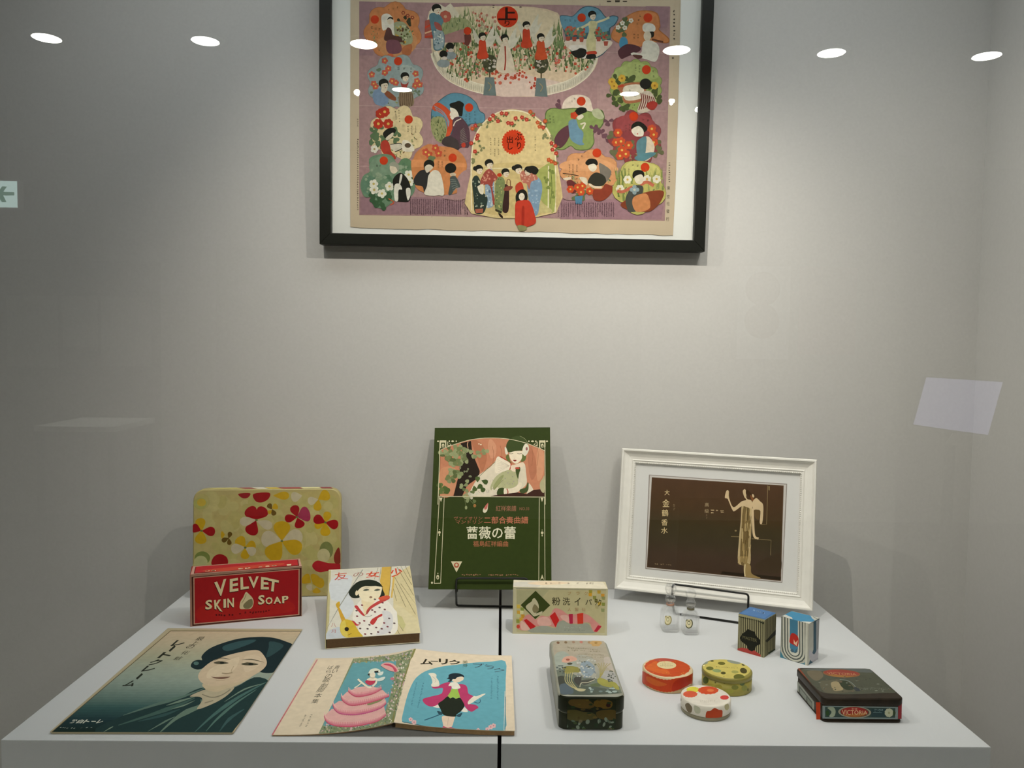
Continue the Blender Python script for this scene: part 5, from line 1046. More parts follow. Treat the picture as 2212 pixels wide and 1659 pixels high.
cor = [(0, 0), (W, 0), (W, H), (0, H)]; inw = [(1, 1), (-1, 1), (-1, -1), (1, -1)]
for s in range(4):
    vs = []
    for c in (s, (s+1) % 4):
        for d, z in PROF: vs.append(wBL+eu_*(cor[c][0]+inw[c][0]*d)+ev_*(cor[c][1]+inw[c][1]*d)+nn*z)
    m = len(PROF); fs = [(i, (i+1) % m, m+(i+1) % m, m+i) for i in range(m)]+[tuple(range(m)), tuple(range(2*m-1, m-1, -1))]
    mesh('frame_rail', vs, fs, ivory, t)
# beading round the opening
bead = []
for s in range(4):
    p, q_ = [wBL+eu_*(cor[c][0]+inw[c][0]*0.0258)+ev_*(cor[c][1]+inw[c][1]*0.0258)-nn*0.0058 for c in (s, (s+1) % 4)]
    n = int(np.linalg.norm(q_-p)/0.0034); bead += [p+(q_-p)*(i+0.5)/n for i in range(n)]
vs, fs = [], []
for c in bead:
    i = len(vs); r = 0.0013
    vs += [c+eu_*r, c+ev_*r, c-eu_*r, c-ev_*r, c+nn*r]; fs += [(i, i+1, i+4), (i+1, i+2, i+4), (i+2, i+3, i+4), (i+3, i, i+4)]
tag(mesh('beading', vs, fs, ivory, t), kind='stuff')
obox('backing_board', wBL+(eu_+ev_)*0.01-nn*0.0135, u-eu_*0.02, v-ev_*0.02, nn*0.003, mat('mat_white', '#dad6d2', rough=0.8, gain=1.1), t)
A = Art(Flat(wBL-nn*0.0102, u, v, nn), gain=1.3).fr(1300, 940, 4.046)
A.P('#8b8078', [(412, 345), (1620, 425), (1578, 1290), (380, 1168)]); A.P('#bdb6b0', [(420, 352), (1612, 432), (1572, 1283), (388, 1162)]); A.P('#5a4430', [(437, 368), (1590, 440), (1566, 1276), (394, 1155)])
grad(A, [(441, 374), (1584, 446), (1560, 1268), (399, 1150)], ['#4a3220', '#48311d', '#44301a', '#3b311d', '#3a301f', '#3f2f22', '#3d2c1f'], 30)
A.S('#3a2c1c', [(1340, 1130), (1480, 1060), (1560, 1040), (1555, 1200), (1380, 1190)])
A.P('#241a0e', [(1050, 1190), (1565, 1240), (1561, 1268), (1040, 1216)])
CRM = '#c6ac86'; GLD = '#8f764a'
A.S('#b39c74', [(1225, 610), (1270, 600), (1312, 620), (1310, 760), (1300, 960), (1298, 1120), (1250, 1130), (1190, 1110), (1200, 900), (1215, 740)])
A.S('#6d5834', [(1240, 620), (1290, 640), (1290, 900), (1270, 1110), (1210, 1110), (1220, 820)])
q = random.Random(8)
for i in range(46):
    x = 1222+q.uniform(0, 84); y = q.uniform(620, 1020); A.L(q.choice([GLD, '#a88d5c', '#54421f', '#c0a878']), 4, [(x, y), (x-(1262-x)*-0.06-4, y+q.uniform(60, 120))], False)
for i in range(14): A.L('#a88d5c', 4, [(1195+i*8, 1060), (1190+i*8, 1120+12*math.sin(i))], False)
A.S(GLD, [(1250, 1110), (1300, 1140), (1310, 1210), (1390, 1250), (1290, 1245), (1255, 1235), (1240, 1180)]); A.L('#cdb88c', 10, [(1252, 1130), (1248, 1190), (1252, 1235)])
A.S(CRM, [(1232, 490), (1250, 472), (1266, 500), (1262, 540), (1275, 560), (1310, 575), (1312, 640), (1270, 630), (1225, 620), (1160, 664), (1140, 650), (1110, 580), (1098, 555), (1075, 545), (1090, 485), (1110, 490), (1112, 545), (1150, 630), (1220, 580), (1262, 565), (1245, 540)]); A.S('#3a2410', [(1262, 480), (1300, 500), (1340, 570), (1320, 590), (1290, 540), (1262, 520)]); A.S('#7a4a26', [(1296, 520), (1330, 560), (1335, 588), (1310, 570)])
A.L(CRM, 20, [(1318, 640), (1322, 760), (1332, 880), (1370, 905)]); A.S(CRM, [(1318, 580), (1350, 550), (1385, 580), (1410, 610), (1410, 700), (1400, 772), (1380, 765), (1384, 660), (1330, 655), (1316, 620)]); A.E(CRM, 1322, 530, 9, 16, -20); A.S('#5a4526', [(1330, 655), (1384, 660), (1380, 700), (1370, 740), (1340, 720)])
A.L('#8a7650', 4, [(1450, 440), (1445, 620), (1440, 780), (1395, 782)], False); A.L('#8a7650', 4, [(1130, 885), (1200, 888)], False); A.L('#8a7650', 4, [(1310, 905), (1480, 918), (1475, 1050)], False); A.P('#8a7650', [(1455, 445), (1468, 446), (1466, 485), (1458, 480)]); A.E('#8a7650', 1170, 835, 10, 8, n=8)
for ch, b in (('大', (548, 478, 592, 525)), ('金', (530, 560, 592, 628)), ('鶴', (524, 650, 582, 708)), ('香', (520, 735, 576, 790)), ('水', (518, 806, 576, 860))): A.T('#c9b183', ch, b, 0.005)
A.T('#a08a68', '高', (900, 590, 936, 625)); A.T('#a08a68', '級', (898, 645, 936, 680)); A.marks('#b59c76', (945, 650, 1065, 685), 2, 3, 0.8, 3); A.marks('#7a674c', (908, 690, 922, 735), 4, 1, 0.8, 4); A.marks('#7a674c', (620, 600, 640, 660), 4, 1, 0.8, 4); A.marks('#8a7658', ((460, 1115), (610, 1128), (610, 1145), (460, 1132)), 1, 9, 0.7, 4)
A.build('advert_print', sub(t, 'backing_board'), print_mat('photo_print', 0.7, 0.06, mottle=0.08, nscale=60))
o = obox('glazing', wBL+(eu_+ev_)*0.0262-nn*0.0095, u-eu_*0.0524, v-ev_*0.0524, nn*0.0015, [clear_mat('pane_body', 0.0, (0.985, 0.995, 0.985)), clear_mat('glazing_face', 1.7)], t)
for p in o.data.polygons: p.material_index = 1 if Vector(p.normal).dot(Vector(nn)) > 0.9 else 0
P1 = wBL+wN*0.0065
lipL = plane_hit(1453, 1261.5, P1, wN); lipR = plane_hit(1617, 1283.5, P1, wN)
bL = onz(1457, 1325, TZ+0.0022); bR = onz(1617, 1348, TZ+0.0022)
easel('black wire easel holding the off-white picture frame', lipL, lipR, 0.0262, bL, bR, wN, wU, 0.0245)

# ------------------------------------------------------------------ two little scent bottles
def bottle_glass():
    if 'bottle_glass' in _mats: return _mats['bottle_glass']
    m = bpy.data.materials.new('bottle_glass'); m.use_nodes = True; nt = m.node_tree; nt.nodes.clear()
    o = nt.nodes.new('ShaderNodeOutputMaterial'); g = nt.nodes.new('ShaderNodeBsdfGlass'); g.inputs['IOR'].default_value = 1.42; g.inputs['Roughness'].default_value = 0.02
    tr = nt.nodes.new('ShaderNodeBsdfTransparent'); mx = nt.nodes.new('ShaderNodeMixShader'); mx.inputs[0].default_value = 0.22
    tr.inputs[0].default_value = (0.99, 0.99, 0.985, 1)
    nt.links.new(tr.outputs[0], mx.inputs[1]); nt.links.new(g.outputs[0], mx.inputs[2]); nt.links.new(mx.outputs[0], o.inputs[0]); _mats['bottle_glass'] = m
    return m
BG = bottle_glass()
for px, py, sc, lab, ringc, neck in ((1446.5, 1361, 1.0, 'taller clear glass scent bottle with a ball stopper, left of the pair', '#8a8158', '#b98c74'), (1490.5, 1367, 0.93, 'shorter clear glass scent bottle with a dark-ringed oval label, right of the pair', '#4b4a30', '#6a6348')):
    c = onz(px, py, TZ)
    t = thing('scent_bottle', c, lab, 'bottle', 'clear scent bottles')
    s = sc
    lathe('bottle_body', c, [(0.0, 0.0004), (0.0135*s, 0.0004), (0.0152*s, 0.003*s), (0.0152*s, 0.031*s), (0.0125*s, 0.0385*s), (0.0062*s, 0.0420*s), (0.0058*s, 0.0480*s), (0.0046*s, 0.0480*s), (0.0046*s, 0.0430*s), (0.0110*s, 0.0370*s), (0.0136*s, 0.030*s), (0.0136*s, 0.005*s), (0.0, 0.0045*s)], BG, t, n=40, sq=5)
    lathe('neck_band', c, [(0.0064*s, 0.0432*s), (0.0068*s, 0.0438*s), (0.0068*s, 0.0462*s), (0.0064*s, 0.0468*s)], mat('neck_thread_'+neck[1:], neck, rough=0.5), t, n=24, cap=False)
    lathe('stopper', c, [(0.0, 0.0440*s), (0.0042*s, 0.0440*s), (0.0044*s, 0.0482*s), (0.0078*s, 0.0500*s), (0.0092*s, 0.0550*s), (0.0070*s, 0.0600*s), (0.0050*s, 0.0618*s), (0.0072*s, 0.0640*s), (0.0098*s, 0.0700*s), (0.0098*s, 0.0730*s), (0.0072*s, 0.0790*s), (0.0, 0.0808*s)], BG, t, n=28)
    # oval paper label on the face towards the room
    fl = Flat(c+V(-0.012*s, -0.0154*s, 0.006*s), V(0.024*s, 0, 0), V(0, 0, 0.024*s), V(0, -1, 0)); A = Art(fl, gain=1.5)
    lx, ly = px-4.0*(1 if sc == 1 else 0.6), py-21.5*s-0.5
    A.E(ringc, lx, ly, 8.6, 11.4, n=28); A.E('#c9bf9a', lx, ly, 6.4, 9.0, n=24); A.E(ringc, lx, ly-1, 3.2, 4.6, n=16); A.E('#d2c9a8', lx, ly-1, 2.2, 3.4, n=16)
    A.L(ringc, 1.1, [(lx-4, ly-8), (lx, ly-4), (lx+4, ly-8)]); A.build('oval_label', sub(t, 'bottle_body'), PAPER)

# ------------------------------------------------------------------ striped carton with a blue top
def cornered(name, Lc, Fc, Rc, h, label, m):
    Lc, Fc, Rc = [V(*p, TZ) for p in (Lc, Fc, Rc)]; Rc = Fc+(Rc-Fc)-(Lc-Fc)*((Rc-Fc)@(Lc-Fc))/((Lc-Fc)@(Lc-Fc))
    t = thing(name, (Lc+Rc)/2, label, 'box')
    obox('carton', Fc, Rc-Fc, Lc-Fc, V(0, 0, h), m, t, bevel=0.0006)
    up = V(0, 0, h)
    return t, Flat(Lc, Fc-Lc, up), Flat(Fc, Rc-Fc, up), Flat(Fc+up, Rc-Fc, Lc-Fc, V(0, 0, 1))
t, fa, fb, ft = cornered('striped_box', (0.3819, 1.2394), (0.4145, 1.2104), (0.4476, 1.2391), 0.0600, 'small blue-topped carton with dark stripes, left of the tulip box', mat('stripe_card', '#8f8868', rough=0.5, gain=1.4))
A = Art(fa, gain=1.55).fr(1400, 1240, 5.53)
A.P('#8f8967', [(1060, 470), (1400, 545), (1385, 1010), (1060, 905)])
for i in range(15):
    x = 1072+i*22; y0 = 480+(x-1065)*0.22; y1 = 905+(x-1065)*0.32; A.P('#2d2a1c', [(x, y0+14), (x+9, y0+16), (x+9, y1-2), (x, y1-4)])
A.P('#963a34', [(1060, 888), (1120, 878), (1260, 905), (1345, 965), (1345, 992), (1062, 906)])
A.P('#1b1c14', [(1100, 760), (1120, 715), (1160, 690), (1190, 655), (1230, 675), (1275, 690), (1290, 740), (1342, 790), (1335, 840), (1290, 860), (1275, 905), (1240, 925), (1200, 905), (1175, 850), (1110, 800)]); A.T('#5f5b3c', 'MASTER', ((1130, 735), (1300, 775), (1300, 815), (1130, 770))); A.P('#2f3326', [(1066, 500), (1380, 575), (1380, 600), (1300, 560), (1066, 510)])
A.build('stripe_print', sub(t, 'carton'), CARD)
A = Art(fb, gain=1.5).fr(1400, 1240, 5.53)
A.P('#7d7757', [(1385, 545), (1570, 460), (1570, 920), (1385, 1010)])
for i in range(13):
    x = 1398+i*13.5; y0 = 540-(x-1385)*0.46; y1 = 1005-(x-1385)*0.48; A.P('#2d2a1c', [(x, y0+6), (x+6, y0+4), (x+6, y1-4), (x, y1-2)])
A.P('#1f1f15', [(1400, 800), (1560, 640), (1560, 700), (1420, 815)]); A.P('#26301f', [(1430, 940), (1560, 860), (1560, 915), (1440, 975)])
A.build('stripe_print', sub(t, 'carton'), CARD)
A = Art(ft, gain=1.35).fr(1400, 1240, 5.53)
A.P('#3f5f86', [(1050, 470), (1230, 350), (1580, 450), (1400, 560)]); A.P('#4a6a92', [(1110, 470), (1230, 385), (1500, 450), (1390, 530)]); A.marks('#7f9ab8', ((1250, 420), (1400, 450), (1390, 480), (1240, 450)), 1, 4, 0.7, 3); A.L('#6f7a70', 6, [(1080, 475), (1390, 545), (1560, 470)], False)
A.build('top_print', sub(t, 'carton'), CARD)

# ------------------------------------------------------------------ white and blue tulip carton
t, fa, fb, ft = cornered('tulip_box', (0.4407, 1.2128), (0.4721, 1.1814), (0.5007, 1.2050), 0.0650, 'small white and blue carton with a red tulip, right of the striped box', mat('tulip_card', '#9f9c8e', rough=0.5, gain=1.4))
def bands(A, cx, top, bottom, rs, cols, slope):
    for r, c in zip(rs, cols):
        pts = [(cx-r, top)]
        for k in range(9):
            an = math.pi*(1-k/8); pts.append((cx+r*math.cos(an), bottom+r*1.05*math.sin(an)))
        pts.append((cx+r, top)); A.P(c, [(x, y+(x-cx)*slope) for x, y in pts])
A = Art(fa, gain=1.5).fr(1400, 1240, 5.53)
A.P('#3f7080', [(1570, 480), (1895, 580), (1885, 1110), (1575, 1005)])
bands(A, 1740, 500, 905, (168, 146, 132, 112, 98, 78, 66), ('#a5a396', '#4a4f4a', '#b5b3a4', '#4a4f4a', '#b0aea0', '#4a4f4a', '#b9b7a8'), 0.30); bands(A, 1742, 520, 880, (48,), ('#3f6f86',), 0.3)
A.S('#a52a22', [(1690, 790), (1705, 720), (1735, 705), (1785, 740), (1800, 800), (1785, 865), (1745, 850), (1695, 820)]); A.P('#cfa88a', [(1740, 780), (1760, 820), (1790, 790), (1775, 860), (1740, 830)]); A.S('#3f5a68', [(1700, 905), (1730, 900), (1745, 935), (1715, 930)]); A.S('#3f5a68', [(1745, 935), (1775, 895), (1785, 925), (1760, 945)])
A.L('#b5b3a4', 26, [(1893, 580), (1885, 1105)], False)
A.build('tulip_print', sub(t, 'carton'), CARD)
A = Art(fb, gain=1.45).fr(1400, 1240, 5.53)
A.P('#38505c', [(1890, 580), (2070, 520), (2055, 1020), (1885, 1105)]); A.P('#a5a49a', [(1890, 580), (1975, 575), (1975, 900), (1915, 1090), (1885, 1105)]); A.P('#a09fa0', [(2010, 560), (2068, 530), (2058, 960), (2010, 920)]); A.S('#a3a0a4', [(1930, 900), (1980, 960), (2020, 900), (2055, 900), (2030, 1010), (1970, 1050), (1925, 1000)]); A.L('#4a4f4a', 6, [(2030, 555), (2025, 900)], False)
A.build('tulip_print', sub(t, 'carton'), CARD)
A = Art(ft, gain=1.35).fr(1400, 1240, 5.53)
A.P('#3f7896', [(1560, 500), (1700, 440), (2090, 520), (1890, 610)])
A.P('#b0aea4', [(1570, 505), (1640, 485), (1720, 520), (1690, 560), (1640, 540)]); A.P('#b5b3a8', [(1810, 590), (1830, 565), (1960, 570), (1990, 590), (1890, 620)]); A.P('#a5a49a', [(1940, 500), (2010, 495), (2075, 530), (2010, 560), (1960, 530)]); A.L('#4a4f4a', 5, [(1600, 505), (1660, 525)], False); A.L('#4a4f4a', 5, [(1970, 510), (2030, 540)], False)
A.build('top_print', sub(t, 'carton'), CARD)

# ------------------------------------------------------------------ three round tins
def round_tin(name, top, bot, r, label, bodym, lid_ratio, lidm):
    c = onz(bot[0], bot[1], TZ)
    h = ony(top[0], top[1], c[1])[2]-TZ
    t = thing(name, c, label, 'tin', 'round compact tins')
    zl = h*lid_ratio
    lathe('tin_base', c, [(0.0, 0.0), (r-0.0012, 0.0), (r-0.0004, 0.0008), (r-0.0004, zl), (0.0, zl)], bodym, t, n=64)
    lathe('lid', c, [(r-0.0014, zl), (r, zl+0.0002), (r, h-0.0014), (r-0.0012, h-0.0002), (r-0.0022, h), (0.0, h)], lidm, t, n=64)
    return t, c, h, zl
class Disc:
    """level round top: centre c, radius r"""
    lines = None
    def __init__(s, c, r, z): s.c, s.r, s.z = c, r, z
    def inv(s, px, py):
        p = onz(px, py, s.z); d = p[:2]-s.c[:2]; m = math.hypot(*d)
        if m > s.r: d = d*s.r/m
        return d[0], d[1]
    def pos(s, u, v, lift): return V(s.c[0]+u, s.c[1]+v, s.z+lift)
F3 = (1370, 1390, 7.9)
tm = lambda n, c: mat(n, c, rough=0.4, noise=0.06, nscale=80, gain=1.4)
R1 = 0.0357
t, c, h, zl = round_tin('compact_tin', (1441.5, 1442), (1441.5, 1475.5), R1, 'round orange tin with a cream centre spot, left of the three', tm('tin_cream_a', '#b59a72'), 0.30, tm('tin_cream_b', '#bba784'))
A = Art(Disc(c, R1-0.0023, TZ+h), gain=1.25).fr(*F3); cx, cy = 565, 408
ring = [(cx+k_*390*math.cos(2*math.pi*j/60)*(1+0.022*math.sin(j*2.1)), cy+12*math.cos(2*math.pi*j/60)+k_*160*math.sin(2*math.pi*j/60)*(1+0.022*math.sin(j*2.1))) for j in range(60) for k_ in (1,)]
A.P('#b4441c', ring); A.S('#c25a22', [(200, 400), (380, 300), (420, 420), (560, 450), (600, 530), (400, 500), (250, 450)]); A.S('#a84a3c', [(330, 280), (500, 240), (700, 260), (660, 300), (450, 310)]); A.E('#c9b98c', 552, 367, 165, 66, 3, n=32); A.marks('#9a8a60', (440, 340, 660, 395), 3, 8, 0.6, 3)
q = random.Random(5)
for _ in range(26): A.E(q.choice(['#c77a2c', '#c9923e', '#a83516']), 565+q.uniform(-330, 330), 408+q.choice([-1, 1])*q.uniform(80, 130), 9, 5, n=7)
A.build('lid_print', sub(t, 'lid'), TIN)
A = Art(Drum(c, R1, TZ, TZ+h), gain=1.45).fr(*F3)
A.P('#b03a16', [(126, 470)]+[(126+k*29, 470+165*math.sin(math.pi*k/30)-20+(8 if k % 2 else 0)) for k in range(1, 30)]+[(1000, 500), (990, 690)]+[(996-k*29, 660+165*math.sin(math.pi*k/30)+(10 if k % 2 else 0)) for k in range(1, 30)]+[(128, 650)])
A.S('#a02a12', [(700, 640), (960, 560), (960, 680), (760, 790), (640, 800)]); A.S('#b8551f', [(220, 560), (420, 640), (560, 700), (400, 730), (230, 650)])
A.build('side_print', sub(t, 'lid'), TIN)
R2 = 0.0349
t, c, h, zl = round_tin('compact_tin', (1569.3, 1444.5), (1569.3, 1482), R2, 'round yellow tin with dark green spots, right of the three', tm('tin_olive_a', '#8a8038'), 0.72, tm('tin_olive_b', '#7a7132'))
A = Art(Disc(c, R2-0.0012, TZ+h), gain=1.35).fr(*F3)
A.P('#b3a557', [(1575+410*math.cos(2*math.pi*j/48), 434+14*math.cos(2*math.pi*j/48)+166*math.sin(2*math.pi*j/48)) for j in range(48)])
for c_, x, y, rx, ry, ro in (('#5d5a22', 1490, 340, 64, 26, 3), ('#4d4a1e', 1328, 300, 30, 12, 3), ('#5d5f28', 1290, 425, 64, 32, 3), ('#7a8a5a', 1410, 465, 76, 28, 5), ('#45431c', 1520, 505, 44, 23, 2), ('#8c8a4a', 1720, 485, 62, 26, 5), ('#3f3a1a', 1865, 465, 62, 46, 20), ('#55561f', 1790, 575, 95, 52, 5), ('#7d8374', 1700, 315, 120, 28, 12), ('#3c3c22', 1860, 368, 28, 11, 20), ('#7d8374', 1215, 330, 46, 26, -20)): A.E(c_, x, y, rx, ry, ro, n=20)
A.marks('#857a3e', ((1390, 385), (1770, 410), (1770, 435), (1390, 410)), 1, 16, 0.7, 5); A.E('#8a8030', 1530, 562, 14, 7); A.E('#d8d0a0', 1188, 378, 16, 12); A.build('lid_print', sub(t, 'lid'), TIN)
A = Art(Drum(c, R2-0.0004, TZ, TZ+zl), gain=1.45).fr(*F3)
for c_, x, y, rx, ry in (('#45501f', 1220, 625, 50, 62), ('#5a5426', 1385, 665, 14, 14), ('#5f5a2a', 1540, 665, 22, 22), ('#55603a', 1840, 680, 46, 42), ('#908436', 1440, 740, 60, 40), ('#6f7030', 1720, 750, 60, 40), ('#8d8a3c', 1620, 820, 80, 40), ('#5a5a20', 1940, 790, 16, 26), ('#9a8f3c', 1330, 740, 50, 50), ('#7f803e', 1880, 760, 50, 50)): A.E(c_, x, y, rx, ry, n=16)
A.build('side_print', sub(t, 'tin_base'), TIN)
R3 = 0.0325
t, c, h, zl = round_tin('compact_tin', (1523.8, 1502), (1523.8, 1534.5), R3, 'round white tin with red flowers, frontmost of the three', tm('tin_grey_a', '#7d7660'), 0.26, tm('tin_white_b', '#c9c1b2'))
A = Art(Disc(c, R3-0.0015, TZ+h), gain=1.32).fr(*F3); q = random.Random(3)
def bloom(col, x, y, rx, ry, seed):
    qq = random.Random(seed); A.P(col, [(x+rx*(1+0.07*math.sin(j*3.3))*math.cos(2*math.pi*j/28), y+ry*(1+0.07*math.sin(j*3.3))*math.sin(2*math.pi*j/28)) for j in range(28)])
A.P('#c8c0b2', [(1215+395*math.cos(2*math.pi*j/48), 880+26*math.cos(2*math.pi*j/48)+170*math.sin(2*math.pi*j/48)) for j in range(48)])
bloom('#c2b83e', 1000, 790, 110, 52, 1); bloom('#bb4420', 1262, 800, 175, 68, 2); bloom('#bf5034', 955, 865, 122, 56, 3); bloom('#b83a34', 1540, 922, 74, 38, 4); bloom('#c86a3a', 1300, 800, 60, 24, 5); A.marks('#b3aa98', (1120, 965, 1380, 1010), 2, 8, 0.6, 4)
A.build('lid_print', sub(t, 'lid'), TIN)
A = Art(Drum(c, R3, TZ+zl, TZ+h), gain=1.4).fr(*F3)
A.S('#6d5f48', [(870, 1040), (920, 1015), (970, 1060), (990, 1110), (970, 1180), (920, 1170), (885, 1110)]); A.S('#a63a16', [(1220, 1220), (1240, 1160), (1300, 1150), (1370, 1100), (1440, 1130), (1500, 1140), (1505, 1210), (1480, 1260), (1300, 1270), (1225, 1265)]); A.S('#a8a68e', [(1020, 1060), (1120, 1100), (1120, 1190), (1040, 1180)]); A.E('#a89e76', 1580, 1080, 40, 60); A.E('#a8928c', 1048, 1015, 14, 16, n=10); A.E('#5f5548', 795, 960, 10, 26, n=10)
A.build('side_print', sub(t, 'lid'), TIN)

# ------------------------------------------------------------------ long green tin with rounded ends
x0, x1, y0, y1, h = 0.0762, 0.1612, 0.9735, 1.1625, 0.0440
t = thing('long_tin', V((x0+x1)/2, (y0+y1)/2, TZ), 'long worn grey-green tin with art nouveau flowers, lying end-on at the front', 'tin')
dk = mat('dark_green_tin', '#272a17', rough=0.4, spec=0.2, noise=0.45, nscale=60, gain=1.0); pale = mat('pale_green_tin', '#8a897a', rough=0.4, noise=0.15, nscale=50, gain=1.3)
prism('tin_base', rrect(V(x0+0.0012, y0+0.0012, TZ), V(x1-x0-0.0024, 0, 0), V(0, y1-y0-0.0024, 0), 0.012, 8), V(0, 0, 0.0215), [dk, pale], t, bevel=0.0015, smooth=True)
lid = prism('lid', rrect(V(x0, y0, TZ+0.0215), V(x1-x0, 0, 0), V(0, y1-y0, 0), 0.013, 8), V(0, 0, 0.0225), [dk, pale], t, bevel=0.0042, smooth=True, seg=4)
for o in t.children:
    for p in o.data.polygons: p.material_index = 0 if p.normal.y < -0.42 and p.normal.z < 0.75 else 1
A = Art(Flat(V(x0+0.0035, y0+0.0035, TZ+h), V(x1-x0-0.007, 0, 0), V(0, y1-y0-0.007, 0), V(0, 0, 1)), gain=1.4).fr(1160, 1360, 6.914)
A.S('#958c7a', [(240, 230), (330, 170), (640, 150), (960, 165), (1040, 230), (1130, 420), (1200, 640), (1000, 640), (600, 480), (300, 470)]); A.S('#8a9084', [(250, 400), (420, 330), (600, 560), (420, 720), (290, 640)]); A.S('#8f8d80', [(600, 380), (820, 420), (900, 560), (860, 720), (700, 740), (600, 560)]); A.S('#92908a', [(950, 640), (1180, 640), (1260, 860), (1280, 950), (1060, 900)]); A.S('#a0968a', [(1000, 420), (1130, 430), (1200, 620), (1040, 560)])
A.S('#5d6456', [(280, 620), (420, 600), (620, 700), (900, 740), (1180, 820), (1290, 950), (330, 965), (290, 780)]); A.S('#434b40', [(295, 720), (460, 700), (640, 820), (900, 860), (1100, 900), (1180, 955), (330, 962)])
for x, c_ in ((315, '#6a4a34'), (430, '#6f5a40'), (545, '#8a6e58'), (660, '#a8685a'), (780, '#8e7050')): A.E(c_, x, 185-abs(x-600)*-0.04, 24, 18, 10, n=10)
A.flower('#a58452', 880, 200, 90, 6, '#8a6a34', ry=0.6); A.marks('#7d7458', ((450, 250), (900, 290), (960, 340), (460, 330)), 2, 18, 0.6, 3); A.marks('#857c62', ((600, 350), (1000, 360), (1000, 440), (640, 430)), 2, 18, 0.5, 4)
A.S('#b58a76', [(370, 480), (400, 420), (480, 395), (560, 410), (600, 450), (520, 480), (440, 495)]); A.E('#8a4a3a', 460, 450, 30, 16); A.E('#3a3a2a', 490, 510, 40, 16)
A.S('#7a7436', [(390, 570), (480, 545), (600, 560), (690, 600), (640, 640), (560, 640), (430, 660)]); A.S('#32352c', [(300, 720), (400, 700), (420, 800), (520, 900), (320, 900)]); A.S('#47535a', [(340, 830), (440, 810), (540, 900), (520, 960), (360, 960)]); A.S('#35342e', [(560, 720), (660, 690), (640, 840), (560, 780)]); A.S('#3f4038', [(660, 760), (820, 740), (870, 720), (800, 790), (700, 830)]); A.S('#4f5a3c', [(800, 820), (920, 800), (940, 850), (830, 850)])
for k in range(4): A.L('#a59a68', 9, [(430+k*34, 640), (420+k*32, 760), (500+k*24, 850), (640, 905), (700, 915)])
A.S('#a29a76', [(560, 880), (720, 890), (700, 920), (620, 920)])
for k in range(6): A.L('#8a8048', 8, [(860+k*48, 495+abs(k-2.5)*4), (925+k*22, 560), (940+k*6, 680), (925, 730)])
A.S('#87833a', [(930, 720), (1060, 760), (1180, 800), (1230, 900), (1120, 870), (980, 840), (900, 780)]); A.S('#77848a', [(660, 500), (760, 470), (860, 560), (840, 660), (740, 720), (650, 620)]); q = random.Random(21)
for _ in range(50): A.E(q.choice(['#9a9e98', '#6c7478', '#55594c', '#a8a69a']), q.uniform(600, 880), q.uniform(440, 720), q.uniform(8, 22), q.uniform(6, 14), n=7)
for _ in range(22): A.E(q.choice(['#4b5048', '#3f4436']), q.uniform(1060, 1180), q.uniform(620, 780), 12, 9, n=6)
for _ in range(24): A.E(q.choice(['#5f6f6c', '#8c9a92', '#455048']), q.uniform(720, 1180), q.uniform(860, 950), q.uniform(14, 40), q.uniform(8, 18), n=8)
for _ in range(14): A.E(q.choice(['#3a3f38', '#4d5550']), q.uniform(270, 420), q.uniform(540, 660), q.uniform(12, 26), q.uniform(8, 16), n=7)
A.L('#b9b096', 9, [(640, 860), (660, 800), (760, 790), (860, 750)]); A.build('lid_print', sub(t, 'lid'), TIN)
fr_ = Flat(V(x0+0.012, y0, TZ+0.0015), V(x1-x0-0.024, 0, 0), V(0, 0, 0.0385), V(0, -1, 0))
A = Art(fr_, gain=1.5).fr(1160, 1360, 6.914)
A.P('#1d2312', [(300, 1000), (1330, 1000), (1330, 1520), (300, 1520)]); A.S('#52401a', [(480, 1060), (640, 1010), (780, 1060), (860, 1150), (700, 1180), (500, 1130)]); A.S('#5d4616', [(860, 1070), (980, 1040), (1120, 1080), (1100, 1170), (960, 1180), (860, 1140)]); A.S('#46401c', [(400, 1220), (600, 1200), (860, 1260), (840, 1340), (500, 1360)]); A.S('#4a3c16', [(900, 1220), (1160, 1200), (1260, 1300), (1100, 1350), (920, 1320)]); A.E('#2a1210', 1065, 1130, 34, 30); A.S('#17180e', [(870, 1200), (920, 1160), (980, 1180), (900, 1225)]); A.S('#17180e', [(560, 1180), (720, 1180), (850, 1220), (700, 1230)])
for _ in range(34): A.E(q.choice(['#4b5a4a', '#6a7464', '#1a2a14', '#33401e', '#5a5238']), q.uniform(330, 1300), q.uniform(1340, 1500), q.uniform(12, 34), q.uniform(14, 40), q.uniform(-30, 30), n=8)
for _ in range(16): A.E(q.choice(['#3f3414', '#223018', '#5a4a1c']), q.uniform(330, 1300), q.uniform(1040, 1340), q.uniform(14, 40), q.uniform(8, 22), n=8)
A.build('front_print', sub(t, 'tin_base'), TIN)

# ------------------------------------------------------------------ flat dark tin with an oval red label
x0, x1, y0, y1, h = 0.4200, 0.5265, 0.9985, 1.0955, 0.0325
t = thing('flat_tin', V((x0+x1)/2, (y0+y1)/2, TZ), 'flat dark brown tin with an oval red label, rightmost at the front', 'tin')
brown = mat('brown_tin', '#2b2115', rough=0.4, spec=0.2, noise=0.4, nscale=70, gain=1.0); steel = mat('tin_grey_side', '#8d8f82', rough=0.4, noise=0.15, nscale=90, gain=1.2)
prism('tin_base', rrect(V(x0+0.001, y0+0.001, TZ), V(x1-x0-0.002, 0, 0), V(0, y1-y0-0.002, 0), 0.008, 7), V(0, 0, 0.0022), brown, t, bevel=0.0006, smooth=True)
prism('tin_body', rrect(V(x0+0.0015, y0+0.0015, TZ+0.0022), V(x1-x0-0.003, 0, 0), V(0, y1-y0-0.003, 0), 0.0075, 7), V(0, 0, 0.021), brown, t, smooth=True)
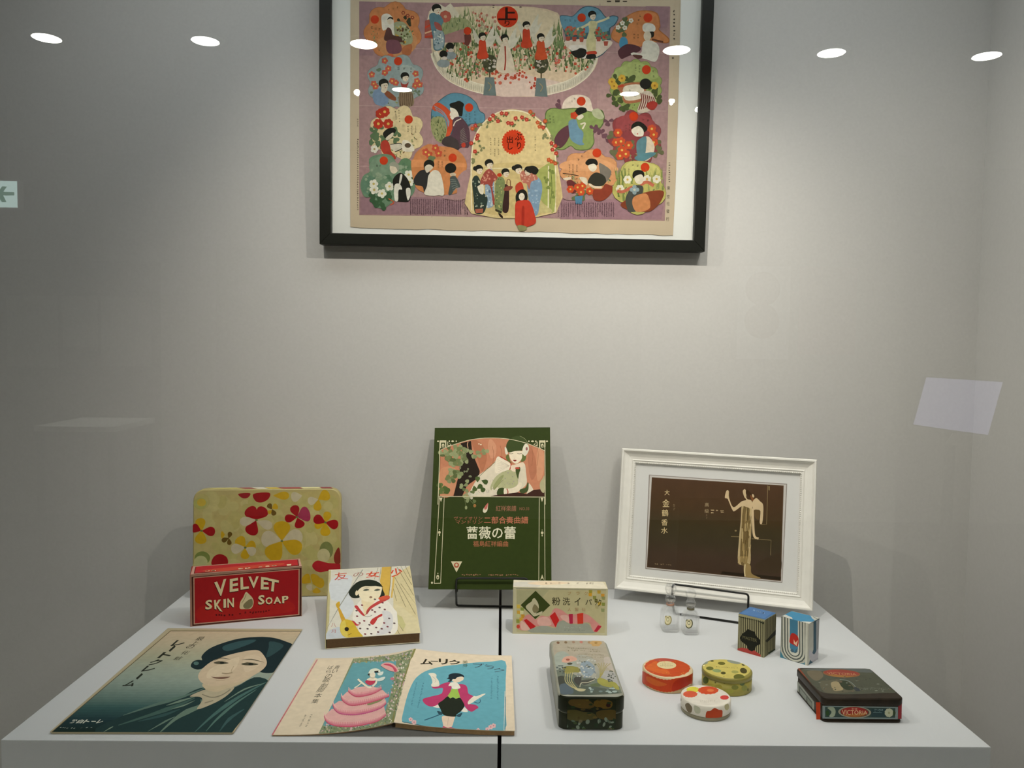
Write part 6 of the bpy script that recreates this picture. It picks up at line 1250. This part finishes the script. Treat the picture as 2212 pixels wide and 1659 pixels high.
prism('lid', rrect(V(x0, y0, TZ+0.0225), V(x1-x0, 0, 0), V(0, y1-y0, 0), 0.0085, 7), V(0, 0, 0.0100), brown, t, bevel=0.0022, smooth=True, seg=3)
A = Art(Flat(V(x0+0.002, y0+0.002, TZ+h), V(x1-x0-0.004, 0, 0), V(0, y1-y0-0.004, 0), V(0, 0, 1)), gain=1.0).fr(1700, 1420, 7.9)
A.S('#4a4c3c', [(230, 210), (500, 190), (1000, 190), (1420, 200), (1560, 280), (1740, 430), (1900, 590), (1600, 610), (1000, 630), (620, 600), (450, 480), (300, 300)]); A.S('#5a5f5a', [(280, 200), (900, 192), (1380, 205), (1460, 260), (1000, 240), (500, 230)]); A.S('#8c3a1c', [(185, 200), (225, 205), (360, 380), (420, 460), (370, 450), (250, 310)])
A.S('#6a604a', [(340, 240), (560, 230), (620, 320), (520, 400), (420, 360)]); A.E('#87542e', 930, 275, 320, 68, 3, n=30); A.E('#93392c', 930, 265, 300, 50, 3, n=30); A.S('#9a6a30', [(720, 290), (1000, 310), (1150, 320), (1000, 340), (800, 330)]); A.T('#b58a5a', 'VICTORIA', ((680, 250), (1180, 275), (1190, 310), (690, 285)))
A.S('#5c5844', [(560, 420), (720, 390), (920, 380), (1100, 440), (1200, 560), (900, 610), (640, 590)]); A.S('#9a8a66', [(750, 440), (830, 410), (900, 440), (960, 540), (900, 570), (790, 560)]); A.S('#28331c', [(890, 410), (1000, 400), (1100, 470), (1140, 540), (1040, 560), (940, 510)]); A.L('#7d8a84', 8, [(900, 380), (1040, 400), (1150, 480), (1190, 570)]); A.S('#2b3238', [(1140, 520), (1190, 510), (1250, 570), (1170, 570)])
for _ in range(46): A.E(q.choice(['#74786a', '#3c4030', '#5a5844', '#6f5c48', '#34382c']), q.uniform(400, 1760), q.uniform(330, 590), q.uniform(10, 30), q.uniform(5, 12), n=7)
A.marks('#8b8f80', ((1230, 520), (1740, 520), (1760, 560), (1240, 560)), 2, 20, 0.6, 3); A.build('lid_print', sub(t, 'lid'), TIN)
A = Art(Flat(V(x0+0.0075, y0+0.0015, TZ+0.0026), V(x1-x0-0.015, 0, 0), V(0, 0, 0.0195), V(0, -1, 0), clamp=False), gain=1.5).fr(1700, 1420, 7.9)
A.P('#a8330e', [(492, 765), (570, 765), (568, 1060), (500, 1060)]); A.P('#7a2428', [(1900, 800), (1960, 790), (1955, 1050), (1895, 1050)]); A.P('#6f7a78', [(605, 825), (1895, 845), (1892, 1055), (605, 1045)]); A.P('#2b3d38', [(650, 845), (1850, 865), (1845, 1030), (650, 1020)])
A.S('#8d957f', [(690, 860), (790, 850), (830, 920), (800, 1010), (720, 1010), (760, 930)]); A.E('#24401c', 690, 950, 30, 50); A.E('#8d8674', 1155, 935, 282, 100, 2, n=30); A.E('#4a3a2a', 1155, 935, 248, 88, 2, n=30); A.E('#8d231c', 1150, 932, 232, 82, 2, n=30); A.S('#9a5a2a', [(980, 980), (1250, 950), (1360, 960), (1250, 1010), (1050, 1010)])
A.T('#c7a080', 'THE', (1100, 865, 1200, 895)); A.T('#cba67e', 'VICTORIA', ((935, 890), (1370, 912), (1370, 975), (940, 985)), 0.01); A.P('#1f3538', [(1440, 880), (1690, 880), (1680, 1020), (1440, 1015)]); A.L('#6f8a88', 7, [(1470, 940), (1620, 944)], False); A.marks('#7d9490', (1490, 880, 1640, 925), 2, 6, 0.7, 3); A.flower('#a5a68c', 1740, 945, 75, 9, '#8d8d6a'); A.E('#2b3a20', 1830, 950, 24, 46)
A.build('front_label', sub(t, 'tin_body'), TIN)
A = Art(Flat(V(x0+0.0015, y0+0.009, TZ+0.0026), V(0, y1-y0-0.018, 0), V(0, 0, 0.0195), V(-1, 0, 0), clamp=False), gain=1.25).fr(1700, 1420, 7.9)
A.P('#8a8d80', [(175, 400), (465, 760), (465, 1010), (180, 640)]); A.P('#4d5248', [(200, 470), (430, 760), (430, 930), (205, 610)]); A.P('#7d8478', [(225, 530), (330, 660), (330, 760), (225, 610)]); A.P('#747a6c', [(350, 690), (420, 780), (420, 880), (350, 790)])
A.build('side_label', sub(t, 'tin_body'), TIN)

# ------------------------------------------------------------------ cosmetics leaflet lying flat at the left
o, u, v = V(-0.5452, 0.9536, TZ+0.0002), V(0.2226, 0.0022, 0), V(-0.0036, 0.3525, 0); o[0] += 0.0006
t = thing('leaflet', o+u/2+v/2, 'large leaflet with a smiling woman in a dark teal coat, lying flat at the left', 'leaflet')
eu_, ev_ = u/np.linalg.norm(u), v/np.linalg.norm(v)
corner = rrect(o, u, v, 0.0012, 2)
prism('inner_pages', [p+V(0, 0, 0.0) for p in rrect(o+(eu_+ev_)*0.0012, u-eu_*0.0024, v-ev_*0.0024, 0.001, 2)], V(0, 0, 0.0019), mat('leaflet_pages', '#b3a686', rough=0.8), t)
prism('cover', [p+V(0, 0, 0.0020) for p in corner], V(0, 0, 0.0006), mat('leaflet_card', '#b8ab8a', rough=0.6), t)
A = Art(Flat(o+V(0, 0, 0.0026), u, v, V(0, 0, 1)), gain=1.3).fr(90, 1340, 3.749)
A.P('#a89878', [(50, 925), (1040, 78), (2140, 80), (1545, 930)]); A.P('#4d4836', [(66, 916), (1044, 84), (2122, 86), (1538, 918)])
grad(A, [(1046, 88), (2112, 90), (1534, 908), (84, 908)], ['#b3a084', '#a89c82', '#98977f', '#8c9484', '#7f8c80', '#62756c', '#33514e', '#1c3336', '#14251f'], 40)
COAT = '#1f3534'
A.S(COAT, [(430, 906), (640, 780), (880, 690), (1080, 640), (1250, 560), (1330, 545), (1420, 560), (1560, 545), (1720, 462), (1835, 488), (1790, 560), (1540, 908), (1000, 908)], 3)
for c_, wd, pts in (('#53695e', 26, [(660, 770), (900, 690), (1140, 620), (1320, 550)]), ('#3d564e', 34, [(620, 850), (900, 760), (1100, 690), (1240, 630)]), ('#5f7364', 44, [(1290, 640), (1290, 690), (1180, 740), (1080, 800), (960, 906)]), ('#6a7d6c', 18, [(1010, 690), (1120, 655), (1240, 620)]), ('#6a7d6c', 12, [(1050, 720), (1150, 690), (1240, 650)]), ('#42605a', 30, [(1820, 500), (1600, 620), (1400, 760), (1240, 905)]), ('#4d6a60', 22, [(1740, 560), (1560, 680), (1420, 800), (1330, 900)]), ('#365250', 26, [(1640, 720), (1520, 800), (1440, 900)]), ('#6a7d6e', 12, [(1800, 510), (1640, 560), (1480, 660)]), ('#2f4a48', 24, [(780, 820), (980, 770), (1120, 720)]), ('#73846f', 10, [(500, 905), (560, 870), (580, 860)]), ('#5d7264', 14, [(860, 900), (1000, 820), (1080, 780)])): A.L(c_, wd, pts, True, True)
A.S('#a59a80', [(1200, 615), (1330, 560), (1440, 560), (1560, 540), (1500, 610), (1400, 670), (1260, 722), (1300, 650), (1280, 620)]); A.L('#7a7460', 8, [(1300, 600), (1380, 625), (1460, 605), (1530, 560)]); A.L('#7a7460', 7, [(1320, 670), (1390, 650)])
A.S('#b3a284', [(1330, 500), (1700, 440), (1600, 520), (1480, 560), (1420, 580), (1330, 560)])
A.S('#16272a', [(1208, 372), (1225, 335), (1268, 320), (1300, 322), (1296, 290), (1350, 235), (1450, 190), (1600, 148), (1760, 134), (1880, 142), (1980, 172), (2038, 205), (1990, 280), (1930, 370), (1888, 420), (1790, 424), (1700, 380), (1600, 300), (1400, 340), (1290, 395), (1240, 394)])
A.S('#2d484a', [(1470, 210), (1620, 165), (1740, 160), (1640, 210), (1500, 250)], 3); A.S('#2a4243', [(1850, 170), (1960, 200), (1900, 260), (1820, 300), (1840, 220)], 3); A.E('#4a6660', 1252, 348, 22, 14)
A.S('#b9a58a', [(1268, 445), (1300, 395), (1375, 335), (1480, 292), (1620, 256), (1745, 242), (1800, 285), (1824, 345), (1792, 398), (1700, 456), (1600, 496), (1480, 526), (1380, 534), (1308, 512), (1276, 482)], 5)
A.S('#c2b094', [(1360, 400), (1480, 340), (1600, 300), (1560, 400), (1440, 450), (1340, 470)]); A.S('#c0ad92', [(1640, 300), (1760, 290), (1770, 360), (1650, 420)])
for x, y, s in ((1455, 346, 1.0), (1688, 356, 1.15)):
    A.S('#4a4636', [(x-62*s, y-2), (x-20*s, y-14), (x+40*s, y-6), (x+58*s, y+2), (x+10*s, y+10), (x-36*s, y+8)]); A.E('#1f241e', x+6*s, y-1, 18*s, 9*s); A.L('#9a8a70', 3, [(x-30*s, y-16), (x+34*s, y-12)], False)
A.L('#4f4a3a', 8, [(1395, 330), (1450, 306), (1530, 318)], True, True); A.L('#4f4a3a', 9, [(1620, 322), (1700, 318), (1800, 340)], True, True)
A.L('#8a7a60', 8, [(1460, 428), (1500, 432), (1545, 424)]); A.L('#a8957a', 6, [(1556, 372), (1540, 400), (1536, 418)]); A.S('#6a4f40', [(1370, 458), (1420, 462), (1460, 460), (1530, 458), (1470, 476), (1420, 474)]); A.L('#a08c72', 4, [(1410, 484), (1450, 489), (1486, 483)])
def leg_char(ch, cx, cy, hw, hh, col='#20241a', bold=0.03):
    s = hh*1.16
    A.T(col, ch, ((cx-hw+s, cy-hh), (cx+hw+s, cy-hh), (cx+hw-s, cy+hh), (cx-hw-s, cy+hh)), bold)
for ch, x, y in (('レ', 1112, 185), ('ト', 1005, 282), ('ク', 922, 340), ('レ', 872, 392), ('ム', 718, 512)): leg_char(ch, x, y, 46, 24)
for x, y in ((1058, 230), (792, 455)): A.L('#20241a', 15, [(x+24, y-22), (x-24, y+20)], False)
for ch, x, y in (('最', 1285, 148), ('上', 1240, 184), ('の', 1205, 214), ('化', 1165, 262), ('粧', 1105, 308)): leg_char(ch, x, y, 30, 15, '#3a3a2c', 0.005)
for i, ch in enumerate('粉白トーレ'):
    x = 258+i*54; A.T('#c4c3b2', ch, ((x-20+18, 803), (x+24+18, 803), (x+24-18, 834), (x-20-18, 834)) if ch != 'ー' else ((x-16, 815), (x+20, 815), (x+18, 822), (x-18, 822)), 0.03)
A.marks('#8d968a', ((150, 862), (420, 862), (400, 880), (132, 880)), 1, 14, 0.7, 3)
A.build('cover_print', sub(t, 'cover'), PAPER)

# ------------------------------------------------------------------ open booklet, face down, spine arched
class Booklet:
    def __init__(s):
        s.o = V(-0.1262, 0.9545, TZ); a = math.radians(0.9); s.eu = V(math.cos(a), math.sin(a), 0); s.ev = V(-math.sin(a)+0.010, math.cos(a), 0); s.ev /= np.linalg.norm(s.ev)
        s.wl, s.wr, s.h = 0.1485, 0.1490, 0.2360
        s.lines = [-0.146+0.004*i for i in range(74)]
    def prof(s, u):
        if u < 0: return 0.0022+0.0155*max(0, 1+u/s.wl)**2.6
        return 0.0072+0.0105*max(0, 1-u/s.wr)**1.9
    def inv(s, px, py):
        z = TZ+0.006
        for _ in range(14):
            p = onz(px, py, z)-s.o; v = p@s.ev; u = p@s.eu-(s.ev@s.eu)*v
            u = min(max(u, -s.wl), s.wr); z = 0.5*z+0.5*(TZ+s.prof(u))
        return u, min(max(v, 0), s.h)
    def pos(s, u, v, lift): return s.o+s.eu*u+s.ev*v+V(0, 0, s.prof(u)+lift)
B = Booklet()
t = thing('booklet', B.pos(0, B.h/2, -B.prof(0)), 'booklet lying open face down, its cover showing a pink gown and a pink coat', 'booklet')
def slab(name, ua, ub, top, bot, m, inset=0.0):
    n = 40; vs, fs = [], []
    for i in range(n+1):
        uu = ua+(ub-ua)*i/n
        for vv in (inset, B.h-inset):
            for zf in (top, bot): vs.append(B.pos(uu, vv, zf(uu)-B.prof(uu)))
    for i in range(n):
        a, b = i*4, (i+1)*4
        fs += [(a, a+2, b+2, b), (a+1, b+1, b+3, a+3), (a, b, b+1, a+1), (a+2, a+3, b+3, b+2)]
    fs += [(0, 1, 3, 2), (n*4, n*4+2, n*4+3, n*4+1)]
    return mesh(name, vs, fs, m, t)
cov = mat('booklet_card', '#cbbba2', rough=0.65, gain=1.25); pg = mat('booklet_pages', '#7d6240', rough=0.85, noise=0.15, nscale=200, gain=1.3)
slab('cover', -B.wl, B.wr, lambda x: B.prof(x), lambda x: B.prof(x)-0.0005, cov)
slab('page_block', 0.002, B.wr-0.0008, lambda x: B.prof(x)-0.0007, lambda x: max(0.0003, B.prof(x)-0.0062), pg, 0.0006)
slab('page_block', -B.wl+0.0008, -0.002, lambda x: B.prof(x)-0.0007, lambda x: max(0.0003, B.prof(x)-0.0019), pg, 0.0006)
A = Art(B, gain=1.3).fr(590, 1410, 8.193)
PNK = '#c2757f'; PAL = '#cf9f98'; TEAL = '#5f9298'; CRE = '#cdbda3'
A.P(CRE, [(-40, 1480), (780, 110), (1420, 110), (820, 1440)]); A.P('#b5616a', [(-20, 1440), (775, 112), (798, 112), (10, 1440)]); A.P('#cbb9a0', [(6, 1440), (786, 112), (790, 112), (12, 1440)])
A.P('#7a8463', [(800, 1445), (1420, 100), (2210, 20), (2560, -60), (2120, 1300), (1600, 1400)]); A.P(TEAL, [(1415, 180), (1700, 150), (2180, 140), (2130, 560), (2070, 760), (1950, 1150), (1700, 1280), (880, 1290), (1000, 1000)])
q = random.Random(13)
def edgefoliage(n, fn, cols, r):
    m = 0
    while m < n:
        x, y = q.uniform(780, 2560), q.uniform(-60, 1450)
        if fn(x, y): A.E(q.choice(cols), x, y, q.uniform(*r), q.uniform(*r)*0.9, q.uniform(0, 90), n=6); m += 1
bot = inside([(830, 1440), (900, 1230), (1050, 1300), (1600, 1290), (2000, 1150), (2130, 1270), (1700, 1390), (1100, 1450)]); rt = inside([(2060, 760), (2130, 420), (2240, 150), (2300, 10), (2540, -40), (2340, 600), (2130, 1290), (1960, 1190)]); tp = inside([(1420, 105), (2230, 25), (2420, -20), (2240, 150), (1700, 165), (1430, 175)])
FC = ['#6d7a58', '#8a9470', '#55654c', '#a39c7c', '#7d7f6e', '#b3a898', '#8f8a60']
edgefoliage(150, bot, FC+['#c0a0a0'], (8, 26)); edgefoliage(230, rt, FC+['#c9c4b4', '#b89a98'], (9, 28)); edgefoliage(90, tp, FC+['#a898a4', '#b8a0a0'], (8, 24))
def tier(top, arc, dark):
    A.P(PAL, catmull(top, False, 4)+catmull(arc[::-1], False, 4))
    cc = catmull(arc, False, 7); n = len(cc)
    up_ = lambda d: [(x, y-d*(0.45+0.55*math.sin(math.pi*min(1, max(0, (i+2)/(n+3)))))) for i, (x, y) in enumerate(cc)]
    A.P('#c98a8a', cc+up_(86)[::-1]); A.P(PNK, cc+up_(52)[::-1]); A.P(dark, cc+up_(22)[::-1])
    for i in range(1, n-1):
        x, y = cc[i]; A.P('#dcb3ac', [(x-3, y-84), (x+4, y-84), (x+1, y-34)]); A.P('#a8485c', [(x-9, y-6), (x+9, y-6), (x, y+9)])
tier([(1040, 990), (1250, 1000), (1550, 1010), (1960, 930)], [(905, 1120), (950, 1225), (1100, 1296), (1380, 1312), (1640, 1276), (1850, 1218), (2000, 1110)], '#bb5468')
tier([(1170, 850), (1400, 850), (1700, 850), (1970, 800)], [(1058, 925), (1100, 1020), (1210, 1088), (1450, 1106), (1700, 1062), (1900, 990), (2002, 905)], '#b4547c')
A.S('#7f7f56', [(1680, 900), (1900, 830), (1960, 810), (1880, 870), (1700, 930)])
tier([(1310, 690), (1480, 690), (1700, 690), (1940, 660)], [(1205, 790), (1250, 872), (1380, 940), (1600, 916), (1850, 850), (2055, 778)], '#bb5468')
tier([(1480, 615), (1620, 600), (1760, 605), (1880, 630)], [(1330, 690), (1400, 750), (1490, 786), (1650, 768), (1800, 722), (1920, 652)], '#bb5468')
A.S('#b03a50', [(1630, 520), (1670, 480), (1800, 490), (1790, 540), (1710, 575)]); A.S('#d8cbb4', [(1660, 470), (1740, 430), (1830, 450), (1800, 490), (1700, 490)]); A.L('#d8d0b8', 34, [(1500, 470), (1580, 540), (1680, 610), (1740, 610)]); A.L('#d8d0b8', 30, [(1840, 460), (1820, 540), (1760, 600)]); A.L('#d2cdb8', 20, [(1560, 540), (1500, 590), (1440, 625)]); A.S('#c9cfc4', [(1840, 470), (1980, 430), (1950, 490), (1860, 510)]); A.S('#c9cfc4', [(1850, 360), (1950, 330), (1930, 390), (1870, 400)])
A.E('#d8cdb6', 1760, 395, 52, 54); A.S('#cfd0bc', [(1690, 360), (1730, 300), (1820, 280), (1890, 310), (1890, 350), (1800, 340), (1720, 375)]); A.P('#26241f', [(1790, 330), (1865, 320), (1860, 350), (1800, 352)]); A.S('#2f2c26', [(1675, 385), (1710, 370), (1705, 405)])
A.S('#cf9a94', [(1910, 220), (1980, 180), (2100, 190), (2190, 260), (2210, 330), (2150, 345), (2030, 310), (1930, 250)]); A.S('#b8485c', [(1950, 210), (2080, 210), (2190, 310), (2150, 340), (2100, 260)]); A.E('#b8707a', 2110, 460, 40, 24)
# page lettering, set upright on the page
def page_char(ch, cx, cy, hw, hh, col='#4a4638', lean=0.62, bold=0.0):
    A.T(col, ch, ((cx-hw+lean*hh, cy-hh), (cx+hw+lean*hh, cy-hh), (cx+hw-lean*hh, cy+hh), (cx-hw-lean*hh, cy+hh)), bold)
for ch, x, y in zip('青い', (1135, 1095), (252, 320)): page_char(ch, x, y, 46, 32)
for ch, x, y in zip('ばら', (1020, 985), (252, 325)): page_char(ch, x, y, 44, 30)
for ch, x, y in zip('の歌劇脚本集', (985, 945, 900, 840, 800, 750), (410, 480, 575, 655, 750, 850)): page_char(ch, x, y, 60, 40)
A.marks('#7d7460', ((660, 1085), (710, 1085), (600, 1310), (555, 1310)), 9, 1, 0.7, 3); A.marks('#7d7460', ((560, 1085), (605, 1085), (495, 1310), (450, 1310)), 9, 1, 0.7, 4)
# right-hand cover
A.fr(850, 1395, 8.093)
A.P('#cfbfa6', [(350, 60), (430, 45), (900, 130), (2090, 190), (2120, 1530), (1000, 1500), (400, 1400), (5, 1340)]); A.P('#7c7a48', [(352, 60), (395, 50), (250, 420), (40, 1000), (5, 1340), (-30, 1320), (130, 700)])
BLUE = '#619ba6'
A.S(BLUE, [(150, 1330), (180, 1120), (250, 850), (340, 640), (440, 520), (600, 430), (850, 365), (1100, 335), (1400, 300), (1700, 285), (1955, 280), (1962, 600), (1955, 1100), (1940, 1500), (1500, 1505), (1000, 1480), (600, 1420), (300, 1355)], 3)
A.L('#3a4650', 10, [(150, 1330), (450, 1390), (900, 1475), (1400, 1512), (1950, 1512)]); A.L('#c9c2b4', 8, [(1948, 800), (1938, 1200), (1930, 1500)]); A.L('#4f5f66', 7, [(1962, 900), (1955, 1500)])
A.S('#d4bca4', [(850, 1240), (960, 1230), (1070, 1240), (1060, 1300), (1010, 1430), (890, 1430), (860, 1350)]); A.S('#b8405f', [(750, 1460), (850, 1440), (870, 1410), (950, 1440), (1010, 1430), (1110, 1495), (900, 1490)]); A.L('#a3897a', 5, [(960, 1260), (945, 1400)], False)
A.S('#d6d0c2', [(690, 1070), (790, 1030), (810, 1090)]); A.S('#d6d0c2', [(1240, 1080), (1300, 1160), (1180, 1150)])
A.S('#ad3a62', [(850, 670), (960, 640), (1010, 660), (1010, 760), (950, 900), (860, 970), (740, 1050), (640, 1065), (550, 1020), (510, 940), (620, 900), (820, 850), (860, 790), (850, 740), (720, 755), (670, 715), (790, 700)]); A.S('#ad3a62', [(1140, 680), (1250, 690), (1290, 740), (1310, 840), (1390, 890), (1330, 980), (1310, 1020), (1430, 1040), (1485, 1085), (1440, 1120), (1370, 1160), (1300, 1130), (1230, 1040), (1170, 920), (1130, 800)])
A.S('#93b04e', [(1020, 760), (1110, 760), (1130, 800), (1160, 910), (1090, 930), (1040, 905), (990, 925), (945, 890), (990, 820)]); A.S('#d6cfbf', [(1000, 650), (1080, 640), (1130, 670), (1170, 740), (1110, 760), (1030, 755), (1010, 710), (960, 705)])
A.S('#20261c', [(945, 890), (990, 925), (1040, 908), (1090, 932), (1160, 915), (1210, 980), (1240, 1060), (1180, 1150), (1100, 1210), (1080, 1245), (940, 1235), (860, 1200), (820, 1110), (780, 1020), (860, 960)])
A.S('#d8c4aa', [(1030, 600), (1110, 560), (1210, 545), (1225, 590), (1190, 620), (1120, 645), (1040, 630)]); A.S('#1f2a30', [(960, 560), (970, 510), (1050, 485), (1150, 490), (1220, 520), (1235, 560), (1180, 540), (1110, 560), (1080, 590), (1030, 590), (1010, 630), (950, 630), (985, 600), (930, 575)])
A.S('#d3cbb8', [(660, 680), (680, 640), (650, 540), (610, 490), (700, 480), (750, 510), (750, 560), (790, 620), (800, 700), (740, 720), (670, 715)]); A.L('#9a9488', 5, [(680, 540), (740, 600), (720, 650)]); A.S('#d3cbb8', [(1300, 1020), (1310, 970), (1400, 890), (1450, 890), (1560, 850), (1610, 850), (1520, 910), (1440, 960), (1380, 1000), (1320, 1030)]); A.L('#2f5566', 12, [(1410, 990), (1480, 1010), (1520, 980), (1510, 945)]); A.L('#2f5566', 16, [(540, 1305), (700, 1250), (850, 1190)], False); A.S('#2a4650', [(765, 1145), (850, 1170), (840, 1215), (790, 1200)]); A.S('#2a4650', [(1100, 1220), (1200, 1180), (1165, 1250), (1110, 1240)])
for x, y, s in ((300, 1290, 34), (360, 1340, 40), (1480, 1480, 30), (1640, 1470, 34), (1700, 1430, 40), (1750, 1410, 40)): A.flower('#cfa8a4', x, y, s*1.1, 5, '#b5717c', x)
for ch, q_ in (('ム', ((470, 225), (690, 240), (690, 335), (470, 335))), ('リ', ((790, 225), (950, 235), (950, 340), (790, 325))), ('ク', ((975, 235), (1175, 270), (1150, 355), (960, 320)))): A.T('#2f2a1c', ch, q_, 0.03)
A.L('#2f2a1c', 12, [(650, 272), (780, 276)], False)
A.T('#6a6a4a', '美', (1205, 262, 1300, 315), 0.01); A.T('#3f5a50', '身', (1205, 318, 1300, 378), 0.01)
A.T('#3f4a50', 'ブ', ((1380, 300), (1590, 320), (1560, 390), (1400, 390)), 0.005); A.T('#3f4a50', 'ラ', ((1590, 325), (1775, 370), (1740, 425), (1610, 415)), 0.005); A.T('#3f4a50', 'ク', ((1765, 375), (1960, 425), (1900, 470), (1740, 468)), 0.005)
for qd, sd in ((((505, 650), (540, 650), (440, 1090), (405, 1090)), 3), (((385, 640), (420, 640), (330, 1050), (290, 1050)), 4), (((1800, 540), (1840, 540), (1838, 950), (1798, 950)), 5), (((1700, 545), (1735, 545), (1728, 940), (1690, 940)), 6)): A.marks('#3f6f7c', qd, 16, 1, 0.7, sd)
A.fr(0, 0, 1)
A.build('cover_print', sub(t, 'cover'), PAPER)
